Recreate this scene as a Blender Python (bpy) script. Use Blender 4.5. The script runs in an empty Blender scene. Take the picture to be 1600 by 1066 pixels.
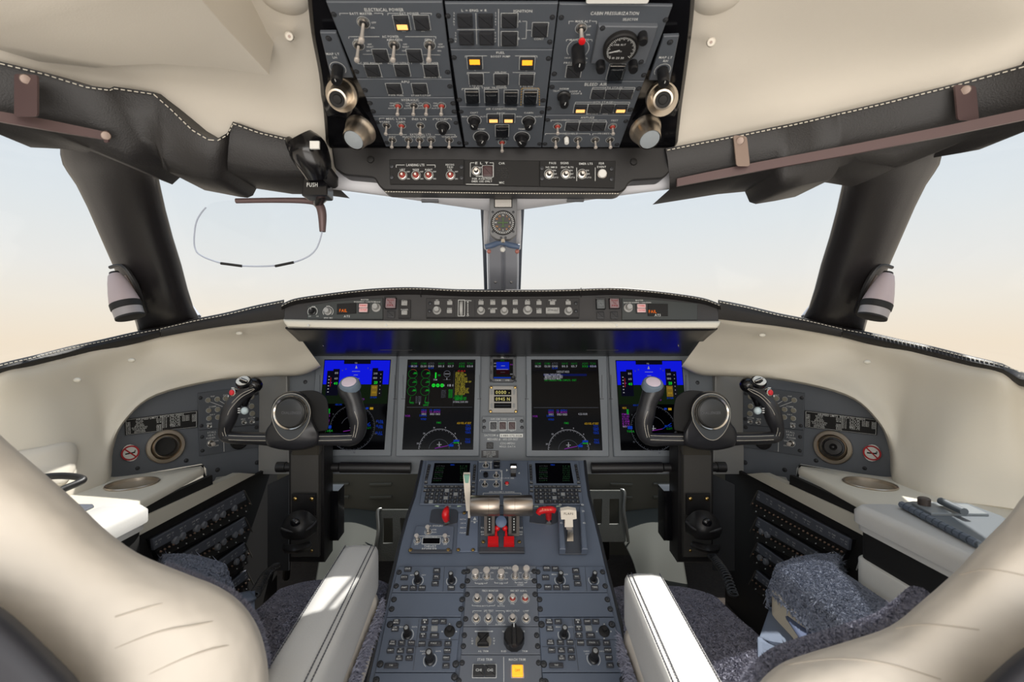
import bpy, math, random
from mathutils.bvhtree import BVHTree
from mathutils import Vector, Matrix
random.seed(7)
SC = bpy.context.scene
COL = SC.collection
# ---------------------------------------------------------------- camera, sky, sun, lights, exposure
F, CX, CY, CAMZ = 720.0, 783.0, 533.0, 0.82
CAM = Vector((0, 0, CAMZ))
cd = bpy.data.cameras.new('camera'); cam = bpy.data.objects.new('camera', cd); COL.objects.link(cam)
cam.location = CAM; cam.rotation_euler = (math.pi/2, 0, 0)
cd.sensor_width = 36; cd.lens = F/1600*36; cd.shift_x = (800-CX)/1600; cd.clip_start = 0.02
cd.dof.use_dof = True; cd.dof.focus_distance = 1.2; cd.dof.aperture_fstop = 5.6
SC.camera = cam
SC.view_settings.view_transform = 'Standard'; SC.view_settings.look = 'None'
SC.view_settings.gamma = 1; SC.view_settings.use_curve_mapping = False
SC.view_settings.exposure = 0.0
w = bpy.data.worlds.new('sky'); SC.world = w; w.use_nodes = True
nt = w.node_tree; nt.nodes.clear()
wo = nt.nodes.new('ShaderNodeOutputWorld'); bg = nt.nodes.new('ShaderNodeBackground')
tc = nt.nodes.new('ShaderNodeTexCoord'); sp = nt.nodes.new('ShaderNodeSeparateXYZ')
mr = nt.nodes.new('ShaderNodeMapRange'); mr.inputs[1].default_value = -1; mr.inputs[2].default_value = 1
rp = nt.nodes.new('ShaderNodeValToRGB')
nt.links.new(tc.outputs['Generated'], sp.inputs[0]); nt.links.new(sp.outputs['Z'], mr.inputs[0])
nt.links.new(mr.outputs[0], rp.inputs[0]); nt.links.new(rp.outputs[0], bg.inputs[0]); nt.links.new(bg.outputs[0], wo.inputs[0])
bg.inputs[1].default_value = 1.0
stops = [(-1, (1.5, 1.35, 1.2)), (-.30, (1.3, 1.15, .98)), (-.14, (.90, .77, .62)), (0.0, (.93, .80, .64)), (.06, (.91, .84, .735)), (.13, (.86, .85, .82)),
         (.22, (.79, .83, .85)), (.32, (.72, .79, .86)), (.5, (.66, .76, .88)), (1, (.62, .76, .95))]
el = rp.color_ramp.elements
while len(el) > 1: el.remove(el[-1])
for i, (z, c) in enumerate(stops):
    e = el[0] if i == 0 else el.new((z+1)/2)
    e.position = (z+1)/2; e.color = (*c, 1)
sd = bpy.data.lights.new('sun', 'SUN'); sun = bpy.data.objects.new('sun', sd); COL.objects.link(sun)
sd.energy = 6.0; sd.angle = .012; sd.color = (1, .96, .9)
sun.rotation_euler = Vector((-.254, -.498, -.829)).to_track_quat('-Z', 'Y').to_euler(); sun.location = (2, 4, 5)
def area(name, loc, to, sx, sy, e, c=(1, 1, 1)):
    d = bpy.data.lights.new(name, 'AREA'); o = bpy.data.objects.new(name, d); COL.objects.link(o)
    d.shape = 'RECTANGLE'; d.size = sx; d.size_y = sy; d.energy = e; d.color = c; o.location = loc
    o.rotation_euler = (Vector(to)-Vector(loc)).to_track_quat('-Z', 'Y').to_euler(); return o
area('aft_fill_light', (0, -1.3, .95), (0, 1, .75), 1.7, .7, 17, (1, .97, .94))  # added unseen fill behind the camera, brightens the whole interior
area('upward_fill_light', (0, -.75, .25), (0, .35, 1.4), 1.5, .6, 9, (1, .97, .94))  # second added fill, aimed up from low aft to lift the ceiling

# ---------------------------------------------------------------- helpers
def P(px, py, D): return Vector(((px-CX)/F*D, D, CAMZ-(py-CY)/F*D))
def lin(c): return tuple(((x/12.92) if x <= .04045 else ((x+.055)/1.055)**2.4) for x in c)
MATS = {}
def mat(name, rgb, rough=.5, metal=0, emit=0, bump=0, bscale=200, spec=.5, bdist=.002, srgb=True, var=0, vscale=30, coat=0):
    if name in MATS: return MATS[name]
    m = bpy.data.materials.new(name); m.use_nodes = True; n = m.node_tree.nodes; l = m.node_tree.links
    b = n['Principled BSDF']; c = lin([x/255 for x in rgb]) if srgb else rgb
    b.inputs['Base Color'].default_value = (*c, 1); b.inputs['Roughness'].default_value = rough; b.inputs['Metallic'].default_value = metal
    b.inputs['Specular IOR Level'].default_value = spec
    if coat: b.inputs['Coat Weight'].default_value = coat
    if emit: b.inputs['Emission Color'].default_value = (*c, 1); b.inputs['Emission Strength'].default_value = emit
    tco = n.new('ShaderNodeTexCoord')
    if bump:
        t = n.new('ShaderNodeTexNoise'); t.inputs['Scale'].default_value = bscale; t.inputs['Detail'].default_value = 4
        bp = n.new('ShaderNodeBump'); bp.inputs['Strength'].default_value = bump; bp.inputs['Distance'].default_value = bdist
        l.new(tco.outputs['Object'], t.inputs[0]); l.new(t.outputs[0], bp.inputs['Height']); l.new(bp.outputs[0], b.inputs['Normal'])
    if var:
        t = n.new('ShaderNodeTexNoise'); t.inputs['Scale'].default_value = vscale; t.inputs['Detail'].default_value = 5
        r = n.new('ShaderNodeValToRGB'); r.color_ramp.elements[0].position = .3; r.color_ramp.elements[1].position = .7
        r.color_ramp.elements[0].color = (*[x*(1-var) for x in c], 1); r.color_ramp.elements[1].color = (*[min(1, x*(1+var)) for x in c], 1)
        l.new(tco.outputs['Object'], t.inputs[0]); l.new(t.outputs[0], r.inputs[0]); l.new(r.outputs[0], b.inputs['Base Color'])
    MATS[name] = m; return m
GREY = mat('panel_grey', (86, 92, 100), .5, bump=.05, bscale=900)
PGREY = mat('pedestal_grey', (88, 97, 112), .5, bump=.05, bscale=900)
IGREY = mat('instrument_grey', (108, 113, 118), .5, bump=.05, bscale=900)
DUGREY = mat('display_grey', (112, 118, 124), .45)
FAIR = mat('fairing_grey', (142, 141, 138), .5)
OHG = mat('overhead_grey', (78, 83, 90), .5, bump=.05, bscale=900)
BLK = mat('black_plastic', (22, 22, 24), .35)
BLKS = mat('black_satin', (27, 26, 27), .45, bump=.08, bscale=600)
BLKM = mat('black_matt', (16, 15, 15), .7)
BLKP = mat('black_gloss', (14, 14, 17), .18)
BTN = mat('button_black', (44, 45, 48), .4)
LTH = mat('black_leather', (30, 28, 28), .48, bump=.25, bscale=420)
LTHY = mat('yoke_leather', (42, 42, 45), .30, bump=.12, bscale=700)
CREAM = mat('cream_leather', (219, 212, 199), .55, bump=.10, bscale=500, var=.02, vscale=3)
CREAMW = mat('cream_wall', (212, 205, 190), .5, bump=.06, bscale=500, var=.02, vscale=3)
LEDGE = mat('cream_ledge', (216, 211, 197), .45, bump=.05, bscale=500)
WHITEL = mat('white_leather', (208, 207, 204), .5, bump=.12, bscale=400, var=.03, vscale=9)
SEATL = mat('seat_leather', (214, 205, 192), .6, bump=.5, bscale=5, bdist=.04, var=.04, vscale=6)
WHT = mat('white_paint', (225, 225, 220), .5)
LET = mat('lettering_white', (205, 207, 205), .6)
VCG = mat('catch_grey', (98, 100, 104), .5)
LETG = mat('lettering_grey', (140, 142, 142), .6)
STEEL = mat('steel', (190, 186, 180), .25, 1)
NICK = mat('nickel', (200, 189, 174), .32, 1)
CHROME = mat('chrome', (205, 200, 192), .16, 1)
BRUSH = mat('brushed_metal', (172, 160, 148), .33, 1)
BRASS = mat('brass', (190, 160, 100), .3, 1)
RED = mat('red_paint', (205, 20, 26), .35)
DRED = mat('red_switch', (150, 50, 40), .4)
AMBER = mat('amber_light', (255, 165, 40), .5, emit=1.0)
AMBERP = mat('amber_light_pale', (255, 190, 110), .5, emit=.9)
PINK = mat('pink_legend', (228, 190, 190), .5)
PLUM = mat('plum_metal', (98, 80, 80), .4, .3)
TAN = mat('tan_metal', (150, 132, 122), .4, .3)
WIN = mat('window_frame_grey', (212, 213, 218), .45)
PILL = mat('pillar_leather', (31, 29, 30), .31, bump=.12, bscale=420)
POST = mat('post_grey', (172, 175, 184), .42)
OLIVE = mat('footwell_olive', (92, 90, 80), .6)
FLOORC = mat('carpet_dark', (52, 45, 40), .95, bump=.8, bscale=300, var=.2, vscale=120)
KICK = mat('kick_grey', (68, 70, 66), .8, spec=.2)
WOOL = mat('sheepskin', (138, 139, 154), .95, bump=.6, bscale=350, spec=.1, var=.10, vscale=45)
WOOLB = mat('sheepskin_blue', (130, 137, 153), .95, bump=.6, bscale=350, spec=.1, var=.10, vscale=45)
STITCH = mat('cream_stitch', (220, 214, 200), .7)
DSTITCH = mat('dark_stitch', (60, 62, 72), .8)
BELT = mat('seat_belt', (104, 116, 136), .8, bump=.3, bscale=900)
BLUEK = mat('blue_knob', (86, 104, 132), .5)
GRN = mat('green_tip', (124, 168, 150), .5)
BONE = mat('bone_plastic', (226, 216, 200), .5)
LAV = mat('lamp_shell', (176, 162, 164), .45)
SCREWM = mat('screw_grey', (58, 60, 64), .4, .3)
GREYK = mat('grey_knob', (160, 160, 158), .45)
def emat(name, rgb, s=1.0):
    if name in MATS: return MATS[name]
    m = bpy.data.materials.new(name); m.use_nodes = True; n = m.node_tree.nodes; n.clear()
    e = n.new('ShaderNodeEmission'); o = n.new('ShaderNodeOutputMaterial'); e.inputs[0].default_value = (*lin([x/255 for x in rgb]), 1)
    e.inputs[1].default_value = s; m.node_tree.links.new(e.outputs[0], o.inputs[0]); MATS[name] = m; return m
SCR = mat('screen_black', (6, 6, 9), .12, spec=.08)
LEVER = mat('lever_metal', (214, 206, 198), .36, .55)
eBLUE = emat('screen_blue', (16, 24, 215)); eGRND = emat('screen_ground', (16, 26, 14)); eDARK = emat('screen_dark', (10, 10, 24))
eGRN = emat('screen_green', (18, 125, 36)); eGRNB = emat('screen_bright_green', (30, 205, 50)); eYEL = emat('screen_yellow', (145, 134, 46))
eWHT = emat('screen_white', (142, 142, 148)); eGRY = emat('screen_grey', (72, 74, 80)); eMAG = emat('screen_magenta', (112, 34, 134))
eCYB = emat('screen_cyan_blue', (16, 50, 150)); eAMB = emat('screen_amber', (165, 130, 30)); eNAVY = emat('screen_navy', (16, 22, 70))
eORG = emat('segment_orange', (235, 110, 30)); eRED = emat('screen_red', (150, 30, 30)); eDGRN = emat('screen_dim_green', (16, 90, 30)); eSEG = emat('segment_yellow', (190, 180, 110))
def glassmat(name, tint):
    m = bpy.data.materials.new(name); m.use_nodes = True; n = m.node_tree.nodes; n.clear(); l = m.node_tree.links
    t = n.new('ShaderNodeBsdfTransparent'); t.inputs[0].default_value = (*tint, 1); g = n.new('ShaderNodeBsdfGlossy'); g.inputs['Roughness'].default_value = .02
    x = n.new('ShaderNodeMixShader'); x.inputs[0].default_value = .012; o = n.new('ShaderNodeOutputMaterial')
    l.new(t.outputs[0], x.inputs[1]); l.new(g.outputs[0], x.inputs[2]); l.new(x.outputs[0], o.inputs[0]); return m
GLASS = glassmat('window_glass', (.985, .99, .99)); VISG = glassmat('visor_glass', (.99, .993, .996)); LENS = glassmat('guard_clear', (.6, .62, .64))

def wm(o):
    m = o.matrix_basis
    if o.parent: m = wm(o.parent) @ o.matrix_parent_inverse @ m
    return m
def tag(o, label=None, cat=None, group=None, kind=None):
    if label: o['label'] = label
    if cat: o['category'] = cat
    if group: o['group'] = group
    if kind: o['kind'] = kind
    return o
def empty(name, loc, label=None, cat=None, group=None, mtx=None):
    o = bpy.data.objects.new(name, None); COL.objects.link(o); o.empty_display_size = .02
    if mtx is not None: o.matrix_basis = mtx
    else: o.location = loc
    return tag(o, label, cat, group)
def new(name, me, parent=None, loc=(0, 0, 0), scale=(1, 1, 1), rot=None):
    o = bpy.data.objects.new(name, me); COL.objects.link(o)
    if parent: o.parent = parent
    o.location = loc; o.scale = scale
    if rot: o.rotation_euler = rot
    return o
def inset(poly, d):
    n = len(poly); out = []
    A = sum(poly[i][0]*poly[(i+1) % n][1]-poly[(i+1) % n][0]*poly[i][1] for i in range(n))
    s = 1 if A > 0 else -1
    for i in range(n):
        p0, p1, p2 = Vector(poly[i-1]).to_2d(), Vector(poly[i]).to_2d(), Vector(poly[(i+1) % n]).to_2d()
        a = (p1-p0); b = (p2-p1)
        if a.length < 1e-9 or b.length < 1e-9: out.append((p1.x, p1.y)); continue
        a.normalize(); b.normalize()
        na = Vector((-a.y, a.x))*s; nb = Vector((-b.y, b.x))*s
        k = na+nb
        if k.length < 1e-6: k = na
        k.normalize(); c = max(.35, k.dot(na)); q = p1+k*(d/c); out.append((q.x, q.y))
    return out
def roundpoly(poly, r, n=4):
    out = []; N = len(poly)
    for i in range(N):
        p0, p1, p2 = (Vector(poly[j % N]).to_2d() for j in (i-1, i, i+1))
        a = p0-p1; b = p2-p1; rr = min(r, a.length*.45, b.length*.45)
        A = p1+a.normalized()*rr; B = p1+b.normalized()*rr
        for k in range(n+1):
            t = k/n; q = A*(1-t)**2+p1*2*t*(1-t)+B*t*t; out.append((q.x, q.y))
    return out
def cat_rom(pts, n):
    pts = [Vector(p) for p in pts]; out = []; N = len(pts)
    if N == 2: return [pts[0].lerp(pts[1], i/n) for i in range(n+1)]
    for i in range(n+1):
        t = i/n*(N-1); k = min(int(t), N-2); f = t-k
        p0 = pts[max(k-1, 0)]; p1 = pts[k]; p2 = pts[k+1]; p3 = pts[min(k+2, N-1)]
        out.append(.5*((2*p1)+(p2-p0)*f+(2*p0-5*p1+4*p2-p3)*f*f+(3*p1-p0-3*p2+p3)*f**3))
    return out
GLY = {}
def load_glyphs():
    cu = bpy.data.curves.new('glyph', 'FONT'); cu.resolution_u = 2; cu.offset = .012; ob = bpy.data.objects.new('glyph', cu); COL.objects.link(ob)
    for ch in 'ABCDEFGHIJKLMNOPQRSTUVWXYZ0123456789/-.#:+*=<>|&':
        cu.body = ch; bpy.context.view_layer.update()
        me = ob.evaluated_get(bpy.context.evaluated_depsgraph_get()).to_mesh()
        vs = [(v.co.x, v.co.y) for v in me.vertices]; fs = [tuple(p.vertices) for p in me.polygons]
        x0 = min(v[0] for v in vs); x1 = max(v[0] for v in vs)
        GLY[ch] = ([(x-x0, y) for x, y in vs], fs, x1-x0)
    bpy.data.objects.remove(ob); bpy.data.curves.remove(cu)
load_glyphs()
CAPH = max(v[1] for v in GLY['H'][0])
class MB:
    def __init__(s, m=None, mir=False):
        s.v = []; s.f = []; s.fm = []; s.mats = []; s.cm = 0; s.mir = mir
        if m: s.m(m)
    def m(s, m):
        if m not in s.mats: s.mats.append(m)
        s.cm = s.mats.index(m); return s
    def add(s, vs, fs):
        b = len(s.v); s.v += [tuple(v) for v in vs]
        for f in fs: s.f.append(tuple(b+i for i in f)); s.fm.append(s.cm)
        return s
    def box(s, c, size, M=None):
        x, y, z = (k/2 for k in size); c = Vector(c)
        vs = [Vector((i*x, j*y, k*z)) for k in (-1, 1) for j in (-1, 1) for i in (-1, 1)]
        if M: vs = [M @ v for v in vs]
        return s.add([v+c for v in vs], [(0, 2, 3, 1), (4, 5, 7, 6), (0, 1, 5, 4), (2, 6, 7, 3), (0, 4, 6, 2), (1, 3, 7, 5)])
    def prism(s, poly, z0, z1, bev=0, M=None):
        n = len(poly)
        A = sum(poly[i][0]*poly[(i+1) % n][1]-poly[(i+1) % n][0]*poly[i][1] for i in range(n))
        if A < 0: poly = poly[::-1]
        rings = [[(x, y, z0) for x, y in poly]]
        if bev: rings += [[(x, y, z1-bev) for x, y in poly], [(x, y, z1) for x, y in inset(poly, bev)]]
        else: rings += [[(x, y, z1) for x, y in poly]]
        if M: rings = [[M @ Vector(p) for p in r] for r in rings]
        return s.loft(rings)
    def loft(s, rings, caps=True, closed=True):
        n = len(rings[0]); vs = [p for r in rings for p in r]; fs = []
        for k in range(len(rings)-1):
            for i in range(n if closed else n-1):
                j = (i+1) % n; fs.append((k*n+i, k*n+j, (k+1)*n+j, (k+1)*n+i))
        if caps: fs.append(tuple(range(n))[::-1]); fs.append(tuple((len(rings)-1)*n+i for i in range(n)))
        return s.add(vs, fs)
    def lathe(s, prof, n=24, M=None, caps=True):
        rings = [[(r*math.cos(2*math.pi*i/n), r*math.sin(2*math.pi*i/n), z) for i in range(n)] for r, z in prof]
        if M: rings = [[M @ Vector(p) for p in r] for r in rings]
        return s.loft(rings, caps)
    def tube(s, path, r, n=10, caps=True, smooth=0, flat=None):
        path = [Vector(p) for p in path]; rs = r if isinstance(r, (list, tuple)) else [r]*len(path)
        if smooth:
            q = cat_rom([(*p, k) if False else Vector((p.x, p.y, p.z)) for p, k in zip(path, rs)], smooth)
            rr = cat_rom([Vector((k, 0, 0)) for k in rs], smooth); path, rs = q, [max(1e-4, k.x) for k in rr]
        rings = []; up = None
        for i, p in enumerate(path):
            t = (path[min(i+1, len(path)-1)]-path[max(i-1, 0)]).normalized()
            if up is None:
                up = Vector((0, 1, 0)) if abs(t.y) < .9 else Vector((1, 0, 0))
            sd_ = t.cross(up)
            if sd_.length < 1e-6: sd_ = t.cross(Vector((0, 0, 1)))
            sd_.normalize(); up = sd_.cross(t).normalized()
            fl = flat if flat else 1
            rings.append([p+sd_*math.cos(2*math.pi*k/n)*rs[i]+up*math.sin(2*math.pi*k/n)*rs[i]*fl for k in range(n)])
        return s.loft(rings, caps)
    def ball(s, c, r, n=12, sc=(1, 1, 1), M=None):
        c = Vector(c); rings = []
        for j in range(n//2+1):
            a = math.pi*(j/(n//2)); a = min(max(a, .05), math.pi-.05)
            ring = [Vector((math.sin(a)*math.cos(2*math.pi*i/n)*r*sc[0], math.sin(a)*math.sin(2*math.pi*i/n)*r*sc[1], -math.cos(a)*r*sc[2])) for i in range(n)]
            rings.append([(M @ v if M else v)+c for v in ring])
        return s.loft(rings)
    def grid(s, fn, nu, nv):
        vs = [fn(i/nu, j/nv) for j in range(nv+1) for i in range(nu+1)]; n = nu+1
        return s.add(vs, [(j*n+i, j*n+i+1, (j+1)*n+i+1, (j+1)*n+i) for j in range(nv) for i in range(nu)])
    def rows(s, rows, nu, nv, smooth_v=True):
        R = [cat_rom([P(*p) if len(p) == 3 and not isinstance(p, Vector) else p for p in r], nu) for r in rows]
        cols = [cat_rom([r[i] for r in R], nv) if smooth_v else [r[i] for r in R] for i in range(nu+1)]
        nv = len(cols[0])-1
        return s.grid(lambda u, v: cols[round(u*nu)][round(v*nv)], nu, nv)
    def text(s, t, u, v, h, wid=None, z=0, rot=0, M=None, align=0):
        if not t: return s
        sp = .13; W = 0; items = []
        for ch in t.upper():
            if ch == ' ' or ch not in GLY: W += .38; continue
            items.append((ch, W)); W += GLY[ch][2]+sp
        W -= sp; k = h/CAPH; kx = k if wid is None else wid/W
        ca, sa = math.cos(rot), math.sin(rot)
        for ch, x in items:
            vs, fs, _ = GLY[ch]; o = []
            for a, b in vs:
                X = (a+x-W*(.5 if align == 0 else 0))*kx; Y = (b-CAPH/2)*k
                p = Vector((u+X*ca-Y*sa, v+X*sa+Y*ca, z)); o.append(M @ p if M else p)
            s.add(o, fs)
        return s
    def seg(s, a, b, w, z=0):
        a = Vector(a).to_2d(); b = Vector(b).to_2d(); d = b-a
        if d.length < 1e-9: return s
        d.normalize(); n = Vector((-d.y, d.x))*w/2
        return s.add([(p.x, p.y, z) for p in (a-n, b-n, b+n, a+n)], [(0, 1, 2, 3)])
    def mesh(s, name, smooth=40):
        vs = s.v; fs = s.f
        if s.mir: vs = [(-x, y, z) for x, y, z in vs]; fs = [f[::-1] for f in fs]
        me = bpy.data.meshes.new(name); me.from_pydata(vs, [], fs)
        for m in s.mats: me.materials.append(m)
        me.polygons.foreach_set('material_index', s.fm)
        if smooth:
            me.polygons.foreach_set('use_smooth', [True]*len(fs)); me.set_sharp_from_angle(angle=math.radians(smooth))
        me.update(); return me
    def build(s, name, parent=None, local=False, smooth=40, label=None, solid=0, subs=0):
        if s.mir: s.v = [(-x, y, z) for x, y, z in s.v]; s.f = [f[::-1] for f in s.f]; s.mir = False
        xs = list(zip(*s.v)); c = Vector([(min(k)+max(k))/2 for k in xs])
        s.v = [(x-c.x, y-c.y, z-c.z) for x, y, z in s.v]
        o = new(name, s.mesh(name, smooth), parent, c)
        if parent and not local: o.matrix_parent_inverse = wm(parent).inverted()
        if solid:
            k = o.modifiers.new('thick', 'SOLIDIFY'); k.thickness = abs(solid); k.offset = -1 if solid > 0 else 1
        if subs:
            k = o.modifiers.new('smooth', 'SUBSURF'); k.levels = subs; k.render_levels = subs
        if label: o['label'] = label
        return o
UM = {}
def unit(key, fn):
    if key not in UM: UM[key] = fn().mesh(key)
    return UM[key]
class Plane:
    def __init__(s, a, b, c):
        A, B, C = (p if isinstance(p, Vector) else P(*p) for p in (a, b, c))
        n = (B-A).cross(C-A).normalized()
        if n.dot(CAM-A) < 0: n = -n
        s.o = A; s.n = n; s.U = (B-A).normalized(); s.V = n.cross(s.U).normalized()
    def hit(s, px, py, off=0):
        d = Vector(((px-CX)/F, 1, -(py-CY)/F)); t = ((s.o+s.n*off)-CAM).dot(s.n)/d.dot(s.n); return CAM+d*t
class Pan:
    def __init__(s, name, label, cat, pl, poly, m=GREY, th=.006, group=None, off=0., bev=.0008, rnd=0, plate='faceplate', letm=None):
        s.pl = pl; s.off = off
        o = sum((pl.hit(*p, off) for p in poly), Vector())/len(poly); s.o = o
        M = Matrix((pl.U, pl.V, pl.n)).transposed().to_4x4(); M.translation = o; s.M = M
        s.root = empty(name, None, label, cat, group, mtx=M)
        q = [s.L(*p) for p in poly]
        if rnd: q = roundpoly(q, rnd)
        s.poly = q
        if plate: s.plate = MB(m).prism(q, -th, 0, bev).build(plate, s.root, True)
        s.let = MB(letm or LET); s.z = .0004
    def L(s, px, py):
        h = s.pl.hit(px, py, s.off)-s.o; return (h.dot(s.pl.U), h.dot(s.pl.V))
    def k(s, px, py):
        a, b = s.L(px-.5, py), s.L(px+.5, py); c, d = s.L(px, py-.5), s.L(px, py+.5)
        return (b[0]-a[0], abs(c[1]-d[1]))
    def part(s, name, mesh, px, py, sc, z=0, parent=None, rot=None):
        u, v = s.L(px, py); return new(name, mesh, s.root, (u, v, z), sc, rot)
    def t(s, txt, px, py, h, wpx=None, rot=0, m=None):
        kx, ky = s.k(px, py); u, v = s.L(px, py)
        if m: s.let.m(m)
        s.let.text(txt, u, v, h*ky, wpx*kx if wpx else None, s.z, rot)
        if m: s.let.m(LET)
    def line(s, a, b, w=.7, m=None):
        kx, ky = s.k(*a)
        if m: s.let.m(m)
        s.let.seg(s.L(*a), s.L(*b), w*(kx+ky)/2, s.z)
        if m: s.let.m(LET)
    def br(s, x0, x1, y, d=3, gap=0):
        if gap:
            c = (x0+x1)/2; s.line((x0, y), (c-gap/2, y)); s.line((c+gap/2, y), (x1, y))
        else: s.line((x0, y), (x1, y))
        s.line((x0, y), (x0, y+d)); s.line((x1, y), (x1, y+d))
    def arc(s, px, py, r, a0=-40, a1=220, w=.7, n=24, m=None):
        kx, ky = s.k(px, py); u, v = s.L(px, py); R = r*kx
        pts = [(u+R*math.cos(math.radians(a0+(a1-a0)*i/n)), v+R*math.sin(math.radians(a0+(a1-a0)*i/n))) for i in range(n+1)]
        if m: s.let.m(m)
        for a, b in zip(pts, pts[1:]): s.let.seg(a, b, w*kx, s.z)
        if m: s.let.m(LET)
    def frame(s, px, py, w, h, lw=.7, m=None):
        kx, ky = s.k(px, py); u, v = s.L(px, py); a, b = w*kx/2, h*ky/2
        if m: s.let.m(m)
        for p, q in (((-a, -b), (a, -b)), ((a, -b), (a, b)), ((a, b), (-a, b)), ((-a, b), (-a, -b))):
            s.let.seg((u+p[0], v+p[1]), (u+q[0], v+q[1]), lw*kx, s.z)
        if m: s.let.m(LET)
    def btn(s, px, py, w, h, lit=None, outline=True, m=BTN, name='push_button', ht=.004, txt=None, ly=0, lh=.4, txm=None, th=None):
        kx, ky = s.k(px, py)
        me = unit('btn_'+m.name, lambda: MB(m).prism(roundpoly([(-.5, -.5), (.5, -.5), (.5, .5), (-.5, .5)], .08, 2), 0, 1, .12))
        o = s.part(name, me, px, py, (w*kx, h*ky, ht))
        if outline: s.frame(px, py, w+2, h+2)
        if lit:
            me = unit('lit_'+lit.name, lambda: MB(lit).box((0, 0, 0), (1, 1, 1)))
            l = new('light_window' , me, o, (0, ly, 1.0), (.72, lh, .12)); l['label'] = 'glowing legend'
        if txt:
            mb = MB(txm or LET)
            lines = txt.split('|')
            for i, tx in enumerate(lines):
                hh = (th or h*.36)*ky
                wid = min(w*.78*kx, hh*len(tx)*.85)
                mb.text(tx, 0, ((len(lines)-1)/2-i)*hh*1.5, hh, wid, 0)
            q = mb.build('legend', o, True, smooth=0); q.parent = o; sx, sy, sz = o.scale
            q.location = (0, q.location.y/sy, 1+.0003/sz); q.scale = (1/sx, 1/sy, 1)
        return o
    def tog(s, px, py, r=5, ln=4.2, red=False, tip=None, name='toggle_switch', tilt=(0, 0), ring=True, fat=1):
        kx, ky = s.k(px, py); R = r*kx
        bm_ = DRED if red else BLKM
        def nut():
            b = MB(STEEL).lathe([(1.0, 0), (1.0, .22), (.85, .3), (.55, .3)], 16, caps=False)
            b.m(bm_).lathe([(.56, .1), (.56, .31), (.2, .55)] if not red else [(.8, .1), (.8, .34), (.62, .55), (.3, .7)], 14); return b
        o = s.part(name, unit('nut_%s' % bm_.name, nut), px, py, (R, R, R))
        tm = tip or STEEL
        def lev():
            return MB(LEVER).lathe([(.27, 0), (.30, .5), (.36, .78)], 10).m(LEVER if tm is STEEL else tm).lathe([(.36, .76), (.48, .82), (.54, .9), (.46, .98), (.2, 1.0)], 10)
        new('lever', unit('lev_'+tm.name, lev), o, (0, 0, .3), (fat, fat, ln), (tilt[0], tilt[1], 0))
        if ring: s.arc(px, py, r+1, 0, 360, .5, 16)
        return o
    def knob(s, px, py, r=8, h=.016, m=BLK, arc=None, name='rotary_knob', ptr=True, rot=0, skirt=True, tipm=None):
        kx, ky = s.k(px, py); R = r*kx
        def kn():
            b = MB(m)
            if skirt: b.lathe([(1, 0), (1, .12), (.9, .2)], 24)
            pr = []
            n = 24
            ring = lambda rr, z: [(rr*(1+.05*(i % 2))*math.cos(2*math.pi*i/n), rr*(1+.05*(i % 2))*math.sin(2*math.pi*i/n), z) for i in range(n)]
            a = .66 if skirt else 1
            b.loft([ring(a, 0), ring(a, .85), ring(a*.86, 1)]); 
            if tipm: b.m(tipm).lathe([(a*.6, .98), (a*.55, 1.05)], 16)
            return b
        o = s.part(name, unit('kn_%s_%s_%s' % (m.name, skirt, tipm.name if tipm else ''), kn), px, py, (R, R, h), rot=(0, 0, math.radians(rot)))
        if ptr: new('pointer', unit('ptr', lambda: MB(LET).box((0, .42, 1.01), (.1, .5, .04))), o)
        if arc: s.arc(px, py, arc)
        return o
    def screw(s, px, py, r=4, m=None, name='screw'):
        kx, ky = s.k(px, py); R = r*kx*.84; mm = m or SCREWM
        def sc():
            return MB(BLKM).lathe([(1.25, 0), (1.2, .15), (1, .15)], 16, caps=False).m(mm).lathe([(1, 0), (.95, .3), (.7, .42)], 14).m(BLKM).box((0, 0, .42), (1.1, .2, .06))
        return s.part(name, unit('screw_'+mm.name, sc), px, py, (R, R, R), rot=(0, 0, random.uniform(0, 3)))
    def poly_part(s, name, pts, z0, z1, m, bev=0, rnd=0, parent=None, label=None):
        q = [s.L(*p) for p in pts]
        if rnd: q = roundpoly(q, rnd)
        b = MB(m).prism(q, z0, z1, bev)
        o = b.build(name, s.root if parent is None else parent, True)
        if label: o['label'] = label
        return o
    def fillq(s, pts, m, dz=0):
        s.let.m(m); q = [s.L(*p) for p in pts]
        A = sum(q[i][0]*q[(i+1) % len(q)][1]-q[(i+1) % len(q)][0]*q[i][1] for i in range(len(q)))
        if A < 0: q = q[::-1]
        s.let.add([(x, y, s.z+dz) for x, y in q], [tuple(range(len(q)))]); s.let.m(LET)
    def done(s, name='lettering'):
        if s.let.v: return s.let.build(name, s.root, True, smooth=0)
def patch(rows, nu, nv, m, name, parent=None, solid=0, mir=False, sv=True):
    return MB(m, mir).rows(rows, nu, nv, sv).build(name, parent, solid=solid)
def stitches(path, m, name, parent=None, n=60, r=.0011, duty=.62, mir=False):
    q = cat_rom(path, n*3); b = MB(m, mir)
    L = [0]
    for a, c in zip(q, q[1:]): L.append(L[-1]+(c-a).length)
    def at(d):
        for i in range(len(L)-1):
            if L[i+1] >= d: f = (d-L[i])/max(1e-9, L[i+1]-L[i]); return q[i].lerp(q[i+1], f)
        return q[-1]
    for i in range(n):
        a = at(L[-1]*i/n); c = at(L[-1]*(i+duty)/n); b.tube([a, c], r, 5)
    return b.build(name, parent)
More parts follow.
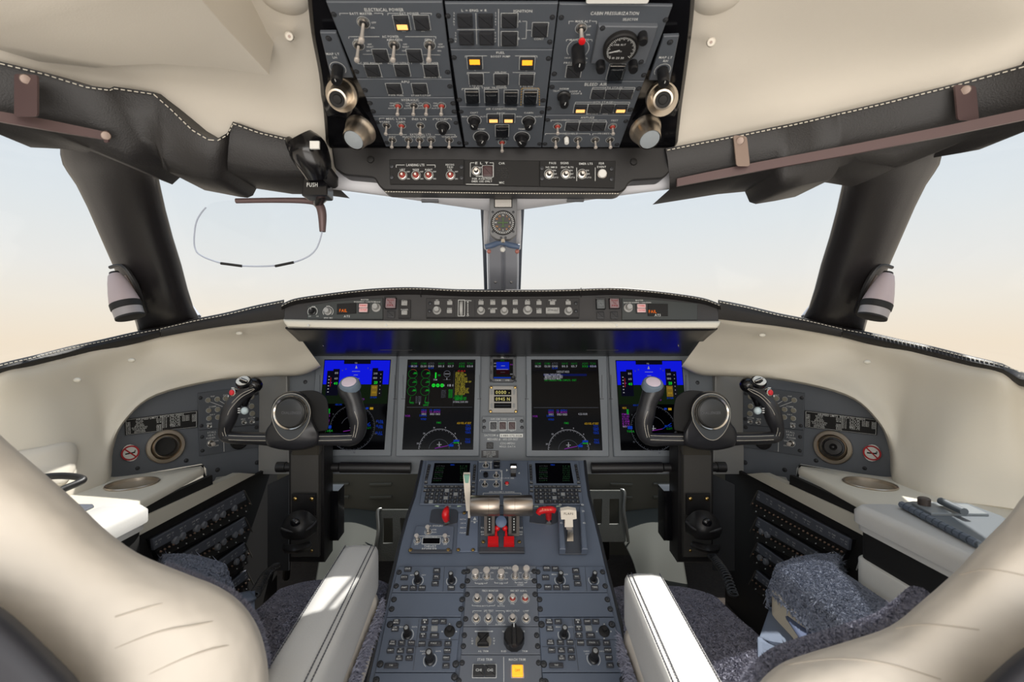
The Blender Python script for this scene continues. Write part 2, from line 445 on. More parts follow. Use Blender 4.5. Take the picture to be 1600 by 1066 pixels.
def fur(fn, count, m, name, parent, ln=.008, rad=.0017, u=(0, 1), v=(0, 1), mir=False):
    b = MB(m, mir); e = 1e-3
    for _ in range(count):
        a, c = random.uniform(*u), random.uniform(*v); p = fn(a, c)
        du = fn(min(1, a+e), c)-fn(max(0, a-e), c); dv = fn(a, min(1, c+e))-fn(a, max(0, c-e)); n = du.cross(dv)
        if n.length < 1e-12: continue
        n.normalize(); t1 = du.normalized(); t2 = n.cross(t1)
        k = random.uniform(.6, 1.2); tip = p+n*ln*k*.75+t1*random.gauss(0, ln*.6)+t2*random.gauss(0, ln*.6)
        ph = random.uniform(0, 6.28)
        ring = [p-n*.002+(t1*math.cos(ph+i*2.094)+t2*math.sin(ph+i*2.094))*rad for i in range(3)]
        b.add(ring+[tip], [(0, 1, 3), (1, 2, 3), (2, 0, 3)])
    o = b.build(name, parent); o['kind'] = 'stuff'; return o
# ================================================================ SETTING
def S(o): return tag(o, kind='structure')
FZ = 0.0
S(MB(FLOORC).box((0, .9, FZ-.02), (2.3, 2.6, .04)).build('floor'))
# ---- side walls: cream lining under the sills, with the cut-out for the grey side panels
SILL = [(-1691, 739, 0.3), (-454, 636, 0.6)] + [(-80, 605, .86), (0, 581, .90), (50, 570, .95), (107, 556, 1.02), (150, 545, 1.07), (200, 534, 1.13), (250, 522, 1.18), (300, 514, 1.17), (350, 508, 1.165), (400, 503, 1.155), (446, 497, 1.14)]
LIP = [(-1572, 1277, 0.3), (-394, 905, 0.6)] + [(-100, 812, .80), (0, 794, .86), (100, 780, .92), (164, 756, 1.01), (173, 700, 1.06), (196, 655, 1.09), (245, 616, 1.14), (345, 592, 1.24), (425, 586, 1.29), (470, 584, 1.30), (500, 571, 1.30)]
def wallrows():
    r0, r1, r2, r3, r4 = [], [], [], [], []
    for a, b in zip(SILL, LIP):
        f = lambda t, dd=0: tuple(a[k]*(1-t)+b[k]*t for k in range(2))+(a[2]*(1-t)+b[2]*t+dd,)
        r0.append(f(-.04, .02)); r1.append(f(.04, -.004)); r2.append(f(.3, .012)); r3.append(f(.7, .01)); r4.append(f(1.0, -.004))
    r5 = [(p[0]+(4 if p[0] < 180 else 0), p[1]+2, p[2]+.05) for p in LIP]
    return [r0, r1, r2, r3, r4, r5]
for side, mir in (('left', False), ('right', True)):
    b = MB(CREAMW, mir).rows(wallrows(), 60, 24)
    if not mir: WALLT = BVHTree.FromPolygons([Vector(v) for v in b.v], b.f)
    # outer skin added below and behind the lining against light leaks, lower black side face towards the seats
    b.grid(lambda u, v: Vector((-1.06-.0*v, .2+1.7*u, FZ+v*.70)), 2, 2)
    S(b.build('wall_'+side))
    q = [(.2, FZ), (1.45, FZ), (1.45, .435), (1.13, .435), (1.125, .493), (.2, .493)]
    o = MB(BLKM, mir).loft([[(-.705, y, z) for y, z in q], [(-.715, y, z) for y, z in q]]).build('equipment_cabinet', smooth=20); tag(o, 'matt black cabinet side holding the stacked circuit breakers on the %s' % side, 'cabinet')
S(MB(OLIVE).box((0, 1.78, .24), (2.1, .03, .5)).build('wall_front'))
# ---- upper dark leather bands with stitched upper edge
BL = [((-1443, -663, 0.25), (-1422, -375, 0.26)), ((-453, -131, 0.45), (-463, 20, 0.46))] + [((-60, 80, .66), (-60, 186, .68)), ((0, 96, .68), (0, 190, .70)), ((70, 113, .71), (70, 203, .74)), ((134, 133, .735), (140, 232, .78)), ((172, 138, .75), (205, 258, .80)),
      ((178, 135, .755), (228, 238, .81)), ((240, 144, .78), (247, 242, .82)), ((250, 153, .785), (256, 263, .82)), ((266, 167, .79), (264, 269, .83)), ((300, 200, .80), (300, 276, .84)), ((325, 215, .81), (325, 281, .845)),
      ((340, 216.5, .815), (340, 283, .85)), ((355, 208, .82), (350, 279, .855)), ((364, 190, .825), (356, 267, .855)), ((406, 205, .84), (420, 277, .87)), ((444, 214, .85), (469, 278, .88)), ((500, 222, .86), (520, 285, .89))]
BR = [((3045, -637, 0.25), (3024, -364, 0.26)), ((2040, -117, 0.45), (2050, 26, 0.46))] + [((1640, 90, .66), (1640, 190, .68)), ((1600, 101, .68), (1600, 198, .70)), ((1503, 128, .73), (1522, 213, .76)), ((1381, 159, .77), (1400, 262, .80)), ((1330, 171, .785), (1335, 252, .815)), ((1312, 175, .79), (1312, 258, .82)), ((1306, 176.5, .792), (1306, 270, .825)),
      ((1296, 179, .80), (1298, 280.5, .83)), ((1262, 187, .805), (1262, 288, .835)), ((1230, 194, .81), (1228, 293.5, .84)), ((1220, 196, .811), (1217, 290, .842)), ((1212, 197.5, .812), (1209, 272, .845)), ((1162, 208, .83), (1160, 277, .86)), ((1100, 220, .845), (1100, 287, .875)), ((1040, 232, .86), (1046, 296, .89))]
for i, B in enumerate((BL, BR)):
    b = MB(LTH)
    top = [P(*p[0]) for p in B]; bot = [P(*p[1]) for p in B]; N = len(B)
    out = [p+Vector((0, .05, .016)) for p in top]; under = [p+Vector((0, .10, .0)) for p in bot]
    mid = [(a+c)/2+Vector((0, -.006, -.004)) for a, c in zip(top, bot)]
    R = [out, top, [t.lerp(m_, .5)+Vector((0, -.003, -.002)) for t, m_ in zip(top, mid)], mid, [m_.lerp(c, .6)+Vector((0, -.002, 0)) for m_, c in zip(mid, bot)], bot, under]
    vs = [p for r in R for p in r]
    b.add(vs, [(j*N+k, j*N+k+1, (j+1)*N+k+1, (j+1)*N+k) for j in range(len(R)-1) for k in range(N-1)])
    o = S(b.build('trim_%d' % (1+i), smooth=60))
    pts = [P(p[0][0], p[0][1]+3.2, p[0][2]-.004) for p in B]
    q = MB(STITCH)
    for a, c in zip(pts, pts[1:]):
        n = max(1, int((c-a).length/.0075))
        for k in range(n): q.tube([a.lerp(c, k/n), a.lerp(c, (k+.62)/n)], .0009, 4)
    q.build('stitching', o)
# ---- headliner
hl = MB(CREAM)
L0 = [(-1661, -539, 0.25), (-575, -63, 0.45)] + [(-90, 150, .70), (0, 160, .72), (170, 185, .80), (330, 250, .86), (430, 260, .885), (525, 270, .90)]
L1 = [(-1522, -689, 0.25), (-497, -146, 0.45)] + [(-90, 70, .66), (0, 92, .69), (170, 130, .775), (330, 185, .83), (430, 205, .86), (520, 210, .87)]
L2 = [(-1382, -814, 0.25), (-420, -215, 0.45)] + [(-90, -10, .62), (0, 40, .66), (170, 75, .72), (330, 100, .76), (430, 120, .78), (510, 130, .79)]
L3 = [(-963, -933, 0.25), (-187, -281, 0.45)] + [(-90, -200, .50), (0, -140, .53), (170, -100, .56), (330, -60, .60), (430, -40, .62), (505, -40, .62)]
L4 = [Vector((-.78, .0, CAMZ+.42)), Vector((-.75, .05, CAMZ+.44)), Vector((-.70, .10, CAMZ+.46)), Vector((-.60, .10, CAMZ+.50)), Vector((-.5, .10, CAMZ+.53)), Vector((-.4, .1, CAMZ+.55)), Vector((-.3, .1, CAMZ+.56)), Vector((-.2, .1, CAMZ+.56))]
hl.rows([L0, L1, L2, L3, L4], 30, 24)
R0 = [(3211, -567, 0.25), (2132, -78, 0.45)] + [(1650, 140, .70), (1566, 160, .72), (1396, 195, .80), (1236, 230, .85), (1136, 250, .88), (1041, 270, .90)]
R1 = [(3072, -689, 0.25), (2055, -146, 0.45)] + [(1650, 70, .66), (1566, 95, .70), (1396, 150, .78), (1236, 188, .83), (1136, 205, .86), (1046, 215, .87)]
R2 = [(2933, -814, 0.25), (1978, -215, 0.45)] + [(1650, -10, .62), (1566, 30, .66), (1396, 70, .72), (1236, 100, .76), (1136, 120, .78), (1056, 130, .79)]
R3 = [(2517, -933, 0.25), (1746, -281, 0.45)] + [(1650, -200, .50), (1566, -140, .53), (1396, -100, .56), (1236, -60, .60), (1136, -40, .62), (1061, -40, .62)]
R4 = [Vector((-v.x, v.y, v.z)) for v in L4]
hl.rows([R0, R1, R2, R3, R4], 30, 24)
hl.grid(lambda u, v: Vector((-.24+.48*u, .1+.78*v, CAMZ+.57-.12*v)), 2, 2)
hl.grid(lambda u, v: Vector((-.75+1.5*u, -.5+.61*v, CAMZ+.47+.10*math.sin(math.pi*u))), 10, 2)
S(hl.build('ceiling', solid=0))
# ---- boxed cream fairing on the left headliner
b = MB(CREAM)
A = [P(-60, -70, .50), P(-60, 60, .63), P(60, 96, .70), P(150, 106, .72), P(185, 102, .705), P(250, 99.5, .69), P(340, 105, .685), P(421, 117, .69), P(345, 35, .58), P(290, -30, .50), P(250, -90, .45)]
top = [p+Vector((0, .03, .09)) for p in A]
for p in top[1:4]: p.z += .0
ring2 = [p+Vector((0, .0, .012)) for p in A]
ctr = sum(A, Vector())/len(A)
A2 = [p.lerp(ctr, .02)+Vector((0, 0, -.001)) for p in A]
side = [P(430, 55, .74) if i == 7 else p for i, p in enumerate(top)]
b.loft([side, ring2, A, A2])
S(b.build('trim_9', smooth=30))
# wedge facing the console on the fairing
for i, (px, py, D, mx) in enumerate(((448, -8, .66, False), (448, -8, .66, True))):
    b = MB(CREAM, mx); c = P(px, py, D)
    b.ball(c, .040, 20, (1, .9, .45))
    o = b.build('pad'); o.name = 'headliner_pad'
    tag(o, 'rounded cream headliner pad at the top edge, ' + ('right' if mx else 'left') + ' of the overhead console', 'pad', 'headliner pads')
for i, (px, py, D, s) in enumerate(((452, 57, .70, 'left'), (1111, 66, .70, 'right'))):
    c = P(px, py, D); n = (CAM-c).normalized(); M = Matrix.Translation(c+n*.03) @ n.to_track_quat('Z', 'Y').to_matrix().to_4x4()
    e = empty('headliner_screw', c, 'cream capped screw in the headliner on the %s side of the overhead console' % s, 'screw', 'headliner screws')
    MB(CREAM).lathe([(.0065, -.04), (.0065, .0), (.005, .0025), (.0022, .0025)], 18, M).build('washer', e)
    MB(TAN).lathe([(.0022, 0), (.002, .003)], 10, M).build('screw', e)
# ---- window pillars
ROWS = [(200, 84, 232, .80), (216, 84, 234, .81), (236, 84, 232, .83), (252, 89, 222, .85), (264, 97, 218, .87), (285, 112, 223, .90), (320, 130, 232, .95), (365, 150, 245, 1.0), (410, 170, 260, 1.05), (450, 187, 271, 1.09), (480, 198, 281, 1.12), (500, 206, 293, 1.16), (516, 210, 300, 1.21)]
for k, mir in ((5, False), (6, True)):
    b = MB(PILL, mir); rings = []
    for y, xl, xr, D in ROWS:
        l, r = P(xl, y, D), P(xr, y, D); c = (l+r)/2; h = (r-l)/2; ring = []
        for i in range(20):
            a = 2*math.pi*i/20; cx, sy = math.cos(a), math.sin(a)
            cx = math.copysign(abs(cx)**.7, cx); sy = math.copysign(abs(sy)**.7, sy)
            ring.append(c+h*cx+Vector((.25, 1, .15))*.035*sy+Vector((0, .03, 0)))
        rings.append(ring)
    b.loft(rings)
    o = S(b.build('trim_%d' % k, smooth=60))
    b = MB(POST, mir); b.tube([P(xr+7, y, D+.06) for y, xl, xr, D in ROWS[3:]], .004, 6); b.build('window_seal', o)
    b = MB(POST, mir); b.tube([P(262, 490, 1.2), P(285, 480, 1.22), P(303, 500, 1.22)], [.012, .03, .02], 10); b.build('pillar_foot', o)
# ---- window sills (black leather strips with stitching)
SL = [((-1606, 689), (-1606, 757), 0.3), ((-411, 611), (-411, 645), 0.6)] + [((-60, 588), (-60, 612), .85), ((0, 568), (0, 585), .90), ((50, 556), (50, 574), .95), ((107, 541.5), (107, 560), 1.02), ((160, 530), (160, 548), 1.08), ((208, 519), (208, 538), 1.13), ((250, 511), (250, 527), 1.16)]
SL2 = [((251, 510.5), (251, 527), 1.16), ((300, 499), (300, 518), 1.155), ((350, 489), (350, 510), 1.15), ((400, 477), (400, 504), 1.145), ((444, 468), (444, 499), 1.13)]
n = 3
for mir in (False, True):
    for seg in (SL, SL2):
        b = MB(LTH, mir)
        R = [[P(t[0], t[1]+3, D+.10) for t, c, D in seg], [P(*t, D+.02) for t, c, D in seg], [P(t[0], t[1]+1, D-.002) for t, c, D in seg], [P(t[0]*.5+c[0]*.5, t[1]*.5+c[1]*.5, D-.008) for t, c, D in seg], [P(*c, D) for t, c, D in seg], [P(c[0], c[1], D+.05) for t, c, D in seg]]
        N = len(seg); R = [cat_rom(r, 24) for r in R]; N = 25
        b.add([p for r in R for p in r], [(j*N+k, j*N+k+1, (j+1)*N+k+1, (j+1)*N+k) for j in range(len(R)-1) for k in range(N-1)])
        o = S(b.build('trim_%d' % (n if n < 5 else n+5), smooth=60)); n += 1
        stitches([P(t[0], t[1]+3.5, D-.0045) for t, c, D in (seg[2:] if seg is SL else seg)], STITCH, 'stitching', o, 46 if seg is SL else 34, .0009, mir=mir)
# ---- windscreen head frame and centre post
b = MB(WIN)
r0 = [(478, 250, .90), (600, 270, .90), (700, 280, .90), (783, 282, .90)]; r1 = [(480, 276, .905), (600, 296, .91), (700, 307, .92), (783, 313, .945)]
r2 = [(480, 290, .915), (600, 305.5, .925), (684, 317.5, .945), (783, 331, .985)]; r3 = [(480, 289, .935), (600, 304.5, .945), (684, 316.5, .965), (783, 330, 1.005)]; r4 = [(480, 282, 1.02), (600, 297, 1.06), (684, 309, 1.1), (783, 322, 1.15)]
b.rows([r0, r1, r2, r3, r4], 24, 16)
f = lambda r: [(1566-p[0], p[1], p[2]) for p in r][::-1]
b.rows([f(r0), f(r1), f(r2), f(r3), f(r4)], 24, 16)
S(b.build('trim_7', smooth=60))
b = MB(POST); rings = []
for y, xl, xr, D in ((300, 764, 804, 1.02), (330, 763, 808, 1.06), (360, 762, 810, 1.12), (385, 761, 811, 1.18), (420, 762, 811, 1.28), (470, 763, 810, 1.42)):
    xc = (xl+xr)/2
    rings.append([P(xl, y, D+.02)+Vector((0, .08, 0)), P(xl, y, D+.02), P(xl+3, y, D), P(xc-4, y, D-.006), P(xc, y, D+.012), P(xc+4, y, D-.006), P(xr-3, y, D), P(xr, y, D+.02), P(xr, y, D+.02)+Vector((0, .08, 0))])
b.loft(rings)
post = S(b.build('trim_8', smooth=30))
for s in (-1, 1):
    MB(mat('seal_grey', (92, 98, 108), .6)).tube([P(785+s*31, 322, 1.10), P(785+s*28, 385, 1.24), P(785+s*25.5, 465, 1.46)], .0052, 8).build('window_seal', post)
    MB(WIN).tube([P(785+s*25, 325, 1.04), P(785+s*26, 360, 1.10), P(785+s*25, 388, 1.16)], .006, 8).build('edge_strip', post)
MB(BLUEK).tube([P(758, 386, 1.10), P(770, 383, 1.10), P(783, 379, 1.09), P(797, 383, 1.10), P(812, 386, 1.10)], [.006, .007, .006, .007, .006], 10, smooth=14).build('bracket', post)
MB(mat('knob_red', (170, 110, 100), .5)).ball(P(764, 393, 1.10), .0055).ball(P(808, 393, 1.10), .0055).build('bracket_end', post)
MB(WHT).ball(P(785.5, 390, 1.085), .0065).build('pull_ball', post)
for x in (774, 799): MB(STEEL).lathe([(.004, 0), (.003, .002)], 10, Matrix.Translation(P(x, 441, 1.33)) @ Vector((0, -1, .3)).to_track_quat('Z', 'Y').to_matrix().to_4x4()).build('screw', post)
# ---- window panes
def pane(nm, q, mir):
    b = MB(GLASS, mir); c = [P(*p) for p in q]
    b.grid(lambda u, v: c[0].lerp(c[1], u).lerp(c[3].lerp(c[2], u), v), 6, 6); S(b.build(nm, solid=.004))
pane('window_1', [(215, 235, .93), (775, 322, 1.14), (775, 470, 1.52), (285, 510, 1.34)], False)
pane('window_2', [(215, 235, .93), (775, 322, 1.14), (775, 470, 1.52), (285, 510, 1.34)], True)
pane('window_3', [(-200, 120, .70), (150, 225, .90), (230, 525, 1.24), (-200, 640, .90)], False)
pane('window_4', [(-200, 120, .70), (150, 225, .90), (230, 525, 1.24), (-200, 640, .90)], True)

# ================================================================ GLARESHIELD
GE = [(440, 475), (460, 466.5), (500, 460), (560, 452.5), (610, 449), (655, 448.5), (720, 451.5), (783, 452), (850, 451.8), (905, 450.5), (960, 449), (1010, 452.5), (1060, 458.5), (1100, 465.5), (1126, 475)]
gs = empty('glareshield', P(783, 480, 1.14), 'black leather glareshield hood stretching under the windscreen with cream lower trim', 'glareshield')
def gsrow(dy, D, k=1.0): return [(x, 470+(y-470)*k+dy if k != 1 else y+dy, D+.05*abs((x-783)/343)**3*0) for x, y in GE]
b = MB(LTH).rows([gsrow(26, 1.15), gsrow(13, 1.135), gsrow(9, 1.122), gsrow(4, 1.108), gsrow(.5, 1.112), gsrow(1.0, 1.16), gsrow(4, 1.35), gsrow(8, 1.6)], 70, 21)
b.build('hood', gs, solid=.003, smooth=60)
q = [P(x, y+3.2, 1.1065) for x, y in GE]
stitches(q, STITCH, 'stitching', gs, 130, .0006)
for x in (658, 908): MB(BLKM).tube([P(x, 450, 1.110), P(x-1, 458, 1.107), P(x, 464, 1.12)], .0012, 5).build('hood_seam', gs)
b = MB(LEDGE).rows([[(443, 500, 1.13), (560, 502, 1.118), (783, 503.5, 1.116), (1000, 503, 1.118), (1125, 503, 1.13)], [(443, 501, 1.105), (560, 503, 1.096), (783, 504, 1.094), (1000, 504, 1.096), (1125, 503.5, 1.105)],
    [(446, 506, 1.10), (560, 508, 1.092), (783, 508.5, 1.09), (1000, 508.5, 1.092), (1123, 508.5, 1.10)], [(450, 510.5, 1.105), (560, 512.5, 1.098), (783, 512.5, 1.096), (1000, 512.5, 1.098), (1119, 512, 1.105)], [(452, 512, 1.15), (783, 513, 1.15), (1117, 513, 1.15)]], 60, 12)
b.build('cream_trim', gs, solid=.002)
for x in (482, 604, 675, 895, 963): MB(WHT).ball(P(x, 508.5, 1.09), .003).build('trim_stud', gs)
b = MB(mat('underside_black', (24, 23, 26), .32)).rows([[(446, 511, 1.12), (783, 512, 1.11), (1121, 512, 1.12)], [(468, 532, 1.235), (783, 533, 1.235), (1098, 532, 1.235)], [(486, 554.5, 1.358), (783, 555, 1.358), (1080, 554.5, 1.358)]], 30, 10)
b.build('underside', gs, solid=.004)
for x, y, D in ((505, 540, 1.27), (660, 517, 1.14), (760, 543, 1.30), (815, 543, 1.30), (1060, 541, 1.27), (905, 517, 1.14)): MB(STEEL).ball(P(x, y, D-.004), .0025, 8).build('screw', gs)
for x in (620, 940): MB(BLKS).box(P(x, 544, 1.31), (.09, .02, .012)).build('air_slot', gs)
GSP = Plane((445, 503, 1.118), (1122, 503, 1.118), (783, 462, 1.132))
fp = Pan('annunciator_fascia', 'long dark grey glareshield fascia panel carrying warning lights and clocks', 'panel', GSP, [(444, 502), (444, 482), (470, 472), (510, 466), (560, 461), (655, 458), (905, 458), (1000, 459), (1060, 465), (1100, 473), (1122, 483), (1123, 505), (783, 506)], mat('glare_grey', (54, 53, 54), .5), th=.012, off=-.001)
def side_ctrl(mx, nm, lab, poly):
    X = (lambda x: x) if not mx else (lambda x: x)
    p = Pan(nm, lab, 'panel', GSP, poly, mat('glare_panel', (60, 64, 64), .5), th=.004, off=.003); return p
L_ = side_ctrl(0, 'warning_panel', 'grey glareshield panel with orange FAIL display, left of the guidance panel', [(480, 499), (480, 478), (520, 471), (598, 466), (598, 499)])
L_.knob(488.4, 487, 5.5, .012, BLK, arc=7.5); L_.knob(512.7, 487, 6, .014, GREYK, arc=8, ptr=False)
L_.t('DIM', 490, 479.5, 2); L_.t('OFF', 484, 494.5, 1.6); L_.t('ON', 496, 494.5, 1.6); L_.t('VOL', 513, 478.5, 2); L_.t('SPKR MIC', 513, 497, 2)
L_.poly_part('time_display', [(527, 475.5), (556.5, 474), (556.5, 490), (527, 491.5)], 0, .003, BLKM, .0006)
L_.z = .0034; L_.t('FAIL', 537, 486, 4.6, 12, m=eORG); L_.z = .0004; L_.t('ATS', 542, 494.5, 3.2)
def warn(p, x, y):
    p.btn(x, y, 16, 15, outline=False, m=BTN, name='master_warning_button')
    o = p.btn(x, y-3.4, 13, 6, outline=False, m=PINK, ht=.006, txt='WARNING', txm=RED, th=2.4, name='warning_legend'); p.btn(x, y+3.4, 13, 6, outline=False, m=PINK, ht=.006, txt='CAUTION', txm=RED, th=2.4, name='caution_legend')
warn(L_, 568.5, 482); L_.t('MASTER', 570, 468.5, 2); L_.t('WARNING / CAUTION', 570, 471.8, 2)
L_.knob(588, 481, 7, .016, GREYK, ptr=False); L_.t('BARO', 590, 472, 2); L_.done()
R_ = side_ctrl(1, 'warning_panel', 'grey glareshield panel with orange FAIL display, right of the guidance panel', [(972, 500), (972, 466), (1020, 468), (1090, 474), (1090, 500)])
R_.knob(981.5, 481.5, 7, .016, GREYK, ptr=False); R_.t('BARO', 979, 473, 2); warn(R_, 1001.4, 482.5); R_.t('MASTER', 999, 469.5, 2); R_.t('WARNING / CAUTION', 1000, 473, 2)
R_.poly_part('time_display', [(1012, 475), (1043, 475.5), (1043, 494), (1012, 494)], 0, .003, BLKM, .0006)
R_.z = .0034; R_.t('FAIL', 1019, 487.5, 4.6, 12, m=eORG); R_.z = .0004; R_.t('ATS', 1027, 493, 3.2); R_.z = .0034; R_.t('ATS', 1027, 493, 3.2); R_.done()
def guard(p, x, y, w, h, m=PINK, txt=None, txm=RED):
    o = p.btn(x, y, w, h, outline=False, m=m, ht=.007, txt=txt, txm=txm, name='guarded_button', th=2.6)
    kx, ky = p.k(x, y); u, v = p.L(x, y); W, H = w*kx, h*ky
    g = MB(LENS).prism(roundpoly([(-W*.58, -H*.58), (W*.58, -H*.58), (W*.58, H*.6), (-W*.58, H*.6)], .001), .0, .011, .001)
    g.m(STEEL).tube([(-W*.58, H*.62, .004), (W*.58, H*.62, .004)], .0012, 6)
    c = g.build('clear_guard', p.root, True); c.location += Vector((u, v, 0)); return o
fp.z = .0006
guard(fp, 611, 474.5, 15, 15, txt='PUSH|TO|FIRE'); fp.btn(611, 491.5, 12, 11, outline=False); guard(fp, 959.4, 475, 14, 14, txt='PUSH|TO|FIRE'); fp.btn(959.4, 493, 11.5, 11, outline=False)
guard(fp, 938, 476, 12, 14, m=GREYK, txt='BTL|ARM', txm=LET); fp.btn(938, 493, 11.5, 11, outline=False)
fp.poly_part('switch_plate', [(623, 469), (642, 469), (642, 498), (623, 498)], 0, .003, BLKS, .0005)
for y, t in ((475, 'HUD'), (489.5, 'NORM')): fp.btn(632.5, y, 9, 6.5, outline=False, m=GREYK, ht=.007); 
fp.z = .0034; fp.t('STALL', 632.5, 470.5, 2); fp.t('PUSHER', 632.5, 484.5, 2); fp.done()
fg = Pan('flight_guidance_panel', 'black flight guidance panel with grey knobs and buttons in the centre of the glareshield', 'panel', GSP, [(666, 466), (905, 466), (905, 497), (666, 497)], mat('fgp_black', (43, 42, 43), .5), th=.005, off=.005)
for x, y in ((672, 474), (671, 486), (900, 474), (900, 486)): fg.screw(x, y, 3)
for x, y, t in ((683, 474, 'FD'), (703, 474, 'VS'), (702.5, 487, 'PERF'), (751.7, 474, 'FLC'), (770, 474, 'NAV'), (770, 487, '1/2 BANK'), (788, 474, 'HDG'), (805, 474, 'APPR'), (805, 487.5, 'B/C'), (824, 474, 'ALT'), (842, 474, 'YD'), (842, 487.5, 'TURB'), (863, 474, 'AP ENG'), (887.5, 474, 'FD')):
    fg.btn(x, y, 8, 5.6, outline=False, m=GREYK, ht=.005); fg.t(t, x, y-4.6, 2.1)
for x, y, r in ((683, 485.5, 6.5), (751.7, 486, 6.2), (788, 486.5, 6.2), (824.4, 485, 7.2), (888, 486.5, 6.5)):
    fg.knob(x, y, r, .017, GREYK, ptr=False, name='course_knob')
fg.arc(824.4, 485, 4, 0, 360)
k = MB(GREYK); k.lathe([(.020, -.0035), (.021, 0), (.020, .0035)], 30, Matrix.Rotation(math.pi/2, 4, 'Y')); o = k.build('pitch_wheel', fg.root, True); u, v = fg.L(721, 481.5); o.location = (u, v, -.009)
fg.frame(721, 481.5, 10, 25, .8); fg.line((731, 474), (731, 489), .8); fg.t('DOWN', 731, 470, 2); fg.t('UP', 731, 493.5, 2)
for y, s in ((473, 1), (490, -1)): fg.fillq([(729.6, y), (732.4, y), (731, y-2.5*s)], LET)
fg.btn(863, 486.5, 21, 9, outline=False, m=GREYK, ht=.009, name='disconnect_bar', txt='AP/YP DISC', txm=BLKM, th=2.2)
for x in (710, 742, 854): fg.line((x, 468), (x, 495), .5, BLKM)
fg.line((667, 496), (904, 496), 1.5, BLKM); fg.done()
# ================================================================ OVERHEAD
OH = Plane((695, 5, .60), (870, 5, .60), (783, 232, .86))
oc = empty('overhead_console', P(783, 120, .78), 'black overhead console housing that carries the grey switch panels', 'overhead console')
hp = Pan('t', None, None, OH, [(477, -80), (478, 0), (484, 60), (496, 118), (504, 178), (509, 240), (1059, 240), (1066, 178), (1076, 110), (1085, 40), (1088, 0), (1090, -80)], BLKP, plate=None, off=-.006)
bpy.data.objects.remove(hp.root)
b = MB(BLKP).prism(roundpoly(hp.poly, .02), 0, .16, .006); Mx = hp.M.copy()
b.v = [tuple(Mx @ Vector((x, y, z-.166))) for x, y, z in b.v]
b.build('housing', oc)
for mx in (False, True):   # sculpted cheeks around the air nozzles
    b = MB(BLKP, mx)
    b.rows([[(505, 118, .765), (520, 121, .76), (540, 133, .765), (556, 140, .775)], [(507, 150, .77), (522, 152, .755), (545, 160, .765), (566, 165, .79)], [(514, 182, .79), (530, 178, .785), (552, 183, .79), (575, 186, .81)]], 16, 12)
    b.build('cheek', oc, solid=.006, smooth=60)
OS = Plane((600, 244, .868), (960, 244, .868), (783, 300, .872))
FP_ = [(517, 229), (1054, 229), (1052, 262), (1040, 276), (1034, 279.5), (988, 282.5), (982, 287), (977, 297), (968, 301), (783, 300.5), (600, 298), (592, 291), (585, 278), (538, 274), (522, 263)]
fs = Pan('t', None, None, OS, FP_, BLKS, plate=None); bpy.data.objects.remove(fs.root)
b = MB(BLKS).prism(roundpoly(fs.poly, .006), -.05, 0, .003); b.v = [tuple(fs.M @ Vector(v)) for v in b.v]; b.build('lower_fascia', oc)
q = []
fsp = [OS.hit(x, y, -.002) for x, y in ((602, 299.5), (783, 302), (968, 302.5))]; stitches(fsp, STITCH, 'stitching', oc, 90, .0008)
for x, y in ((579, 249.5), (990, 253)): MB(BLKM).lathe([(.007, 0), (.006, .003), (.004, .004)], 18, Matrix.Translation(OS.hit(x, y)) @ OS.n.to_track_quat('Z', 'Y').to_matrix().to_4x4()).build('screw', oc)
MB(WHT).prism(roundpoly([(-.04, -.008), (.04, -.008), (.04, .008), (-.04, .008)], .003), 0, .002, M=Matrix.Translation(OH.hit(966, -6, .004)) @ Matrix((OH.U, OH.V, OH.n)).transposed().to_4x4()).build('placard', oc, label='white placard with red print')
# ---- electrical panel
def ohp(nm, lab, poly): return Pan(nm, lab, 'switch panel', OH, poly, OHG, th=.004, off=0, bev=.001, group='overhead switch panels')
p = ohp('electrical_power_panel', 'overhead ELECTRICAL POWER panel with large silver toggles, top of the left column', [(509.5, 3), (691, 3), (705.5, 122.5), (557, 122.5)])
p.t('ELECTRICAL POWER', 600, 15, 5, 61); p.t('BATT MASTER', 564, 21, 3.6, 35); p.br(531, 598, 20.5, 3, 40); p.t('EXT POWER', 639.5, 21, 3.6, 30); p.br(606, 674, 20.5, 3, 34)
p.tog(568, 35, 9, 4.2, name='battery_master_switch'); p.t('OFF', 584, 35, 2.6); p.t('ON', 582, 43, 2.6)
p.btn(628, 35, 23, 21, AMBERP, ly=-.2, lh=.38); p.btn(659, 35, 23, 21); p.t('AC', 631, 48, 2.4); p.t('DC', 661, 48, 2.4)
p.t('AC POWER', 610, 57, 3.6, 26); p.br(545, 681, 57, 3, 40)
for x, t in ((560.4, 'GEN 1'), (616, 'APU GEN'), (671.4, 'GEN 2')): p.t(t, x, 62, 3.4); p.tog(x, 70, 8, 3.9); p.t('OFF/|'[:3], x+17, 69, 2.2); p.t('RESET', x+18, 73, 2.2); p.t('ON', x+15, 79, 2.2)
p.line((567, 84.5), (688, 85.5), .5)
p.btn(595, 86.5, 22, 18); p.btn(648, 86.5, 22, 18)
p.t('AC ESS POWER', 578, 98.5, 3); p.t('AC/DC UTILITY', 625, 98.5, 3); p.t('DC POWER', 671, 98.5, 3)
for x in (582.5, 628.6, 673.7): p.btn(x, 109.5, 21.5, 16.5)
p.t('AC ESS XFR', 586, 119.5, 2.4); p.t('MAIN BUS TIE', 676, 120.5, 2.4)
for a in ((521.7, 22.5), (685.4, 24.5), (557, 112), (699.6, 112.6)): p.screw(*a)
p.done()
p = ohp('apu_panel', 'narrow overhead APU panel with two dark buttons', [(557.5, 123.5), (705.7, 123.5), (709.5, 151.5), (571, 151.5)])
p.t('APU', 633, 127.6, 3.6); p.btn(616, 138, 22, 14); p.btn(656, 138, 22, 14); p.t('PWR FUEL', 619, 148.6, 2.6); p.t('START/STOP', 658, 149, 2.6)
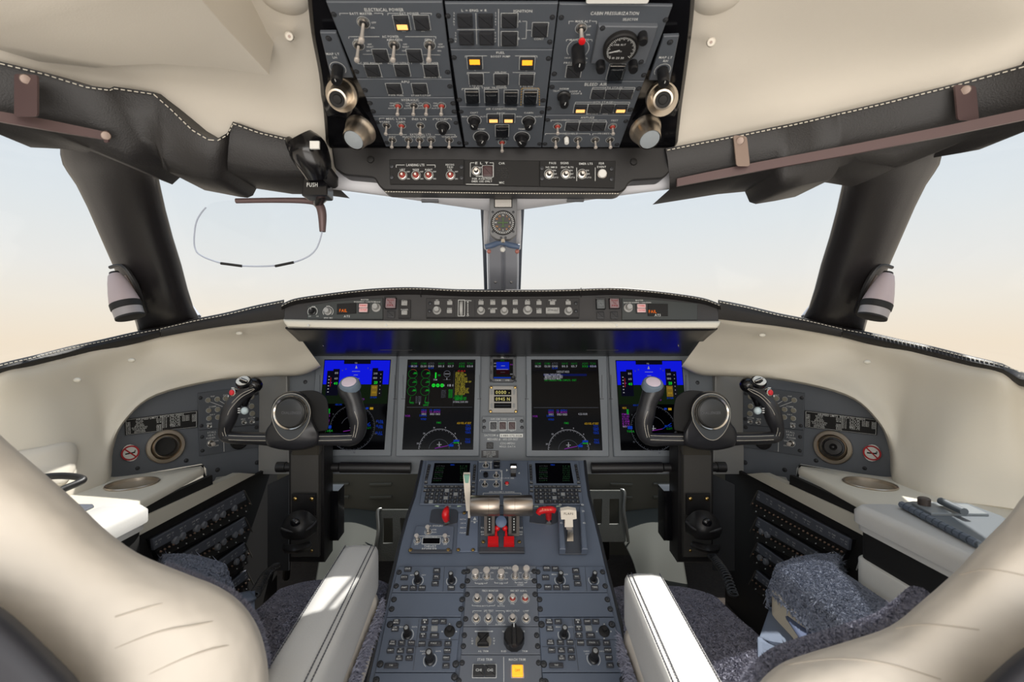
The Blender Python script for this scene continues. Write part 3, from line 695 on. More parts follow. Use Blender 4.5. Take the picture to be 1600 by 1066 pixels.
p.screw(570.5, 141); p.screw(703, 135); p.done()
p = ohp('hydraulic_panel', 'narrow overhead HYDRAULIC panel with four small toggles', [(571.5, 152.5), (709.7, 152.5), (713.5, 180.5), (582, 180.5)])
p.t('HYDRAULIC', 641, 156, 3.6, 27)
for x, r in ((622, 1), (646.7, 0), (666.5, 1), (690, 1)):
    p.tog(x, 165, 5.6, 3, red=r); [p.t(t, x-10, y, 2) for t, y in (('ON', 161), ('OFF', 165), ('AUTO', 169))]
for a in ((578, 161), (708, 161.5), (583, 174), (709.7, 174.5)): p.screw(*a)
p.done()
p = ohp('lights_panel', 'overhead EXTERNAL LTS panel with two rows of toggles at the foot of the left column', [(582.5, 181.5), (713.7, 181.5), (723, 229.5), (603, 229.5)])
p.t('MISC LTS', 616, 185.5, 3); p.br(593, 633, 184.5, 2.5, 24); p.t('IND LTS', 655, 186, 3); p.br(644, 665, 184.5, 2.5, 16); p.t('OVHD', 690.6, 186, 3); p.br(677, 705, 185, 2.5, 16)
p.t('BOARD', 601, 190, 2.2); p.t('CABIN', 626, 190, 2.2)
for x, r in ((604, 0), (627.5, 1), (657, 0)): p.tog(x, 196, 5.4, 3, red=r)
p.knob(692, 197, 9.5, .014, arc=11); p.t('EXTERNAL LTS', 657, 210, 3, 32); p.br(604, 711, 210, 2.5, 44)
for x, t in ((613, 'NAV'), (638.5, 'BEACON'), (656, 'STROBE'), (673.7, 'LOGO'), (702, 'WING INSP')): p.tog(x, 218.5, 5.2, 2.6); p.t(t, x, 213.5, 2.2)
for a in ((590, 191), (712.4, 192), (604.5, 223), (717.6, 223.5)): p.screw(*a, 3.5)
p.done()
# ---- centre column
p = ohp('engine_start_panel', 'overhead engine start and IGNITION panel with seven dark buttons', [(695, 5), (872, 5), (863.5, 76.5), (704, 76.5)])
p.t('L = ENG = R', 741, 16, 3.6, 40); p.t('IGNITION', 817, 17, 4, 29)
for x, y in ((726.6, 31), (759, 31), (729, 58.5), (760.5, 58.5)): p.btn(x, y, 23.5, 20, outline=False)
p.line((743.5, 20), (745, 69)); p.line((714, 46), (773, 46))
for x, t in ((709.5, 'START'), (774.5, 'START')):
    for i, c in enumerate('START'): p.t(c, x, 20+i*4.6, 2.6)
    for i, c in enumerate('STOP'): p.t(c, x+2.5*(1 if x < 740 else -.2), 51+i*4.6, 2.6)
p.line((779, 14), (779, 72), .9)
p.btn(796, 31.5, 24, 20); p.btn(796, 60, 24, 20); p.btn(843.7, 46, 23, 20); p.t('A', 812, 33, 3.5); p.t('B', 810.5, 60, 3.5); p.t('CONT', 842, 60.5, 3.2)
p.line((816, 33), (823, 33)); p.line((823, 33), (822, 60)); p.line((822, 60), (815, 60)); p.line((823, 47), (830, 47))
for a in ((699.9, 25), (863, 27), (705, 63.5), (859, 65.5)): p.screw(*a)
p.done()
p = ohp('fuel_panel', 'overhead FUEL panel with two amber boost pump lights and clear guarded switches', [(704.2, 77.5), (863.3, 77.5), (852.5, 165.5), (717, 165.5)])
p.t('FUEL', 782, 82, 3.6); p.t('BOOST PUMP', 782, 88, 3, 30); p.br(727, 839, 87, 3, 44)
p.btn(742, 97.5, 22, 18, AMBER, ly=.2, lh=.42); p.btn(823.5, 98.5, 22, 18, AMBER, ly=.2, lh=.42); p.t('L', 742.5, 109, 2.4); p.t('R', 822.5, 109.5, 2.4); p.t('XFLOW', 782, 113, 2.8); p.br(730, 836, 113, 3, 36)
for x, y, t in ((744, 123, 'L TO AUX'), (783, 123.5, 'XFLOW'), (823, 124, 'R TO AUX')): p.btn(x, y, 21, 15); p.t(t, x, y+11, 2.2)
p.t('TAIL TANK TRANSFER', 766, 137, 2.6); p.br(722, 842, 138, 2.5, 70)
for x, y in ((738, 150), (768, 150), (798.5, 151), (828.4, 151)): guard(p, x, y, 17, 15, m=BTN); p.frame(x, y, 22, 21)
for i in range(7):
    for x in (814, 843): p.line((x+(2.2 if x < 820 else -1.2)*(-i+6)/6, 138+i*4), (x, 140.4+i*4), 1, AMBERP if False else mat('dash_yellow', (190, 150, 60), .6))
for i in range(6): p.line((816+i*4.6, 137.5), (818.6+i*4.6, 137.5), 1, mat('dash_yellow', (190, 150, 60), .6))
for a in ((709.5, 90), (857, 91.5), (717.6, 156), (848.7, 157)): p.screw(*a)
p.done()
p = ohp('air_conditioning_panel', 'overhead AIR CONDITIONING panel with four black knobs and amber lights', [(717.2, 166.5), (852.3, 166.5), (845.8, 230.5), (727, 230.5)])
p.t('AIR CONDITIONING', 783, 170, 3.2, 48)
for x, y, t in ((741, 188, 'CKPT'), (826, 189, 'CABIN')): p.knob(x, y, 9.5, .016, arc=10.8, rot=30 if x < 780 else -20); p.t(t, x, 176, 2.4); p.t('MAN', x-15, 182, 2); p.t('AUTO', x+15, 182, 2)
for x, y in ((752, 213.5), (815.5, 214.5)): p.knob(x, y, 11, .016, arc=12.4, rot=35 if x > 780 else -25); p.t('TEMP', x, 201.5, 2.4)
p.btn(771, 184.5, 18, 11.5, AMBERP, ly=-.15, lh=.42); p.btn(794.6, 184.5, 18, 11.5, AMBERP, ly=-.15, lh=.42); p.t('PACK', 783, 176.5, 2.4)
guard(p, 784.5, 204, 17, 14, m=BTN); p.frame(784.5, 204, 21, 18); p.tog(784.5, 222, 5, 3.4, red=True); p.t('TRIM AIR', 784, 216, 2.2)
for a in ((720.5, 174.5), (846.8, 175.5), (728.5, 224), (843, 225)): p.screw(*a, 3.5)
p.done()
# ---- right column
p = ohp('cabin_pressurization_panel', 'overhead CABIN PRESSURIZATION panel with red tipped toggle and round altitude dial', [(874, 6), (1051, 9), (1007, 126), (859.5, 126)])
p.t('CABIN PRESSURIZATION', 960.6, 20.5, 5, 75); p.t('SELECTOR', 985, 30, 3.8, 24); p.t('MAN ALT', 911, 33, 3.2, 24); p.br(889, 932, 33, 4, 28); p.t('UP', 921, 41, 2.6); p.t('DN', 919, 54, 2.6)
p.tog(908, 44, 8, 3.4, tip=RED, name='manual_altitude_switch', fat=1.3); p.t('MAN RATE', 905, 62, 3, 30); p.br(885, 925, 61.5, 3, 32)
p.knob(903, 76, 10, .035, arc=17, skirt=False); p.t('DECR', 887, 90, 2.2); p.t('INCR', 914, 91, 2.2); p.t('PRESS CONT', 899, 98, 2.8, 36); p.btn(896.4, 111, 22, 17)
p.poly_part('selector_plate', [(935, 35), (1027, 36), (1020, 58), (1008, 94), (923, 94)], 0, .007, mat('selector_grey', (88, 92, 98), .5), .001)
for a in ((941, 38), (1001, 91)):
    o = p.screw(*a, 4); o.location.z = .007
u, v = p.L(969, 66); kx, ky = p.k(969, 66)
d = MB(BLKM).lathe([(27*kx, 0), (27*kx, .006), (25*kx, .008), (24*kx, .006)], 40); o = d.build('altitude_dial', p.root, True); o.location = (u, v, .0075+.004)
p.z = .0152
for i in range(37):
    a = math.radians(215-i*7); p.let.seg((u+22*kx*math.cos(a), v+22*kx*math.sin(a)), (u+(19 if i % 3 else 17)*kx*math.cos(a), v+(19 if i % 3 else 17)*kx*math.sin(a)), .7*kx, p.z)
p.let.m(LET).seg((u-2*kx, v), (u-17*kx, v-4*ky), 1.6*kx, p.z); p.t('CAB ALT', 967, 57, 2.6); p.t('1000 FT', 964, 68, 2.2); p.t('0 10 20 30', 962, 78, 3)
p.z = .0004; p.t('RATE', 1013, 52, 2.6); p.t('FAULT', 1004, 76, 2.6); p.t('DITCHING', 961, 97.5, 2.2)
for x, y in ((1003, 48), (937.5, 93), (988, 92.5)): o = p.knob(x, y, 7, .022, skirt=False, ptr=False)
guard(p, 962, 112, 20, 19, m=BTN); p.frame(962, 112, 25, 24)
for a in ((877, 27.5), (1040, 31), (866, 115.5), (1006, 117.5)): p.screw(*a)
p.done()
p = ohp('bleed_air_panel', 'overhead BLEED AIR panel with selector knob and two amber lit buttons', [(859.3, 127), (1006.5, 127), (987, 179), (853.5, 179)])
p.t('BLEED AIR', 931, 131.5, 4.6, 35); p.knob(881, 150, 10.5, .02, rot=-10); p.t('NORM', 881.5, 138.5, 2.6); p.t('TEST', 869, 142, 2.4); p.t('LOOP A', 899, 142.5, 2.4); p.t('LOOP B', 901, 146, 2.4)
p.t('14TH STAGE', 958, 136.8, 2.8); p.br(926, 992, 136.5, 2.5, 32); p.t('10TH STAGE', 942, 159.5, 2.8); p.br(899, 984, 159.5, 2.5, 32)
for x in (934.3, 956, 978): p.btn(x, 146.5, 20, 12.5)
for x, l in ((907, 1), (928.6, 0), (949, 0), (970, 1)): p.btn(x, 169, 19, 11.5, AMBERP if l else None, ly=-.15, lh=.4)
p.t('APU LCV', 925, 177.5, 2.2); p.t('ISOL', 946, 177.5, 2.2)
for a in ((862.5, 136), (998, 138.5), (857.5, 169.5), (985, 171.5)): p.screw(*a)
p.done()
p = ohp('anti_ice_panel', 'overhead ANTI-ICE panel with a white round push button at the foot of the right column', [(853.3, 180), (986.5, 180), (967.5, 230.5), (847, 230.5)])
p.t('ANTI-ICE', 918, 183.4, 3.2, 21); p.t('WING', 883, 187.5, 2.4); p.br(861, 905, 187.5, 2.5, 14); p.t('COWL', 927, 187.5, 2.4); p.br(907, 947, 187.5, 2.5, 16); p.t('TEST', 960, 188, 2.4)
for x in (893.7, 915, 936): p.btn(x, 197, 19, 11)
for x, y, r in ((871, 197, 1), (957, 197.5, 1), (868, 218, 0), (902.7, 218, 0), (930, 218.5, 0), (953, 218.5, 0)): p.tog(x, y, 5.4, 2.6, red=r)
kx, ky = p.k(885, 218); o = p.part('test_button', unit('push', lambda: MB(STEEL).lathe([(1, 0), (1, .3), (.75, .4)], 18, caps=False).m(WHT).lathe([(.72, .2), (.72, 2.0), (.6, 2.2)], 18)), 885, 215, (5*kx,)*3)
p.t('WINDSHIELD', 888, 208.5, 2.4); p.br(852, 922, 208.5, 2.5, 34); p.t('PROBES', 943, 208.5, 2.4); p.br(926, 960, 208.5, 2.5, 20)
for a in ((855.5, 187.5), (978, 189.5), (851.5, 225), (964, 226)): p.screw(*a, 3.5)
p.done()
for lab, poly, kn, tx, sc in (('left', [(500, 51), (525, 51), (552, 122), (517, 122)], (528, 107), ((520, 84, 'MAP LT'), (523, 89.5, 'LH')), (513.5, 60)), ('right', [(1037, 57), (1061, 56), (1047, 126), (1014, 126)], (1035, 110), ((1040, 89.5, 'MAP LT'), (1040, 95, 'RH')), (1047, 66))):
    p = Pan('dimmer_panel', 'small overhead MAP LT panel with one knob on the %s edge of the console' % lab, 'switch panel', OH, poly, OHG, off=.001, th=.005, bev=.001)
    p.knob(*kn, 8.5, .026, arc=12, skirt=False); p.screw(*sc, 4.5)
    for x, y, t in tx: p.t(t, x, y, 3.4)
    p.done()
# ---- air nozzles and map lights on the cheeks
def axis(a, b):
    d = (b-a).normalized(); return Matrix.Translation(a) @ d.to_track_quat('Z', 'Y').to_matrix().to_4x4()
for s, base, tip, fl in (('left', (537, 147, .735), (523, 158, .693), ((514, 128), (557, 163))), ('right', (1034, 151, .735), (1037, 158, .69), ((1054, 134), (1012, 170)))):
    e = empty('air_nozzle', P(*base), 'silver round air nozzle in the %s cheek of the overhead console' % s, 'air nozzle', 'overhead air nozzles')
    M = axis(P(*base), P(*tip)); d = P(*fl[0], base[2]-.004)-P(*fl[1], base[2]-.004)
    fm = MB(NICK); c = P(*base)
    ring = [P((fl[0][0]+fl[1][0])/2, (fl[0][1]+fl[1][1])/2, base[2])+d*.5*math.cos(t) + d.cross(Vector((0, 1, .35))).normalized()*.024*math.sin(t) for t in [2*math.pi*i/28 for i in range(28)]]
    nv = Vector((0, -.7, -.7))
    fm.loft([[q+nv*z for q in ring] for z in (.0, .010)]); fm.build('flange', e)
    MB(NICK).lathe([(.020, 0), (.0185, .014), (.0155, .018), (.0155, .022), (.0145, .040), (.0118, .0405)], 30, M, caps=False).build('nozzle', e)
    MB(BLKM).lathe([(.0125, .030), (.0122, .0385), (.007, .038), (.006, .0405), (.002, .041)], 24, M).build('vent_core', e)
for s, base, tip in (('left', (564, 203, .795), (553, 219, .765)), ('right', (1008, 202, .795), (1009, 220, .765))):
    e = empty('map_light', P(*base), 'silver map light with frosted lens at the lower %s of the overhead console' % s, 'lamp', 'overhead map lights')
    M = axis(P(*base), P(*base)+Vector((-.009 if s == 'left' else .003, -.020, -.030)))
    MB(NICK).lathe([(.027, 0), (.0255, .006), (.0235, .008), (.0225, .014), (.0195, .028), (.0178, .032)], 32, M, caps=False).build('lamp_shell', e)
    MB(mat('lens_frost', (150, 157, 162), .2)).lathe([(.0178, .027), (.0162, .0312), (.008, .0322)], 28, M).build('lens', e)
# ---- lower strip panels
p = Pan('landing_lights_panel', 'black LANDING LTS panel with four red toggles in the lower overhead strip', 'switch panel', OS, [(608, 249), (725, 249), (725, 289), (609.5, 288)], BLKM, th=.003, off=.003)
p.t('LANDING LTS', 649, 258, 3.6, 28); p.br(619, 680, 258, 4, 34)
for x, t in ((629, 'LEFT'), (650, 'NOSE'), (670, 'RIGHT')): p.t(t, x, 265.2, 2.6)
for x in (629, 650, 670, 704): p.tog(x, 274, 6, 1.2, red=True, fat=.62); p.t('OFF', x+9, 268.5, 2); p.t('ON', x+9, 279.5, 2)
for i, t in enumerate(('RECOG', 'TAXI', 'LTS')): p.t(t, 703, 257.5+i*3.8, 2.6)
for a in ((612, 260), (612, 277), (721, 261), (721, 278)): p.screw(*a, 3.6)
p.done()
p = Pan('emergency_locator_panel', 'black ELT panel with white lettering and microphone grille in the lower overhead strip', 'switch panel', OS, [(725.8, 249.5), (842.6, 251), (842.6, 291.5), (725.8, 289.5)], BLKM, th=.003, off=.003)
p.t('E L T', 752.7, 255, 3.6, 20); p.br(735, 771, 254.5, 22, 24); p.tog(744, 267, 6, 1.4, fat=.9); p.btn(762, 268, 15, 16, m=mat('dark_red', (60, 28, 30), .4)); p.t('ON', 750, 262, 2.4); p.t('ARMED', 749, 275.5, 2.2)
for i, t in enumerate(('FOR AVIATION', 'EMER USE ONLY')): p.t(t, 753, 279.5+i*4, 2.8)
p.line((728, 288), (779, 288.8), .8); p.t('CVR', 784, 255.5, 3.2); p.t('MIC', 784, 285.5, 3.2)
for i in range(6):
    for j in range(5): p.frame(777+i*3.4, 263+j*3.6, 1.2, 1.2, 1.2, m=BLKP)
p.done()
p = Pan('cabin_signs_panel', 'black PASS SIGNS panel with a cream round button in the lower overhead strip', 'switch panel', OS, [(843.3, 251), (962, 251.5), (960, 294), (843.3, 291.5)], BLKM, th=.003, off=.003)
p.t('PASS', 863.5, 255, 3.2); p.t('SIGNS', 882, 255, 3.2); p.t('NO SMKG', 861.5, 261.5, 2.6); p.t('SEAT BLTS', 886, 261.5, 2.6); p.t('EMER LTS', 915.5, 256, 3.2); p.t('FDR', 940, 255.5, 3.2); p.t('EVENT', 940, 261, 3)
for x in (858, 884, 909.5): p.tog(x, 272, 6.4, 1.2, fat=.8); p.t('ON', x+8, 266.5, 2.2); p.t('OFF', x+9, 272, 2.2); p.t('AUTO', x+9.5, 277.5, 2.2)
p.line((901, 262), (901, 283), .8); p.line((930, 262), (930, 283), .8)
kx, ky = p.k(940, 272); p.part('event_button', unit('push2', lambda: MB(STEEL).lathe([(1.15, 0), (1.15, .3), (1, .4)], 24, caps=False).m(WHT).lathe([(.98, .2), (.98, .6), (.8, .75)], 24)), 940.5, 272, (6.6*kx,)*3)
for a in ((847, 263), (847, 279), (955.5, 264), (955.5, 280)): p.screw(*a, 3.6)
p.done()
# ---- sun visor rails, brackets, catches
def rail(lab, pts, br_):
    e = empty('visor_rail', P(pts[0][0], pts[0][1], pts[0][3]), lab, 'rail')
    b = MB(PLUM); rings = []
    for x, y0, y1, D in pts:
        a, c = P(x, y0, D), P(x, y1, D); rings.append([a, c, c+Vector((0, .005, 0)), a+Vector((0, .005, 0))])
    b.loft(rings); b.build('rail_bar', e)
    for (x0, y0, x1, y1, D, m) in br_:
        q = roundpoly([(x0, y0), (x1, y0+2), (x1+5*(1 if x0 > 783 else 0), y1), (x0+5*(1 if x0 > 783 else 0), y1)], 5, 4)
        fr = [P(*k, D) for k in q]; B = MB(m).loft([fr, [k+Vector((0, .003, .001)) for k in fr]]); br2 = B.build('bracket', e)
        c = P((x0+x1)/2, y0+9, D-.001); MB(TAN).lathe([(.007, 0), (.006, .003), (.003, .0035)], 16, Matrix.Translation(c) @ (CAM-c).to_track_quat('Z', 'Y').to_matrix().to_4x4()).m(BLKM).build('screw', br2)
    return e
rail('dull plum metal sun visor rail along the left upper window band', [(-1373, -429, -389, 0.25), (-40, 166, 181, .655), (0, 174, 190, .67), (80, 188, 204, .715), (165, 206, 218, .755)], [(22, 115, 58, 182, .672, PLUM), (162, 203, 169, 223, .75, PLUM)])
rail('dull plum metal sun visor rail along the right upper window band', [(3028, -444, -397, 0.25), (1640, 160, 178, .655), (1600, 170, 187, .67), (1480, 196, 212, .725), (1330, 226, 241, .78), (1180, 254, 268, .83), (1100, 270, 283, .855), (1058, 279, 291, .87)], [(1492, 132, 1525, 188, .72, PLUM), (1146, 211, 1167, 260, .825, TAN)])
for x, y, s in ((672, 309, 'left'), (899, 308, 'right')):
    e = empty('visor_catch', P(x, y, .93), 'small dark T-shaped visor catch under the strip panel, %s of the compass' % s, 'catch', 'visor catches')
    MB(VCG).box(P(x, y-3, .93), (.017, .008, .012)).build('stem', e); MB(VCG).box(P(x, y+5, .93), (.034, .008, .005)).build('crossbar', e)
# ---- monocle sun visor
e = empty('sun_visor', P(480, 230, .84), 'clear rounded sun visor hanging in the left windscreen from a black PUSH clip', 'sun visor')
D = .90
oval = [(370, 312), (330, 318), (309, 340), (303, 365), (304, 388), (315, 400), (345, 411), (380, 415.5), (430, 415), (470, 406), (492, 391), (502, 365), (504, 340), (498, 318), (480, 311), (430, 311)]
q = cat_rom([P(x, y, D) for x, y in oval]+[P(*oval[0], D)], 90)[:-1]
MB(VISG).loft([q, [p+Vector((0, .003, 0)) for p in q]]).build('lens', e, smooth=20)
ed = cat_rom([P(x, y, D) for x, y in oval], 90)
MB(mat('lens_edge', (176, 184, 200), .2)).tube([p+Vector((0, .0015, 0)) for p in ed[8:72]], .0016, 6).build('lens_rim', e)
MB(PLUM).tube([P(369, 314, D), P(430, 313, D), P(480, 314, D), P(496, 318, D), P(503, 332, D), P(504, 362, D)], [.005, .0052, .006, .008, .0088, .006], 10, smooth=24).build('frame_arm', e)
for a, c in (((345, 411.5), (378, 415.8)), ((430, 416), (459, 410))): MB(BLKM).tube([P(*a, D), P(*c, D)], .0026, 6).build('edge_clip', e)
o = MB(BLKP).prism(roundpoly([(-.024, -.018), (.024, -.018), (.024, .018), (-.02, .018)], .004), -.03, 0, .002, M=Matrix.Translation(P(491, 291, .85)) @ Matrix.Rotation(math.pi/2, 4, 'X')).build('push_clip', e)
MB(LET).text('PUSH', 0, 0, .0075, .020, .0008, M=Matrix.Translation(P(488, 289, .85)) @ Matrix.Rotation(math.pi/2, 4, 'X')).build('lettering', o)
MB(BLKP).tube([P(505, 300, .87), P(498, 312, .89), P(495, 318, .90)], [.016, .012, .008], 10).build('clip_stem', e)
MB(BLKP).tube([P(468, 212, .82), P(480, 232, .83), P(492, 258, .84), P(497, 280, .85)], [.022, .034, .030, .020], 14, smooth=12).build('swivel_housing', e)
MB(BLKP).tube([P(450, 217, .82), P(460, 232, .82), P(474, 255, .83)], [.006, .012, .005], 10, smooth=10).build('swivel_lever', e)
MB(WHT).box(P(492, 227, .785), (.016, .004, .013)).build('placard', e, label='small white placard')
MB(BLKS).tube([P(505, 262, .84), P(518, 282, .86), P(524, 292, .87)], [.012, .014, .006], 8).build('bracket', e)
# ---- pillar lamps
for s, mir in (('left', False), ('right', True)):
    e = empty('pillar_lamp', P(190 if not mir else 1376, 465, 1.02), 'pinkish grey cone lamp on the lower %s window pillar' % s, 'lamp', 'pillar lamps')
    a, c = P(179, 428, 1.03), P(203, 494, 1.03); L = (c-a).length; M = axis(a, c)
    MB(LAV, mir).lathe([(.010, 0), (.0135, .004), (.0185, L*.2), (.0238, L*.42), (.0278, L*.62), (.0285, L*.68)], 28, M, caps=False).build('lamp_shell', e)
    MB(BLKM, mir).lathe([(.009, -.004), (.012, .006), (.004, .01)], 16, M).build('cap', e)
    MB(BLKM, mir).lathe([(.0285, L*.68), (.0295, L*.69), (.0295, L*.82), (.0285, L*.83)], 28, M).build('band', e)
    MB(mat('lamp_end', (150, 146, 148), .4), mir).lathe([(.028, L*.83), (.0275, L*1.0), (.024, L*1.02)], 28, M).m(BLKM).lathe([(.0278, L*1.0), (.0278, L*1.04), (.02, L*1.06)], 28, M).build('lens_ring', e)
    MB(BLKS, mir).tube([P(172, 418, 1.06), P(192, 416, 1.05), P(210, 440, 1.06), P(222, 470, 1.08), P(229, 488, 1.10)], [.004, .006, .006, .006, .005], 8, smooth=16).build('mount', e)
    MB(TAN, mir).tube([P(196, 432, 1.065), P(208, 455, 1.07), P(216, 482, 1.09)], [.008, .012, .006], 8, smooth=10).build('backplate', e)
# ---- standby compass on the centre post
CPL = Plane((765, 340, .94), (808, 340, .94), (786, 372, .945))
p = Pan('standby_compass', 'grey standby compass on the windscreen centre post with round black dial', 'compass', CPL, [(765, 303), (808, 303), (808, 366), (797, 374), (776, 374), (765.5, 366)], mat('compass_grey', (100, 101, 103), .5), th=.04, rnd=.004, plate='compass_case')
p.poly_part('placard', [(772, 311), (800.5, 311), (800.5, 325), (772, 325)], -.001, .0008, BLKM); p.z = .001; p.fillq([(773.5, 312), (799, 312), (799, 323.5), (773.5, 323.5)], mat('placard_print', (196, 192, 186), .6))
for i in range(4): p.z = .0013; p.line((774.5, 314+i*2.6), (798, 314+i*2.6), .4, LETG)
u, v = p.L(786, 348.5); kx, ky = p.k(786, 348.5)
o = MB(BLKS).lathe([(18.8*kx, 0), (18.8*kx, .003), (17.6*kx, .004), (17.4*kx, .0025)], 48).build('dial', p.root, True); o.location = (u, v, .002)
p.z = .0048
for i in range(36):
    a = math.radians(i*10); p.let.seg((u+17*kx*math.cos(a), v+17*kx*math.sin(a)), (u+14*kx*math.cos(a), v+14*kx*math.sin(a)), .7*kx, p.z)
for i, t in enumerate('N36E1215S2124W3033'.replace('1215', '').replace('2124', '').replace('3033', '')[:0] or ['N', '3', '6', 'E', '12', '15', 'S', '21', '24', 'W', '30', '33']):
    a = math.radians(90-i*30); p.let.m(mat('dial_orange', (190, 130, 60), .6) if i % 3 else LET).text(t, u+11.3*kx*math.cos(a), v+11.3*kx*math.sin(a), 2.6*ky, None, p.z)
g_ = mat('dial_green', (60, 90, 40), .6); p.let.m(g_)
p.let.seg((u, v+8*ky), (u, v-7*ky), 1.8*kx, p.z); p.let.seg((u-8*kx, v), (u+8*kx, v), 1.8*kx, p.z+.0001); p.let.seg((u-3*kx, v-6*ky), (u+3*kx, v-6*ky), 1.4*kx, p.z+.0001)
for a in ((770, 331.5), (802, 331.5), (770, 362), (802, 362), (783, 371.5), (790, 371.5), (773, 304.8), (799, 304.8)): p.screw(*a, 1.8)
p.done('dial_markings')
MB(NICK).tube([P(786, 374, .945), P(786, 379, .945)], .004, 8).build('adjuster', p.root)
# ================================================================ MAIN INSTRUMENT PANEL
IP = Plane((507, 560, 1.36), (1062, 560, 1.36), (783, 705, 1.29))
ip = Pan('instrument_panel', 'grey main instrument panel between the side fairings, below the glareshield', 'panel', IP, [(448, 548), (1118, 548), (1112, 741), (456, 741)], IGREY, th=.01, off=-.008)
for x, y in ((477, 597), (1090, 598), (757, 549), (812, 549)): ip.screw(x, y, 3)
ip.t('SATCOM # :', 769, 680.3, 3.4, 24); ip.t('MEDAIRE # : 602-239-3627', 785.5, 686.5, 3.4, 48); ip.t('CDU-MFDU', 793, 693, 3); ip.t('MSGS: DATA', 793, 698, 2.8)
ip.poly_part('phone_placard', [(781, 678), (817, 678), (817, 683.6), (781, 683.6)], 0, .001, WHT); ip.z = .0014; ip.t('1-480-575-0128', 799, 681, 2.8, 32, m=BLKM); ip.z = .0004
ip.btn(765.6, 696.5, 10.5, 10, outline=False, name='data_socket', m=BLKS); 
ip.poly_part('warning_placard', [(752, 704), (779, 704), (779, 715.5), (752, 715.5)], 0, .0006, BLKS); ip.z = .001
for i, t in enumerate(('REMOVE KEY BEFORE', 'FLIGHT DATA LOADING', 'ELECTRIC EQUIPMENT', 'AS REQD')): ip.t(t, 765, 706.3+i*2.5, 1.8, 19 if i < 3 else 9)
ip.z = .0004; ip.done()
for mir in (False, True):
    b = MB(FAIR, mir); f0, f1 = [(416, 560), (450, 555)], 0
    top = [P(404, 560, 1.385), P(418, 560, 1.372), P(446, 558, 1.345), P(448, 558, 1.345)]; bot = [P(404, 741, 1.375), P(418, 741, 1.355), P(450, 741, 1.295), P(452, 741, 1.295)]
    b.loft([top+[p+Vector((0, .05, 0)) for p in top[::-1]], bot+[p+Vector((0, .05, 0)) for p in bot[::-1]]])
    e = b.build('corner_fairing', smooth=20); tag(e, 'light grey vertical fairing between the displays and the %s side panel' % ('right' if mir else 'left'), 'fairing')
    X = (lambda x: x) if not mir else (lambda x: 1566-x)
    MB(BLKS).tube([P(X(433), 730, 1.24), P(X(447), 730, 1.24)], .014, 16).tube([P(X(447), 730, 1.24), P(X(530), 730.5, 1.25)], .0125, 14).m(BLKS).tube([P(X(532), 730.5, 1.245), P(X(642), 731.5, 1.255)], [.0145, .0145], 16).build('roll')
    r = bpy.data.objects['roll']; r.name = 'padded_bar'
    tag(r, 'black padded grip bar under the displays on the %s of the pedestal' % ('right' if mir else 'left'), 'bar', 'padded bars')
# ---- display units
def display(lab, bez, scr):
    p = Pan('display_unit', lab, 'screen', IP, bez, DUGREY, th=.012, off=.004, bev=.002, rnd=.004, group='cockpit displays', plate='bezel')
    p.poly_part('screen', scr, -.001, .0008, SCR)
    x0, x1 = bez[0][0], bez[1][0]; y0, y1 = bez[0][1], bez[2][1]
    for x in (scr[0][0]-7, scr[1][0]+6):
        p.line((x, 586), (x, 622), .7, BLKS); p.line((x-3, 623.5), (x+3, 623.5), .8, BLKS)
    p.line((bez[1][0]-17, 555.5), (bez[1][0]-8, 555.5), 1.3, LETG)
    p.z = .0011
    def UVf(u, v):   # screen coordinates 0..1 to pixels
        a = Vector(scr[0]).lerp(Vector(scr[1]), u); b = Vector(scr[3]).lerp(Vector(scr[2]), u); q = a.lerp(b, v); return (q.x, q.y)
    p.uv = UVf
    def R(u0, v0, u1, v1, m, dz=0): p.fillq([UVf(u0, v0), UVf(u1, v0), UVf(u1, v1), UVf(u0, v1)], m, dz)
    def T(t, u, v, h, w, m, dz=.0002):
        z = p.z; p.z += dz; x, y = UVf(u, v); p.t(t, x, y, h, w, m=m); p.z = z
    p.R = R; p.T = T; return p
def arcm(p, cu, cv, r, m, a0=0, a1=180, ticks=True, w=.6, lab=True):
    x, y = p.uv(cu, cv); p.z += .0002; p.arc(x, y, r, a0, a1, w, 40, m=m)
    kx, ky = p.k(x, y); u, v = p.L(x, y)
    if ticks:
        n = int((a1-a0)/5)
        for i in range(n+1):
            a = math.radians(a0+i*5); p.let.m(m).seg((u+r*kx*math.cos(a), v+r*kx*math.sin(a)), (u+(r-(2.4 if i % 2 == 0 else 1.4))*kx*math.cos(a), v+(r-(2.4 if i % 2 == 0 else 1.4))*kx*math.sin(a)), .5*kx, p.z)
        if lab:
            for i, t in enumerate(('3', '6', '9', 'N', '33', '30')):
                a = math.radians(a0+14+i*(a1-a0-28)/5); p.let.text(t, u+(r+3)*kx*math.cos(a), v+(r+3)*kx*math.sin(a), 2.4*ky, None, p.z)
    p.let.m(LET); p.z -= .0002
def plane_sym(p, cu, cv, s, m):
    x, y = p.uv(cu, cv); p.z += .0004
    p.line((x, y-4*s), (x, y+3.4*s), 1*s, m); p.line((x-3.6*s, y+.3*s), (x+3.6*s, y+.3*s), .9*s, m); p.line((x-1.6*s, y+3*s), (x+1.6*s, y+3*s), .7*s, m); p.z -= .0004
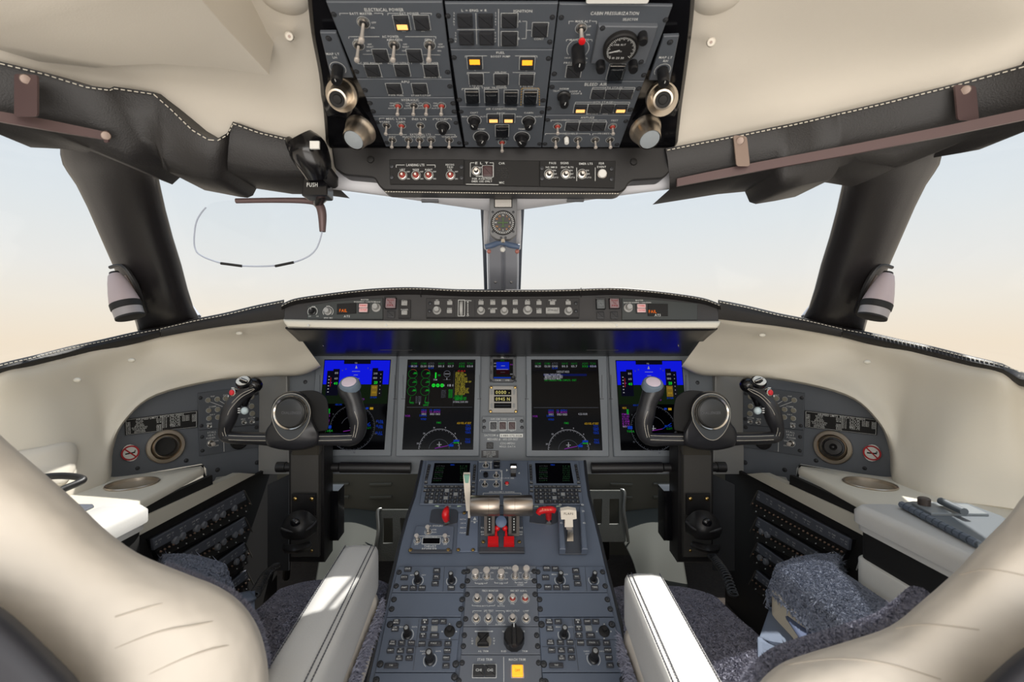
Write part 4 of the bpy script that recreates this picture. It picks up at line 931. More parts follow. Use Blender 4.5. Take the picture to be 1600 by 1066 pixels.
def pfd(lab, bez, scr, mirr):
    p = display(lab, bez, scr); R, T = p.R, p.T
    R(.01, .01, .99, .275, eBLUE); R(.01, .275, .99, .49, eGRND)
    R(.30, .01, .70, .05, eDARK, .0001); T('YD', .48, .04, 2, 4, eWHT)
    x, y = p.uv(.49, .085); p.z += .0003; p.fillq([(x-1.8, y+2), (x+1.8, y+2), (x, y-3)], eWHT); p.z -= .0003
    for a, c in ((.43, .13), (.46, .17), (.43, .21)): R(a, c, .98-a, c+.004, eWHT, .0002)
    for a, c in ((.28, .115), (.33, .1), (.70, .11), (.66, .09)): R(a, c, a+.012, c+.012, eGRY, .0002)
    # speed tape / altitude tape
    R(.06, .125, .15, .40, eDARK, .0001); R(.15, .105, .245, .40, eDARK, .0001); R(.735, .125, .90, .275, eDARK, .0001); R(.735, .095, .82, .13, eDARK, .0001); R(.735, .275, .90, .41, emat('tape_dim', (20, 20, 22)), .0001)
    R(.735, .285, .83, .405, emat('tape_brown', (110, 88, 30)), .0002)
    for i, t in enumerate(('80', '60')): T(t, .20, .15+i*.06, 3, 5, eWHT, .0003)
    for i, t in enumerate(('200', '180')): T(t, .785, .155+i*.05, 2.8, 6, eWHT, .0004)
    for i, t in enumerate(('120', '100')): T(t, .785, .31+i*.055, 2.8, 6, eAMB, .0005)
    T('40', .20, .265, 4, 6, eGRNB, .0003); R(.77, .24, .82, .275, eDGRN, .0003); T('20', .80, .255, 4, 5, eGRNB, .0004)
    for i in range(6): R(.085, .185+i*.034, .105, .195+i*.034, eWHT, .0003); R(.86, .16+i*.042, .872, .168+i*.042, eWHT, .0003)
    R(.118, .20, .126, .30, eRED, .0003); R(.125, .25, .14, .262, eMAG, .0003)
    R(.36, .271, .44, .276, eWHT, .0003)
    T('29.92IN', .78, .42, 2.6, 10, eCYB); T('HDG 090', .27, .50, 2.6, 10, eCYB); T('STD', .62, .44, 2.6, 6, eMAG)
    arcm(p, .50, .755, 35, eGRY, 0, 360, w=.35)
    x, y = p.uv(.5, .755); p.z += .0002; p.arc(x, y, 18, 20, 160, .5, 24, m=eGRY); p.z -= .0002
    plane_sym(p, .5, .755, 1.1, eWHT)
    x, y = p.uv(.5, .755); p.z += .0005; p.line((x-14, y+6), (x+14, y+1), .9, eMAG); p.line((x+14, y+1), (x+28, y-8), .7, eCYB); p.z -= .0005
    T('ILS1', .72, .73, 3, 10, eCYB); T('KAPT', .74, .76, 3, 9, eDGRN)
    for i, t in enumerate(('FMS1', 'CRS 083', 'KSDL', '12.4NM', 'ETE', '00:14')): T(t, .10, .60+i*.026, 2.8, 11, eMAG)
    T('HDG', .09, .53, 3, 6, eAMB); R(.12, .545, .15, .60, eGRN, .0003); T('NAV', .08, .735, 3, 6, eWHT); R(.12, .73, .19, .765, eCYB, .0003); T('TERR', .16, .79, 3, 12, eGRN)
    for v in (.68, .735, .81): T('12:5%d' % int(v*9), .90, v, 3, 10, eCYB); T('VOR', .92, v+.02, 2.6, 8, eCYB)
    R(.74, .53, .79, .555, eAMB, .0003); R(.68, .53, .72, .55, eCYB, .0003)
    p.done('symbology')
pfd('flight display with blue horizon, leftmost of the four screens', [(494, 553), (620, 553), (610.5, 713), (484, 713)], [(507, 562), (611, 562), (600.6, 703), (495, 703)], 0)
pfd('flight display with blue horizon, rightmost of the four screens', [(951, 553), (1074.5, 553), (1086, 714), (959.5, 714)], [(961.5, 563), (1065.4, 563), (1076, 704), (970, 704)], 1)
def head(p, hl):
    T, R = p.T, p.R
    for i, (u, a, c) in enumerate(((.10, 'COM1', '118.20'), (.24, 'COM2', '121.50'), (.35, 'ATC1', '1200'), (.50, 'NAV1', '110.5'), (.64, 'NAV2', '113.7'), (.80, 'ADF1', '332'), (.92, 'TCAS', '03:11'))):
        T(a, u, .045, 3, 9, eDGRN if i != 2 else eGRY); T(c, u, .075, 3, 9, eWHT if i != 5 else eGRN)
    T('12-34', .35, .095, 3, 8, eCYB); R(*hl, eNAVY, .0001); R(.03, .118, .97, .121, eDARK, .0001)
def mapd(p):
    T, R = p.T, p.R
    arcm(p, .52, 1.0, 32, eWHT, 2, 178, w=.4); x, y = p.uv(.52, 1.0); p.z += .0002; p.arc(x, y, 16, 5, 175, .5, 24, m=eGRY); p.z -= .0002
    plane_sym(p, .52, .94, 1, eWHT); p.z += .0005
    a, c, d = p.uv(.46, .985), p.uv(.64, .955), p.uv(.76, .895); p.line(a, c, 1, eMAG); p.line(c, d, .7, eCYB); p.z -= .0005
    R(.72, .89, .80, .91, eCYB, .0004); R(.72, .915, .80, .93, eGRN, .0004); R(.66, .94, .72, .965, eCYB, .0004)
    T('VOR', .05, .625, 3, 8, eMAG); T('DESIG', .27, .62, 3, 11, eCYB); T('WIND', .28, .66, 3, 9, eCYB)
    for u, t in ((.28, 'HDG'), (.40, '12.4'), (.48, 'KPHX')):
        T(t, u, .56, 3, 8, eCYB); T(t, u, .58, 3.4, 8, eMAG); T('083', u, .605, 3, 7, eWHT)
    T('FMS', .50, .70, 3, 7, eGRN); T('ADD FUEL AT DEST', .86, .705, 3, 22, eAMB)
    for v in (.75, .80, .905): T('TFC', .92, v-.018, 3, 8, eCYB); T('TERR', .92, v+.01, 3, 9, eCYB)
    R(.03, .527, .97, .531, eGRY, .0001)
p = display('engine display with green dials and yellow message list, second screen from the left', [(623, 553), (751.5, 553), (748.8, 713.5), (618, 713.5)], [(637, 562), (743, 562), (739.4, 703), (628.4, 703)])
head(p, (.02, .066, .16, .084)); mapd(p); T, R = p.T, p.R
for i in range(3):
    for j in range(2):
        cu, cv = .09+j*.19, .16+i*.095; x, y = p.uv(cu, cv); p.z += .0002
        p.arc(x, y, 7, -10, 350, .6, 26, m=eDGRN); p.arc(x, y, 7, 40, 110, .7, 8, m=eRED if i == 0 else eDGRN); p.line((x, y), (x+6.5, y-.3), .8, eGRN); p.z -= .0002
        R(cu+.015, cv-.018, cu+.055, cv-.004, eGRN if i != 1 else eDGRN, .0003)
for j, u in enumerate((.08, .30)):
    p.z += .0002; x, y = p.uv(u, .44); p.line((x, y-4), (x-2, y+5), .6, eGRN); p.line((x-2, y+5), (x+3, y+5), .6, eGRN); p.z -= .0002; T('3420', u+.02, .48, 3, 6, eGRN); 
T('6840', .30, .505, 3, 8, eGRN); R(.205, .47, .215, .50, eWHT, .0002)
for i in range(4): T('OIL PRES', .19, .415+i*.02, 2.4, 9, eGRY)
R(.335, .125, .337, .515, eGRY, .0001); R(.69, .125, .692, .515, eGRY, .0001)
R(.415, .145, .435, .21, eGRNB, .0002); R(.455, .165, .495, .185, eDGRN, .0002); T('TRIM', .42, .225, 2.4, 6, eWHT)
x, y = p.uv(.59, .16); p.z += .0002; p.arc(x, y, 5, 0, 360, 1, 20, m=eGRY); p.line((x-4, y), (x+4, y), .8, eWHT); p.z -= .0002; R(.535, .222, .645, .226, eGRY, .0002); R(.585, .205, .595, .225, eWHT, .0002)
for i in range(3):
    x, y = p.uv(.40+i*.062, .287); kx, ky = p.k(x, y); u, v = p.L(x, y); p.let.m(eGRNB); p.let.add([(u+2.9*kx*math.cos(a*math.pi/6), v+2.9*kx*math.sin(a*math.pi/6), p.z+.0002) for a in range(12)], [tuple(range(12))]); p.let.m(LET); T('DN', .40+i*.062, .287, 1.8, 3.4, eDGRN, .0005)
for u, t in ((.55, '0'), (.61, '0'), (.64, '1'), (.68, '0')): T(t, u, .287, 3.4, 2, eWHT)
for i, t in enumerate(('CABIN ALT', 'RATE', 'DELTA P', 'LDG ELEV', 'OXY')): T(t, .55, .345+i*.018, 2.2, 7, eGRY); T('%d50' % (i+1), .65, .34+i*.019, 2.8, 6, eGRN)
msgs = ['GENS OFF', 'BATT MASTER', 'APU BLEED', 'L FUEL BOOST', 'R FUEL BOOST', 'HYD AUX PUMP OFF', 'PITOT HEAT', 'STALL HEAT', 'YAW DAMPER', 'PARK BRAKE SET', 'DOOR UNLOCKED', 'AFT EQUIP DOOR', 'NO TAKEOFF', 'WING ICE', 'TAXI LTS', 'TERR OFF']
T('CAS', .80, .128, 2.6, 12, eRED)
for i, t in enumerate(msgs): T(t, .71+.004*len(t)*1.9, .15+i*.0195, 2.7, len(t)*1.55, eYEL if i < 13 else eGRN)
for i, t in enumerate(('EMER LT OFF', 'TAXI LT ON')): T(t, .80, .462-.02+i*.0, 2.6, 18, eGRN) if i == 0 else None
T('STEERING OFF', .79, .425, 2.6, 20, eGRN); T('EXTERNAL DOOR OPEN', .80, .47, 2.8, 23, eWHT)
p.done('symbology')
p = display('mostly black checklist display, third screen from the left', [(822, 553), (948, 553), (952, 714), (822, 714)], [(830, 562), (934.4, 562), (941.4, 704), (831, 704)])
head(p, (.84, .066, .97, .084)); mapd(p); T, R = p.T, p.R
T('CHECKLIST INDEX', .47, .135, 3, 20, eWHT); R(.18, .158, .82, .182, eNAVY, .0001)
for i, t in enumerate(('NORMAL CHECKLIST MENU', 'ABNORMAL CHECKLIST MENU', 'EMERGENCY CHECKLIST MENU', 'USER CHECKLIST MENU')): T(t, .31+(.02 if i in (1, 2) else 0), .166+i*.0155, 2.8, 26+(2 if i in (1, 2) else 0), eWHT)
T('LAST CHECKLIST ITEMS COMPLETE - RESET', .43, .228, 2.8, 50, eGRN); T('4.2G 00:00', .74, .60, 3, 14, eWHT)
p.done('symbology')
# ---- centre stack
p = Pan('standby_display', 'small square standby flight display at the top of the centre stack', 'screen', IP, [(766, 557.5), (806, 557.5), (806.5, 590), (802, 597), (770, 597), (765, 592)], mat('standby_grey', (82, 83, 86), .5), th=.012, off=.003, bev=.0015, plate='bezel')
p.poly_part('screen', [(770.5, 561.5), (801.5, 561.5), (801.5, 592), (770.5, 592)], -.001, .0008, SCR); p.z = .0012
p.fillq([(775.5, 566), (795.5, 566), (795.5, 578), (775.5, 578)], emat('standby_blue', (10, 30, 170))); p.fillq([(775.5, 578), (795.5, 578), (795.5, 585), (775.5, 585)], emat('standby_ground', (34, 10, 14))); p.fillq([(771.5, 589.5), (800, 589.5), (800, 591.5), (771.5, 591.5)], eCYB)
p.z = .0015; p.line((783, 572), (789, 572), .6, eWHT); p.line((776, 577.5), (794, 577.5), .6, eWHT); p.line((782, 582), (789, 582), .6, eGRY); p.t('200', 773.5, 568, 2, 3.6, m=eWHT); p.t('180', 773.5, 572.6, 2, 3.6, m=eWHT); p.t('HDG', 785, 563.6, 2, 6, m=eDGRN); p.t('500', 799, 570, 2, 4, m=eMAG); p.t('400', 799, 585, 2, 4, m=eWHT)
p.z = .0006; p.t('SEL', 785, 558.8, 2.2); p.t('CAGE', 778, 594.5, 2.2); p.t('STD', 793, 594.5, 2.2)
for x in (779, 793): p.btn(x, 558.7, 5, 2, outline=False, ht=.002)
for y in (569, 582): p.btn(767.6, y, 2, 6, outline=False, ht=.002)
for x, y in ((767.5, 558.5), (805, 558.5), (767, 595.5), (805, 595.5)): p.screw(x, y, 1.8)
p.knob(801.5, 590.5, 3.6, .012, ptr=False); p.done('symbology')
p = Pan('radio_tuning_unit', 'small light grey radio unit showing 0000 and 0945 in the centre stack', 'radio', IP, [(764.5, 603), (808, 603), (808.5, 641), (804, 645.5), (768, 645.5), (763.5, 641)], mat('radio_grey', (150, 147, 142), .45, .2), th=.012, off=.003, bev=.0015, plate='bezel')
for y0, y1, t in ((609, 617.5, '0000 -'), (619.5, 628, '0945 N'), (630, 638, '')):
    p.poly_part('readout', [(772, y0), (799, y0), (799, y1), (772, y1)], -.001, .0006, SCR); p.z = .001
    if t: p.t(t, 785.5, (y0+y1)/2, 5, 22, m=eSEG)
p.line((774, 634), (797, 634), .5, eGRY)
for x in (768.3, 803): p.btn(x, 613, 3, 7, outline=False, m=LETG, ht=.002); p.btn(x, 634, 3, 7, outline=False, m=LETG, ht=.002)
for x, y in ((767.5, 605.5), (805, 605.5), (766.5, 643), (806, 643)): p.screw(x, y, 2.4, BRASS)
p.done('symbology')
p = Pan('lamp_test_panel', 'small grey panel with three dark square lights under the radio in the centre stack', 'panel', IP, [(753.5, 651), (818, 651), (818.5, 676), (753.5, 676)], IGREY, th=.004, off=.0015)
p.t('ELAPS  DOME  WARNG  AUTO ICE', 785.5, 655, 2.4, 37)
for x, t, l in ((771, 'TEST', 0), (785.5, 'FAULT', 1), (800, 'ALT', 1)): p.btn(x, 665.6, 9.5, 11, m=BTN if not l else mat('dark_red_light', (66, 40, 40), .4), ht=.003); p.t(t, x, 673.4, 2)
for x, y in ((756.5, 658), (756.5, 668), (815, 658), (815.5, 668)): p.screw(x, y, 2.6)
p.done()
# ================================================================ OUTBOARD SIDE PANELS
NOSM_R = mat('sign_red', (178, 28, 36), .5)
for s, mir in (('left', False), ('right', True)):
    X = (lambda x: x) if not mir else (lambda x: 1566-x)
    va, vb = Vector((-.7245, 1.38, CAMZ)), Vector((-.944, 1.10, CAMZ))
    if mir: va.x, vb.x = -va.x, -vb.x
    SP = Plane(*( (vb, va) if not mir else (va, vb)), va+Vector((0, 0, -.3)))
    ol = [(416, 572), (330, 572), (240, 596), (190, 640), (158, 700), (158, 752), (166, 750), (316, 725), (323, 733), (323, 757), (332, 757), (338, 746), (378, 740), (416, 739.5)]
    p = Pan('side_instrument_panel', 'curved dark grey %s side panel carrying a no smoking sign' % s, 'panel', SP, [(X(x), y) for x, y in ol], mat('side_grey', (98, 103, 110), .5), th=.008, off=-.004, plate='panel_face')
    for x, y in ((215, 732), (291, 720), (340, 734.5), (402, 723)): p.screw(X(x), y, 3.6)
    p.line((X(168), 752), (X(316), 727), 2.4, BLKM); p.line((X(316), 727), (X(322), 757), 3.5, BLKM)
    p.done('edge_seal')
    # placard
    pq = [(195, 655.5), (308.5, 641.5), (308.5, 668), (196, 680.5)]
    q = Pan('airspeed_placard', 'black AIRSPEED LIMITS placard of white print on the %s side panel' % s, 'placard', SP, [(X(x), y) for x, y in pq], BLKM, th=.001, off=.0012, bev=.0002, group='airspeed placards')
    def W(u, v):
        if mir: u = 1-u
        a = Vector(pq[0]).lerp(Vector(pq[1]), u); b = Vector(pq[3]).lerp(Vector(pq[2]), u); r = a.lerp(b, v); return (X(r.x), r.y)
    def bar(u0, v0, u1, v1): 
        pts = [W(u0, v0), W(u1, v0), W(u1, v1), W(u0, v1)]; q.fillq(pts, LET)
    L_t = lambda t, u, v, h, w: q.t(t, *W(u, v), h, w)
    for a in ((.015, .04, .985, .055), (.015, .95, .985, .965)): bar(*a)
    for a in ((.012, .04, .018, .96), (.982, .04, .988, .96), (.508, .16, .512, .95)): bar(*a)
    L_t('AIRSPEED LIMITS (INDICATED SPEEDS)', .5, .115, 3.2, 76)
    rows_l = [('VMO', 'SEA LEVEL', '300 KTS'), ('VMO', '8000 FT', '300 KTS'), ('MMO', 'ABV 29475', '.83 M'), ('VA', 'MANEUVERING', ''), ('VFE', 'FLAPS 10 TO 20 DEG', '210'), ('VFE', 'FLAPS 30 DEG MAX', '185'), ('VLO', 'LANDING GEAR', '250'), ('VLE', 'GEAR EXTENDED', '250')]
    for i, (a, c, d) in enumerate(rows_l):
        v = .235+i*.092; L_t(a, .05, v, 1.9, 5.5); L_t(c, .2, v, 1.9, len(c)*1.35); 
        if d: L_t(d, .465, v, 1.9, 7.5)
    for i in range(7):
        v = .235+i*.088; L_t('ALT %d' % (i*5), .545, v, 1.9, 7); L_t(('0 TO 8K', '250 KTS', '10 TO 29K', '300 KTS', 'ABOVE 29475', 'MMO .83', 'TURB 0.75')[i], .69, v, 1.9, 16); 
        if i < 5: L_t('%d' % (320-i*10), .95, v, 1.9, 6); L_t('KIAS MAX', .84, v, 1.9, 11) if i < 4 else None
    q.done()
    # no smoking sign
    c = (203.5, 708); kx = p.k(X(c[0]), c[1])[0]
    g = Pan('no_smoking_sign', 'round red and white no smoking sign on the %s side panel' % s, 'sign', SP, [(X(c[0]+13*math.cos(t*.393)), c[1]+13.2*math.sin(t*.393)) for t in range(16)], WHT, th=.001, off=.0012, bev=.0001, plate='sign_disc')
    Rr = 13.2*g.k(X(c[0]), c[1])[1]; g.let.m(NOSM_R)
    for i in range(40):
        a0, a1 = 2*math.pi*i/40, 2*math.pi*(i+1)/40
        g.let.add([(r*math.cos(a), r*math.sin(a), .0004) for r, a in ((.70*Rr, a0), (.88*Rr, a0), (.88*Rr, a1), (.70*Rr, a1))], [(0, 1, 2, 3)])
    g.let.m(BLKM).seg((-.48*Rr, -.06*Rr), (.46*Rr, .0*Rr), .16*Rr, .0004).seg((.36*Rr, .06*Rr), (.46*Rr, .28*Rr), .06*Rr, .0004).seg((.46*Rr, .02*Rr), (.52*Rr, .25*Rr), .05*Rr, .0004)
    g.let.m(NOSM_R).seg((-.55*Rr, .55*Rr), (.55*Rr, -.55*Rr), .15*Rr, .0007); g.done('sign_print')
    # round eyeball outlet
    c = (259, 697.5) if not mir else (1566-1301, 699); o_ = SP.hit(X(c[0]), c[1]); kk = p.k(X(c[0]), c[1])[1]; Rr = 26*kk
    e = empty('side_air_outlet', o_, 'polished silver eyeball air outlet on the %s side panel' % s, 'air outlet', 'side air outlets')
    M = Matrix.Translation(o_) @ SP.n.to_track_quat('Z', 'Y').to_matrix().to_4x4()
    MB(NICK).lathe([(Rr, 0), (Rr, .004), (Rr*.95, .006), (Rr*.78, .006), (Rr*.74, .002)], 44, M, caps=False).build('flange', e)
    tgt = P(300, 712, .95) if not mir else P(1301, 700, .8)
    ax = Matrix.Translation(o_-SP.n*.004) @ ((tgt-o_).normalized()*1.0 if not mir else (CAM-o_).normalized()).to_track_quat('Z', 'Y').to_matrix().to_4x4()
    MB(NICK).lathe([(Rr*.74, -.004), (Rr*.73, .006), (Rr*.66, .015), (Rr*.59, .022), (Rr*.57, .0225), (Rr*.55, .018), (Rr*.52, -.002)], 40, ax, caps=False).build('eyeball', e)
    cb = MB(BLKM).lathe([(Rr*.5, .004), (Rr*.3, .0), (Rr*.1, -.001)], 30, ax, caps=True)
    if mir: cb.m(BLKS).lathe([(Rr*.47, .006), (Rr*.44, .010), (Rr*.2, .012), (Rr*.1, .008), (Rr*.05, .012)], 30, ax)
    cb.build('vent_core', e)
    # audio control panel
    a = Pan('audio_control_panel', 'grey audio control panel of small round knobs behind the %s yoke' % s, 'panel', SP, [(X(x), y) for x, y in ((309.5, 614.5), (404, 602), (406, 663), (310.5, 672.5))], mat('audio_grey', (84, 88, 94), .5), th=.003, off=.002, group='side panel controls')
    tk = lambda x, y, **k: a.knob(X(x), y, 3.6, .005, mat('audio_knob', (138, 134, 120), .4), ptr=False, skirt=False, name='volume_knob')
    for x, y in ((325, 625.5), (339.5, 624), (352.5, 622.5), (326, 641.5), (340, 640), (326.5, 654), (340.5, 652), (393, 620), (393, 635), (394, 646.5)):
        tk(x, y); a.arc(X(x), y, 4.2, 0, 360, .5, 14)
    for x, y, t in ((332, 619.5, 'VHF'), (352, 617.5, 'SAT'), (332, 635.5, 'COMM'), (332, 648, 'NAV'), (386, 630, 'INPH'), (327, 662, 'SPKR'), (380, 655, 'MKR'), (393, 653, 'BOOM')): a.t(t, X(x), y, 2.2)
    a.line((X(328), 628), (X(348), 635.5), .8); a.line((X(342), 626), (X(352), 632), .8); a.line((X(352), 632), (X(356), 627), 1.2)
    for x, y in ((327, 666), (381, 660), (393.5, 659)): a.tog(X(x), y, 2.6, 3, tip=WHT)
    for x, y in ((313.5, 622), (315, 665.5), (400.5, 615), (401.5, 655)): a.screw(X(x), y, 3)
    a.done()
    a = Pan('oxygen_mask_panel', 'grey STALL HEAT toggle panel under the %s audio control panel' % s, 'panel', SP, [(X(x), y) for x, y in ((310.5, 673), (406, 663.5), (407, 698.5), (312, 713))], mat('audio_grey', (84, 88, 94), .5), th=.003, off=.002, group='side panel controls')
    a.t('STALL', X(331), 675.5, 2.8); a.t('HEAT', X(331), 680, 2.8); a.t('PUSHER', X(329.5), 684.5, 2.4); a.tog(X(329.5), 693, 5, 2.2, fat=1.4); a.t('ON', X(338.5), 689, 2.2); a.t('OFF', X(338.5), 696.5, 2.2)
    a.line((X(349.5), 690), (X(350), 706), .9); kx, ky = a.k(X(373), 690); a.part('round_gauge', unit('rgau', lambda: MB(BLKM).lathe([(1, 0), (1, .3), (.9, .4), (.86, .2)], 30)), X(373), 690, (13*kx,)*3); a.screw(X(316), 683, 3); a.screw(X(316.5), 704.5, 3); a.screw(X(401), 668, 3); a.done()
# ================================================================ CONTROL YOKES AND COLUMNS
for s, mir in (('left', False), ('right', True)):
    D = 1.12
    cx, cy = 455, 655
    col = empty('control_column', P(476 if not mir else 1090, 870, 1.2), 'black metal control column standing in the %s footwell under its yoke' % s, 'control column', 'control columns')
    def slab(x0, x1, y0, y1, D0, D1, th, m, nm, par, bev=.004):
        a = [P(x0, y0, D0), P(x1, y0, D0), P(x1, y1, D1), P(x0, y1, D1)]; n = (a[1]-a[0]).cross(a[3]-a[0]).normalized()
        if n.y < 0: n = -n
        c = sum(a, Vector())/4
        f = [p.lerp(c, .0)+n*bev for p in a]; fr = [p+(c-p).normalized()*bev for p in a]
        return MB(m, mir).loft([[p+n*th for p in a], f, fr]).build(nm, par)
    slab(454, 498, 708, 872, 1.17, 1.20, .05, mat('column_metal', (98, 96, 93), .36, .55), 'column_face', col)
    slab(451, 507, 694, 880, 1.185, 1.215, .06, BLKS, 'column_body', col)
    slab(455, 498, 690, 712.5, 1.15, 1.165, .05, mat('column_top', (96, 92, 84), .35, .5), 'column_head', col)
    pl = slab(455, 493, 772.5, 806, 1.168, 1.174, .006, BLKS, 'clip_plate', col, .002)
    for x in (461, 487): MB(BRASS, mir).ball(P(x, 780, 1.163), .0055, 12, (1, .5, 1)).build('brass_screw', col)
    # clipboard cup on the column
    MB(BLKS, mir).rows([[(447, 812, 1.13), (460, 801, 1.12), (478, 800, 1.12), (492, 812, 1.15)], [(443, 822, 1.12), (458, 812, 1.10), (476, 812, 1.10), (493, 818, 1.14)], [(440, 827, 1.12), (456, 828, 1.085), (476, 828, 1.09), (494, 816, 1.14)], [(444, 838, 1.13), (458, 842, 1.10), (478, 840, 1.10), (492, 832, 1.15)]], 20, 12).build('yoke_cup', col, solid=.004)
    MB(BLKP, mir).ball(P(461, 817, 1.085), .012, 14, (1, .5, .9)).build('cup_button', col)
    MB(mat('rim_dark', (90, 90, 92), .3, .5), mir).tube([P(440, 826, 1.11), P(452, 830, 1.085), P(470, 830, 1.085), P(484, 825, 1.10), P(494, 815, 1.13)], .0028, 6, smooth=20).build('cup_rim', col)
    MB(BLKS, mir).rows([[(444, 852, 1.13), (462, 853, 1.11), (484, 848, 1.13)], [(444, 858, 1.12), (462, 860, 1.09), (486, 852, 1.12)], [(446, 862, 1.13), (464, 862.5, 1.11), (482, 858, 1.14)]], 14, 8).build('lower_tray', col, solid=.004)
    for x in (487, 458): MB(BRASS, mir).ball(P(x, 861, 1.165), .004, 10, (1, .5, 1)).build('brass_screw', col)
    slab(507, 528, 768, 846, 1.24, 1.25, .05, BLKP, 'switch_box', col, .003)
    # yoke
    y = empty('control_yoke', P(cx if not mir else 1566-cx, 690, D), 'black stitched leather control yoke with round centre badge in front of the %s seat' % s, 'control yoke', 'control yokes')
    zz = lambda X_, Y_, d=0: P(330+X_/5.517, 580+Y_/5.517, D+d)
    k = D/F/5.517
    def grip(nm, pts, sm=40):
        q = [zz(a, b_, d) for a, b_, r, d in pts]; rs = [r*k for a, b_, r, d in pts]
        return MB(LTHY, mir).tube(q, rs, 18, smooth=sm).build(nm, y, smooth=80)
    bar = grip('crossbar', [(118, 560, 46, 0), (160, 572, 52, 0), (280, 578, 54, 0), (420, 582, 54, 0), (560, 590, 60, .0), (760, 596, 60, 0), (900, 588, 56, 0), (1080, 590, 54, 0), (1190, 592, 56, 0), (1240, 570, 58, 0)], 60)
    g1 = grip('left_grip' if not mir else 'right_grip', [(150, 590, 36, .004), (118, 560, 48, 0), (120, 500, 54, -.002), (142, 430, 66, -.004), (160, 370, 70, -.004), (186, 300, 66, -.004), (226, 246, 58, -.003), (276, 198, 58, -.002), (322, 150, 70, -.002), (345, 112, 70, .0), (352, 92, 46, .004)], 60)
    g2 = grip('right_grip' if not mir else 'left_grip', [(1180, 600, 44, .004), (1235, 580, 56, 0), (1266, 520, 66, 0), (1268, 440, 74, -.002), (1254, 370, 78, -.004), (1238, 300, 74, -.004), (1216, 230, 78, -.004), (1192, 175, 90, -.002), (1186, 140, 92, 0), (1188, 120, 80, .002)], 60)
    for g in (g1, g2): g.name = 'grip'
    CEN = [(118, 560, 46), (160, 572, 52), (280, 578, 54), (420, 582, 54), (560, 590, 60), (900, 588, 56), (1080, 590, 54), (1190, 592, 56), (1240, 570, 58)]
    GL = [(118, 560, 48), (120, 500, 54), (142, 430, 66), (160, 370, 70), (186, 300, 66), (226, 246, 58), (276, 198, 58), (322, 150, 70), (345, 112, 70)]
    GR = [(1235, 580, 56), (1266, 520, 66), (1268, 440, 74), (1254, 370, 78), (1238, 300, 74), (1216, 230, 78), (1192, 175, 90), (1186, 140, 92)]
    def st(pts, n, cen):
        out = []
        for p in cat_rom([Vector(q) for q in pts], 30):
            best = None
            for c0, c1 in zip(cen, cen[1:]):
                a, c = Vector(c0[:2]), Vector(c1[:2]); ed = c-a; t = max(0, min(1, (p-a).dot(ed)/ed.length_squared)); dd = (a+ed*t-p).length
                if best is None or dd < best[0]: best = (dd, c0[2]*(1-t)+c1[2]*t)
            out.append(zz(p.x, p.y, -math.sqrt(max(best[1]**2-best[0]**2, 9))*k*1.07-.0018))
        stitches(out, STITCH, 'stitching', y, n, .0007, mir=mir)
    st([(104, 560), (92, 500), (104, 420), (134, 330), (190, 262), (250, 205), (310, 172), (372, 150)], 60, GL)
    st([(128, 560), (114, 500), (130, 420), (158, 340), (215, 268), (270, 218), (330, 185), (385, 150)], 60, GL)
    for yy in (556, 592):
        st([(150, yy), (300, yy+6), (470, yy+8)], 34, CEN); st([(870, yy+8), (1050, yy+6), (1215, yy)], 34, CEN)
    st([(1240, 572), (1258, 500), (1262, 430), (1232, 340), (1190, 268), (1140, 222), (1112, 195), (1104, 150)], 60, GR)
    st([(1222, 570), (1236, 500), (1236, 430), (1204, 345), (1170, 280), (1145, 250)], 50, GR)
    # outer grip head: trim switch, red button, rocker
    MB(BLKP, mir).ball(zz(375, 118, -.004), 64*k, 16, (1, 1, 1.05)).build('grip_head', y)
    hn = Vector((-.25 if not mir else -.25, -.72, .65)).normalized(); hq = hn.to_track_quat('Z', 'Y').to_matrix().to_4x4()
    MB(WHT, mir).lathe([(66*k, .0), (64*k, .004), (40*k, .006), (20*k, .005)], 26, Matrix.Translation(zz(276, 86, -.0155)) @ hq @ Matrix.Diagonal((1.0, .68, 1, 1))).build('trim_plate', y, label='white trim switch plate')
    MB(BLKP, mir).lathe([(70*k, -.010), (72*k, -.003), (67*k, .001)], 26, Matrix.Translation(zz(278, 92, -.0135)) @ hq @ Matrix.Diagonal((1.12, .85, 1, 1))).build('trim_base', y)
    MB(BLKM, mir).tube([zz(250, 70, -.030), zz(278, 86, -.026), zz(300, 92, -.03)], [18*k, 22*k, 18*k], 8).m(STEEL).tube([zz(240, 62, -.033), zz(310, 88, -.034)], 6*k, 6).build('trim_switch', y)
    bn = Vector((-.35, -.9, .1)).normalized(); M = Matrix.Translation(zz(190, 185, -.012)) @ bn.to_track_quat('Z', 'Y').to_matrix().to_4x4()
    MB(STEEL, mir).lathe([(34*k, -.006), (34*k, .002), (26*k, .003)], 22, M).m(mat('red_button', (222, 44, 54), .4)).lathe([(24*k, .002), (23*k, .006), (10*k, .0075)], 22, M).build('disconnect_button', y, label='red round button in a steel ring')
    MB(LET, mir).box(zz(188, 145, -.015), (.007, .002, .002)).box(zz(148, 215, -.012), (.002, .002, .005)).build('button_marks', y)
    MB(BLKP, mir).tube([zz(330, 180, .0), zz(300, 240, .004), zz(290, 300, .006)], [.012, .010, .006], 10).build('trigger', y)
    MB(mat('rocker_white', (206, 222, 226), .35), mir).ball(zz(288, 342, -.008), 34*k, 14, (.95, .8, .95)).build('talk_switch', y, label='pale round press-to-talk switch')
    bb = MB(LET, mir)
    for i in range(3): bb.box(zz(240, 322+i*18, -.0165), (.0052, .002, .0022))
    bb.build('switch_marks', y)
    # inner grip top disc
    tn = Vector((0, -.62, .78)).normalized(); tq = tn.to_track_quat('Z', 'Y').to_matrix().to_4x4(); M = Matrix.Translation(zz(1190, 104, -.013)) @ tq @ Matrix.Diagonal((1, .93, 1, 1))
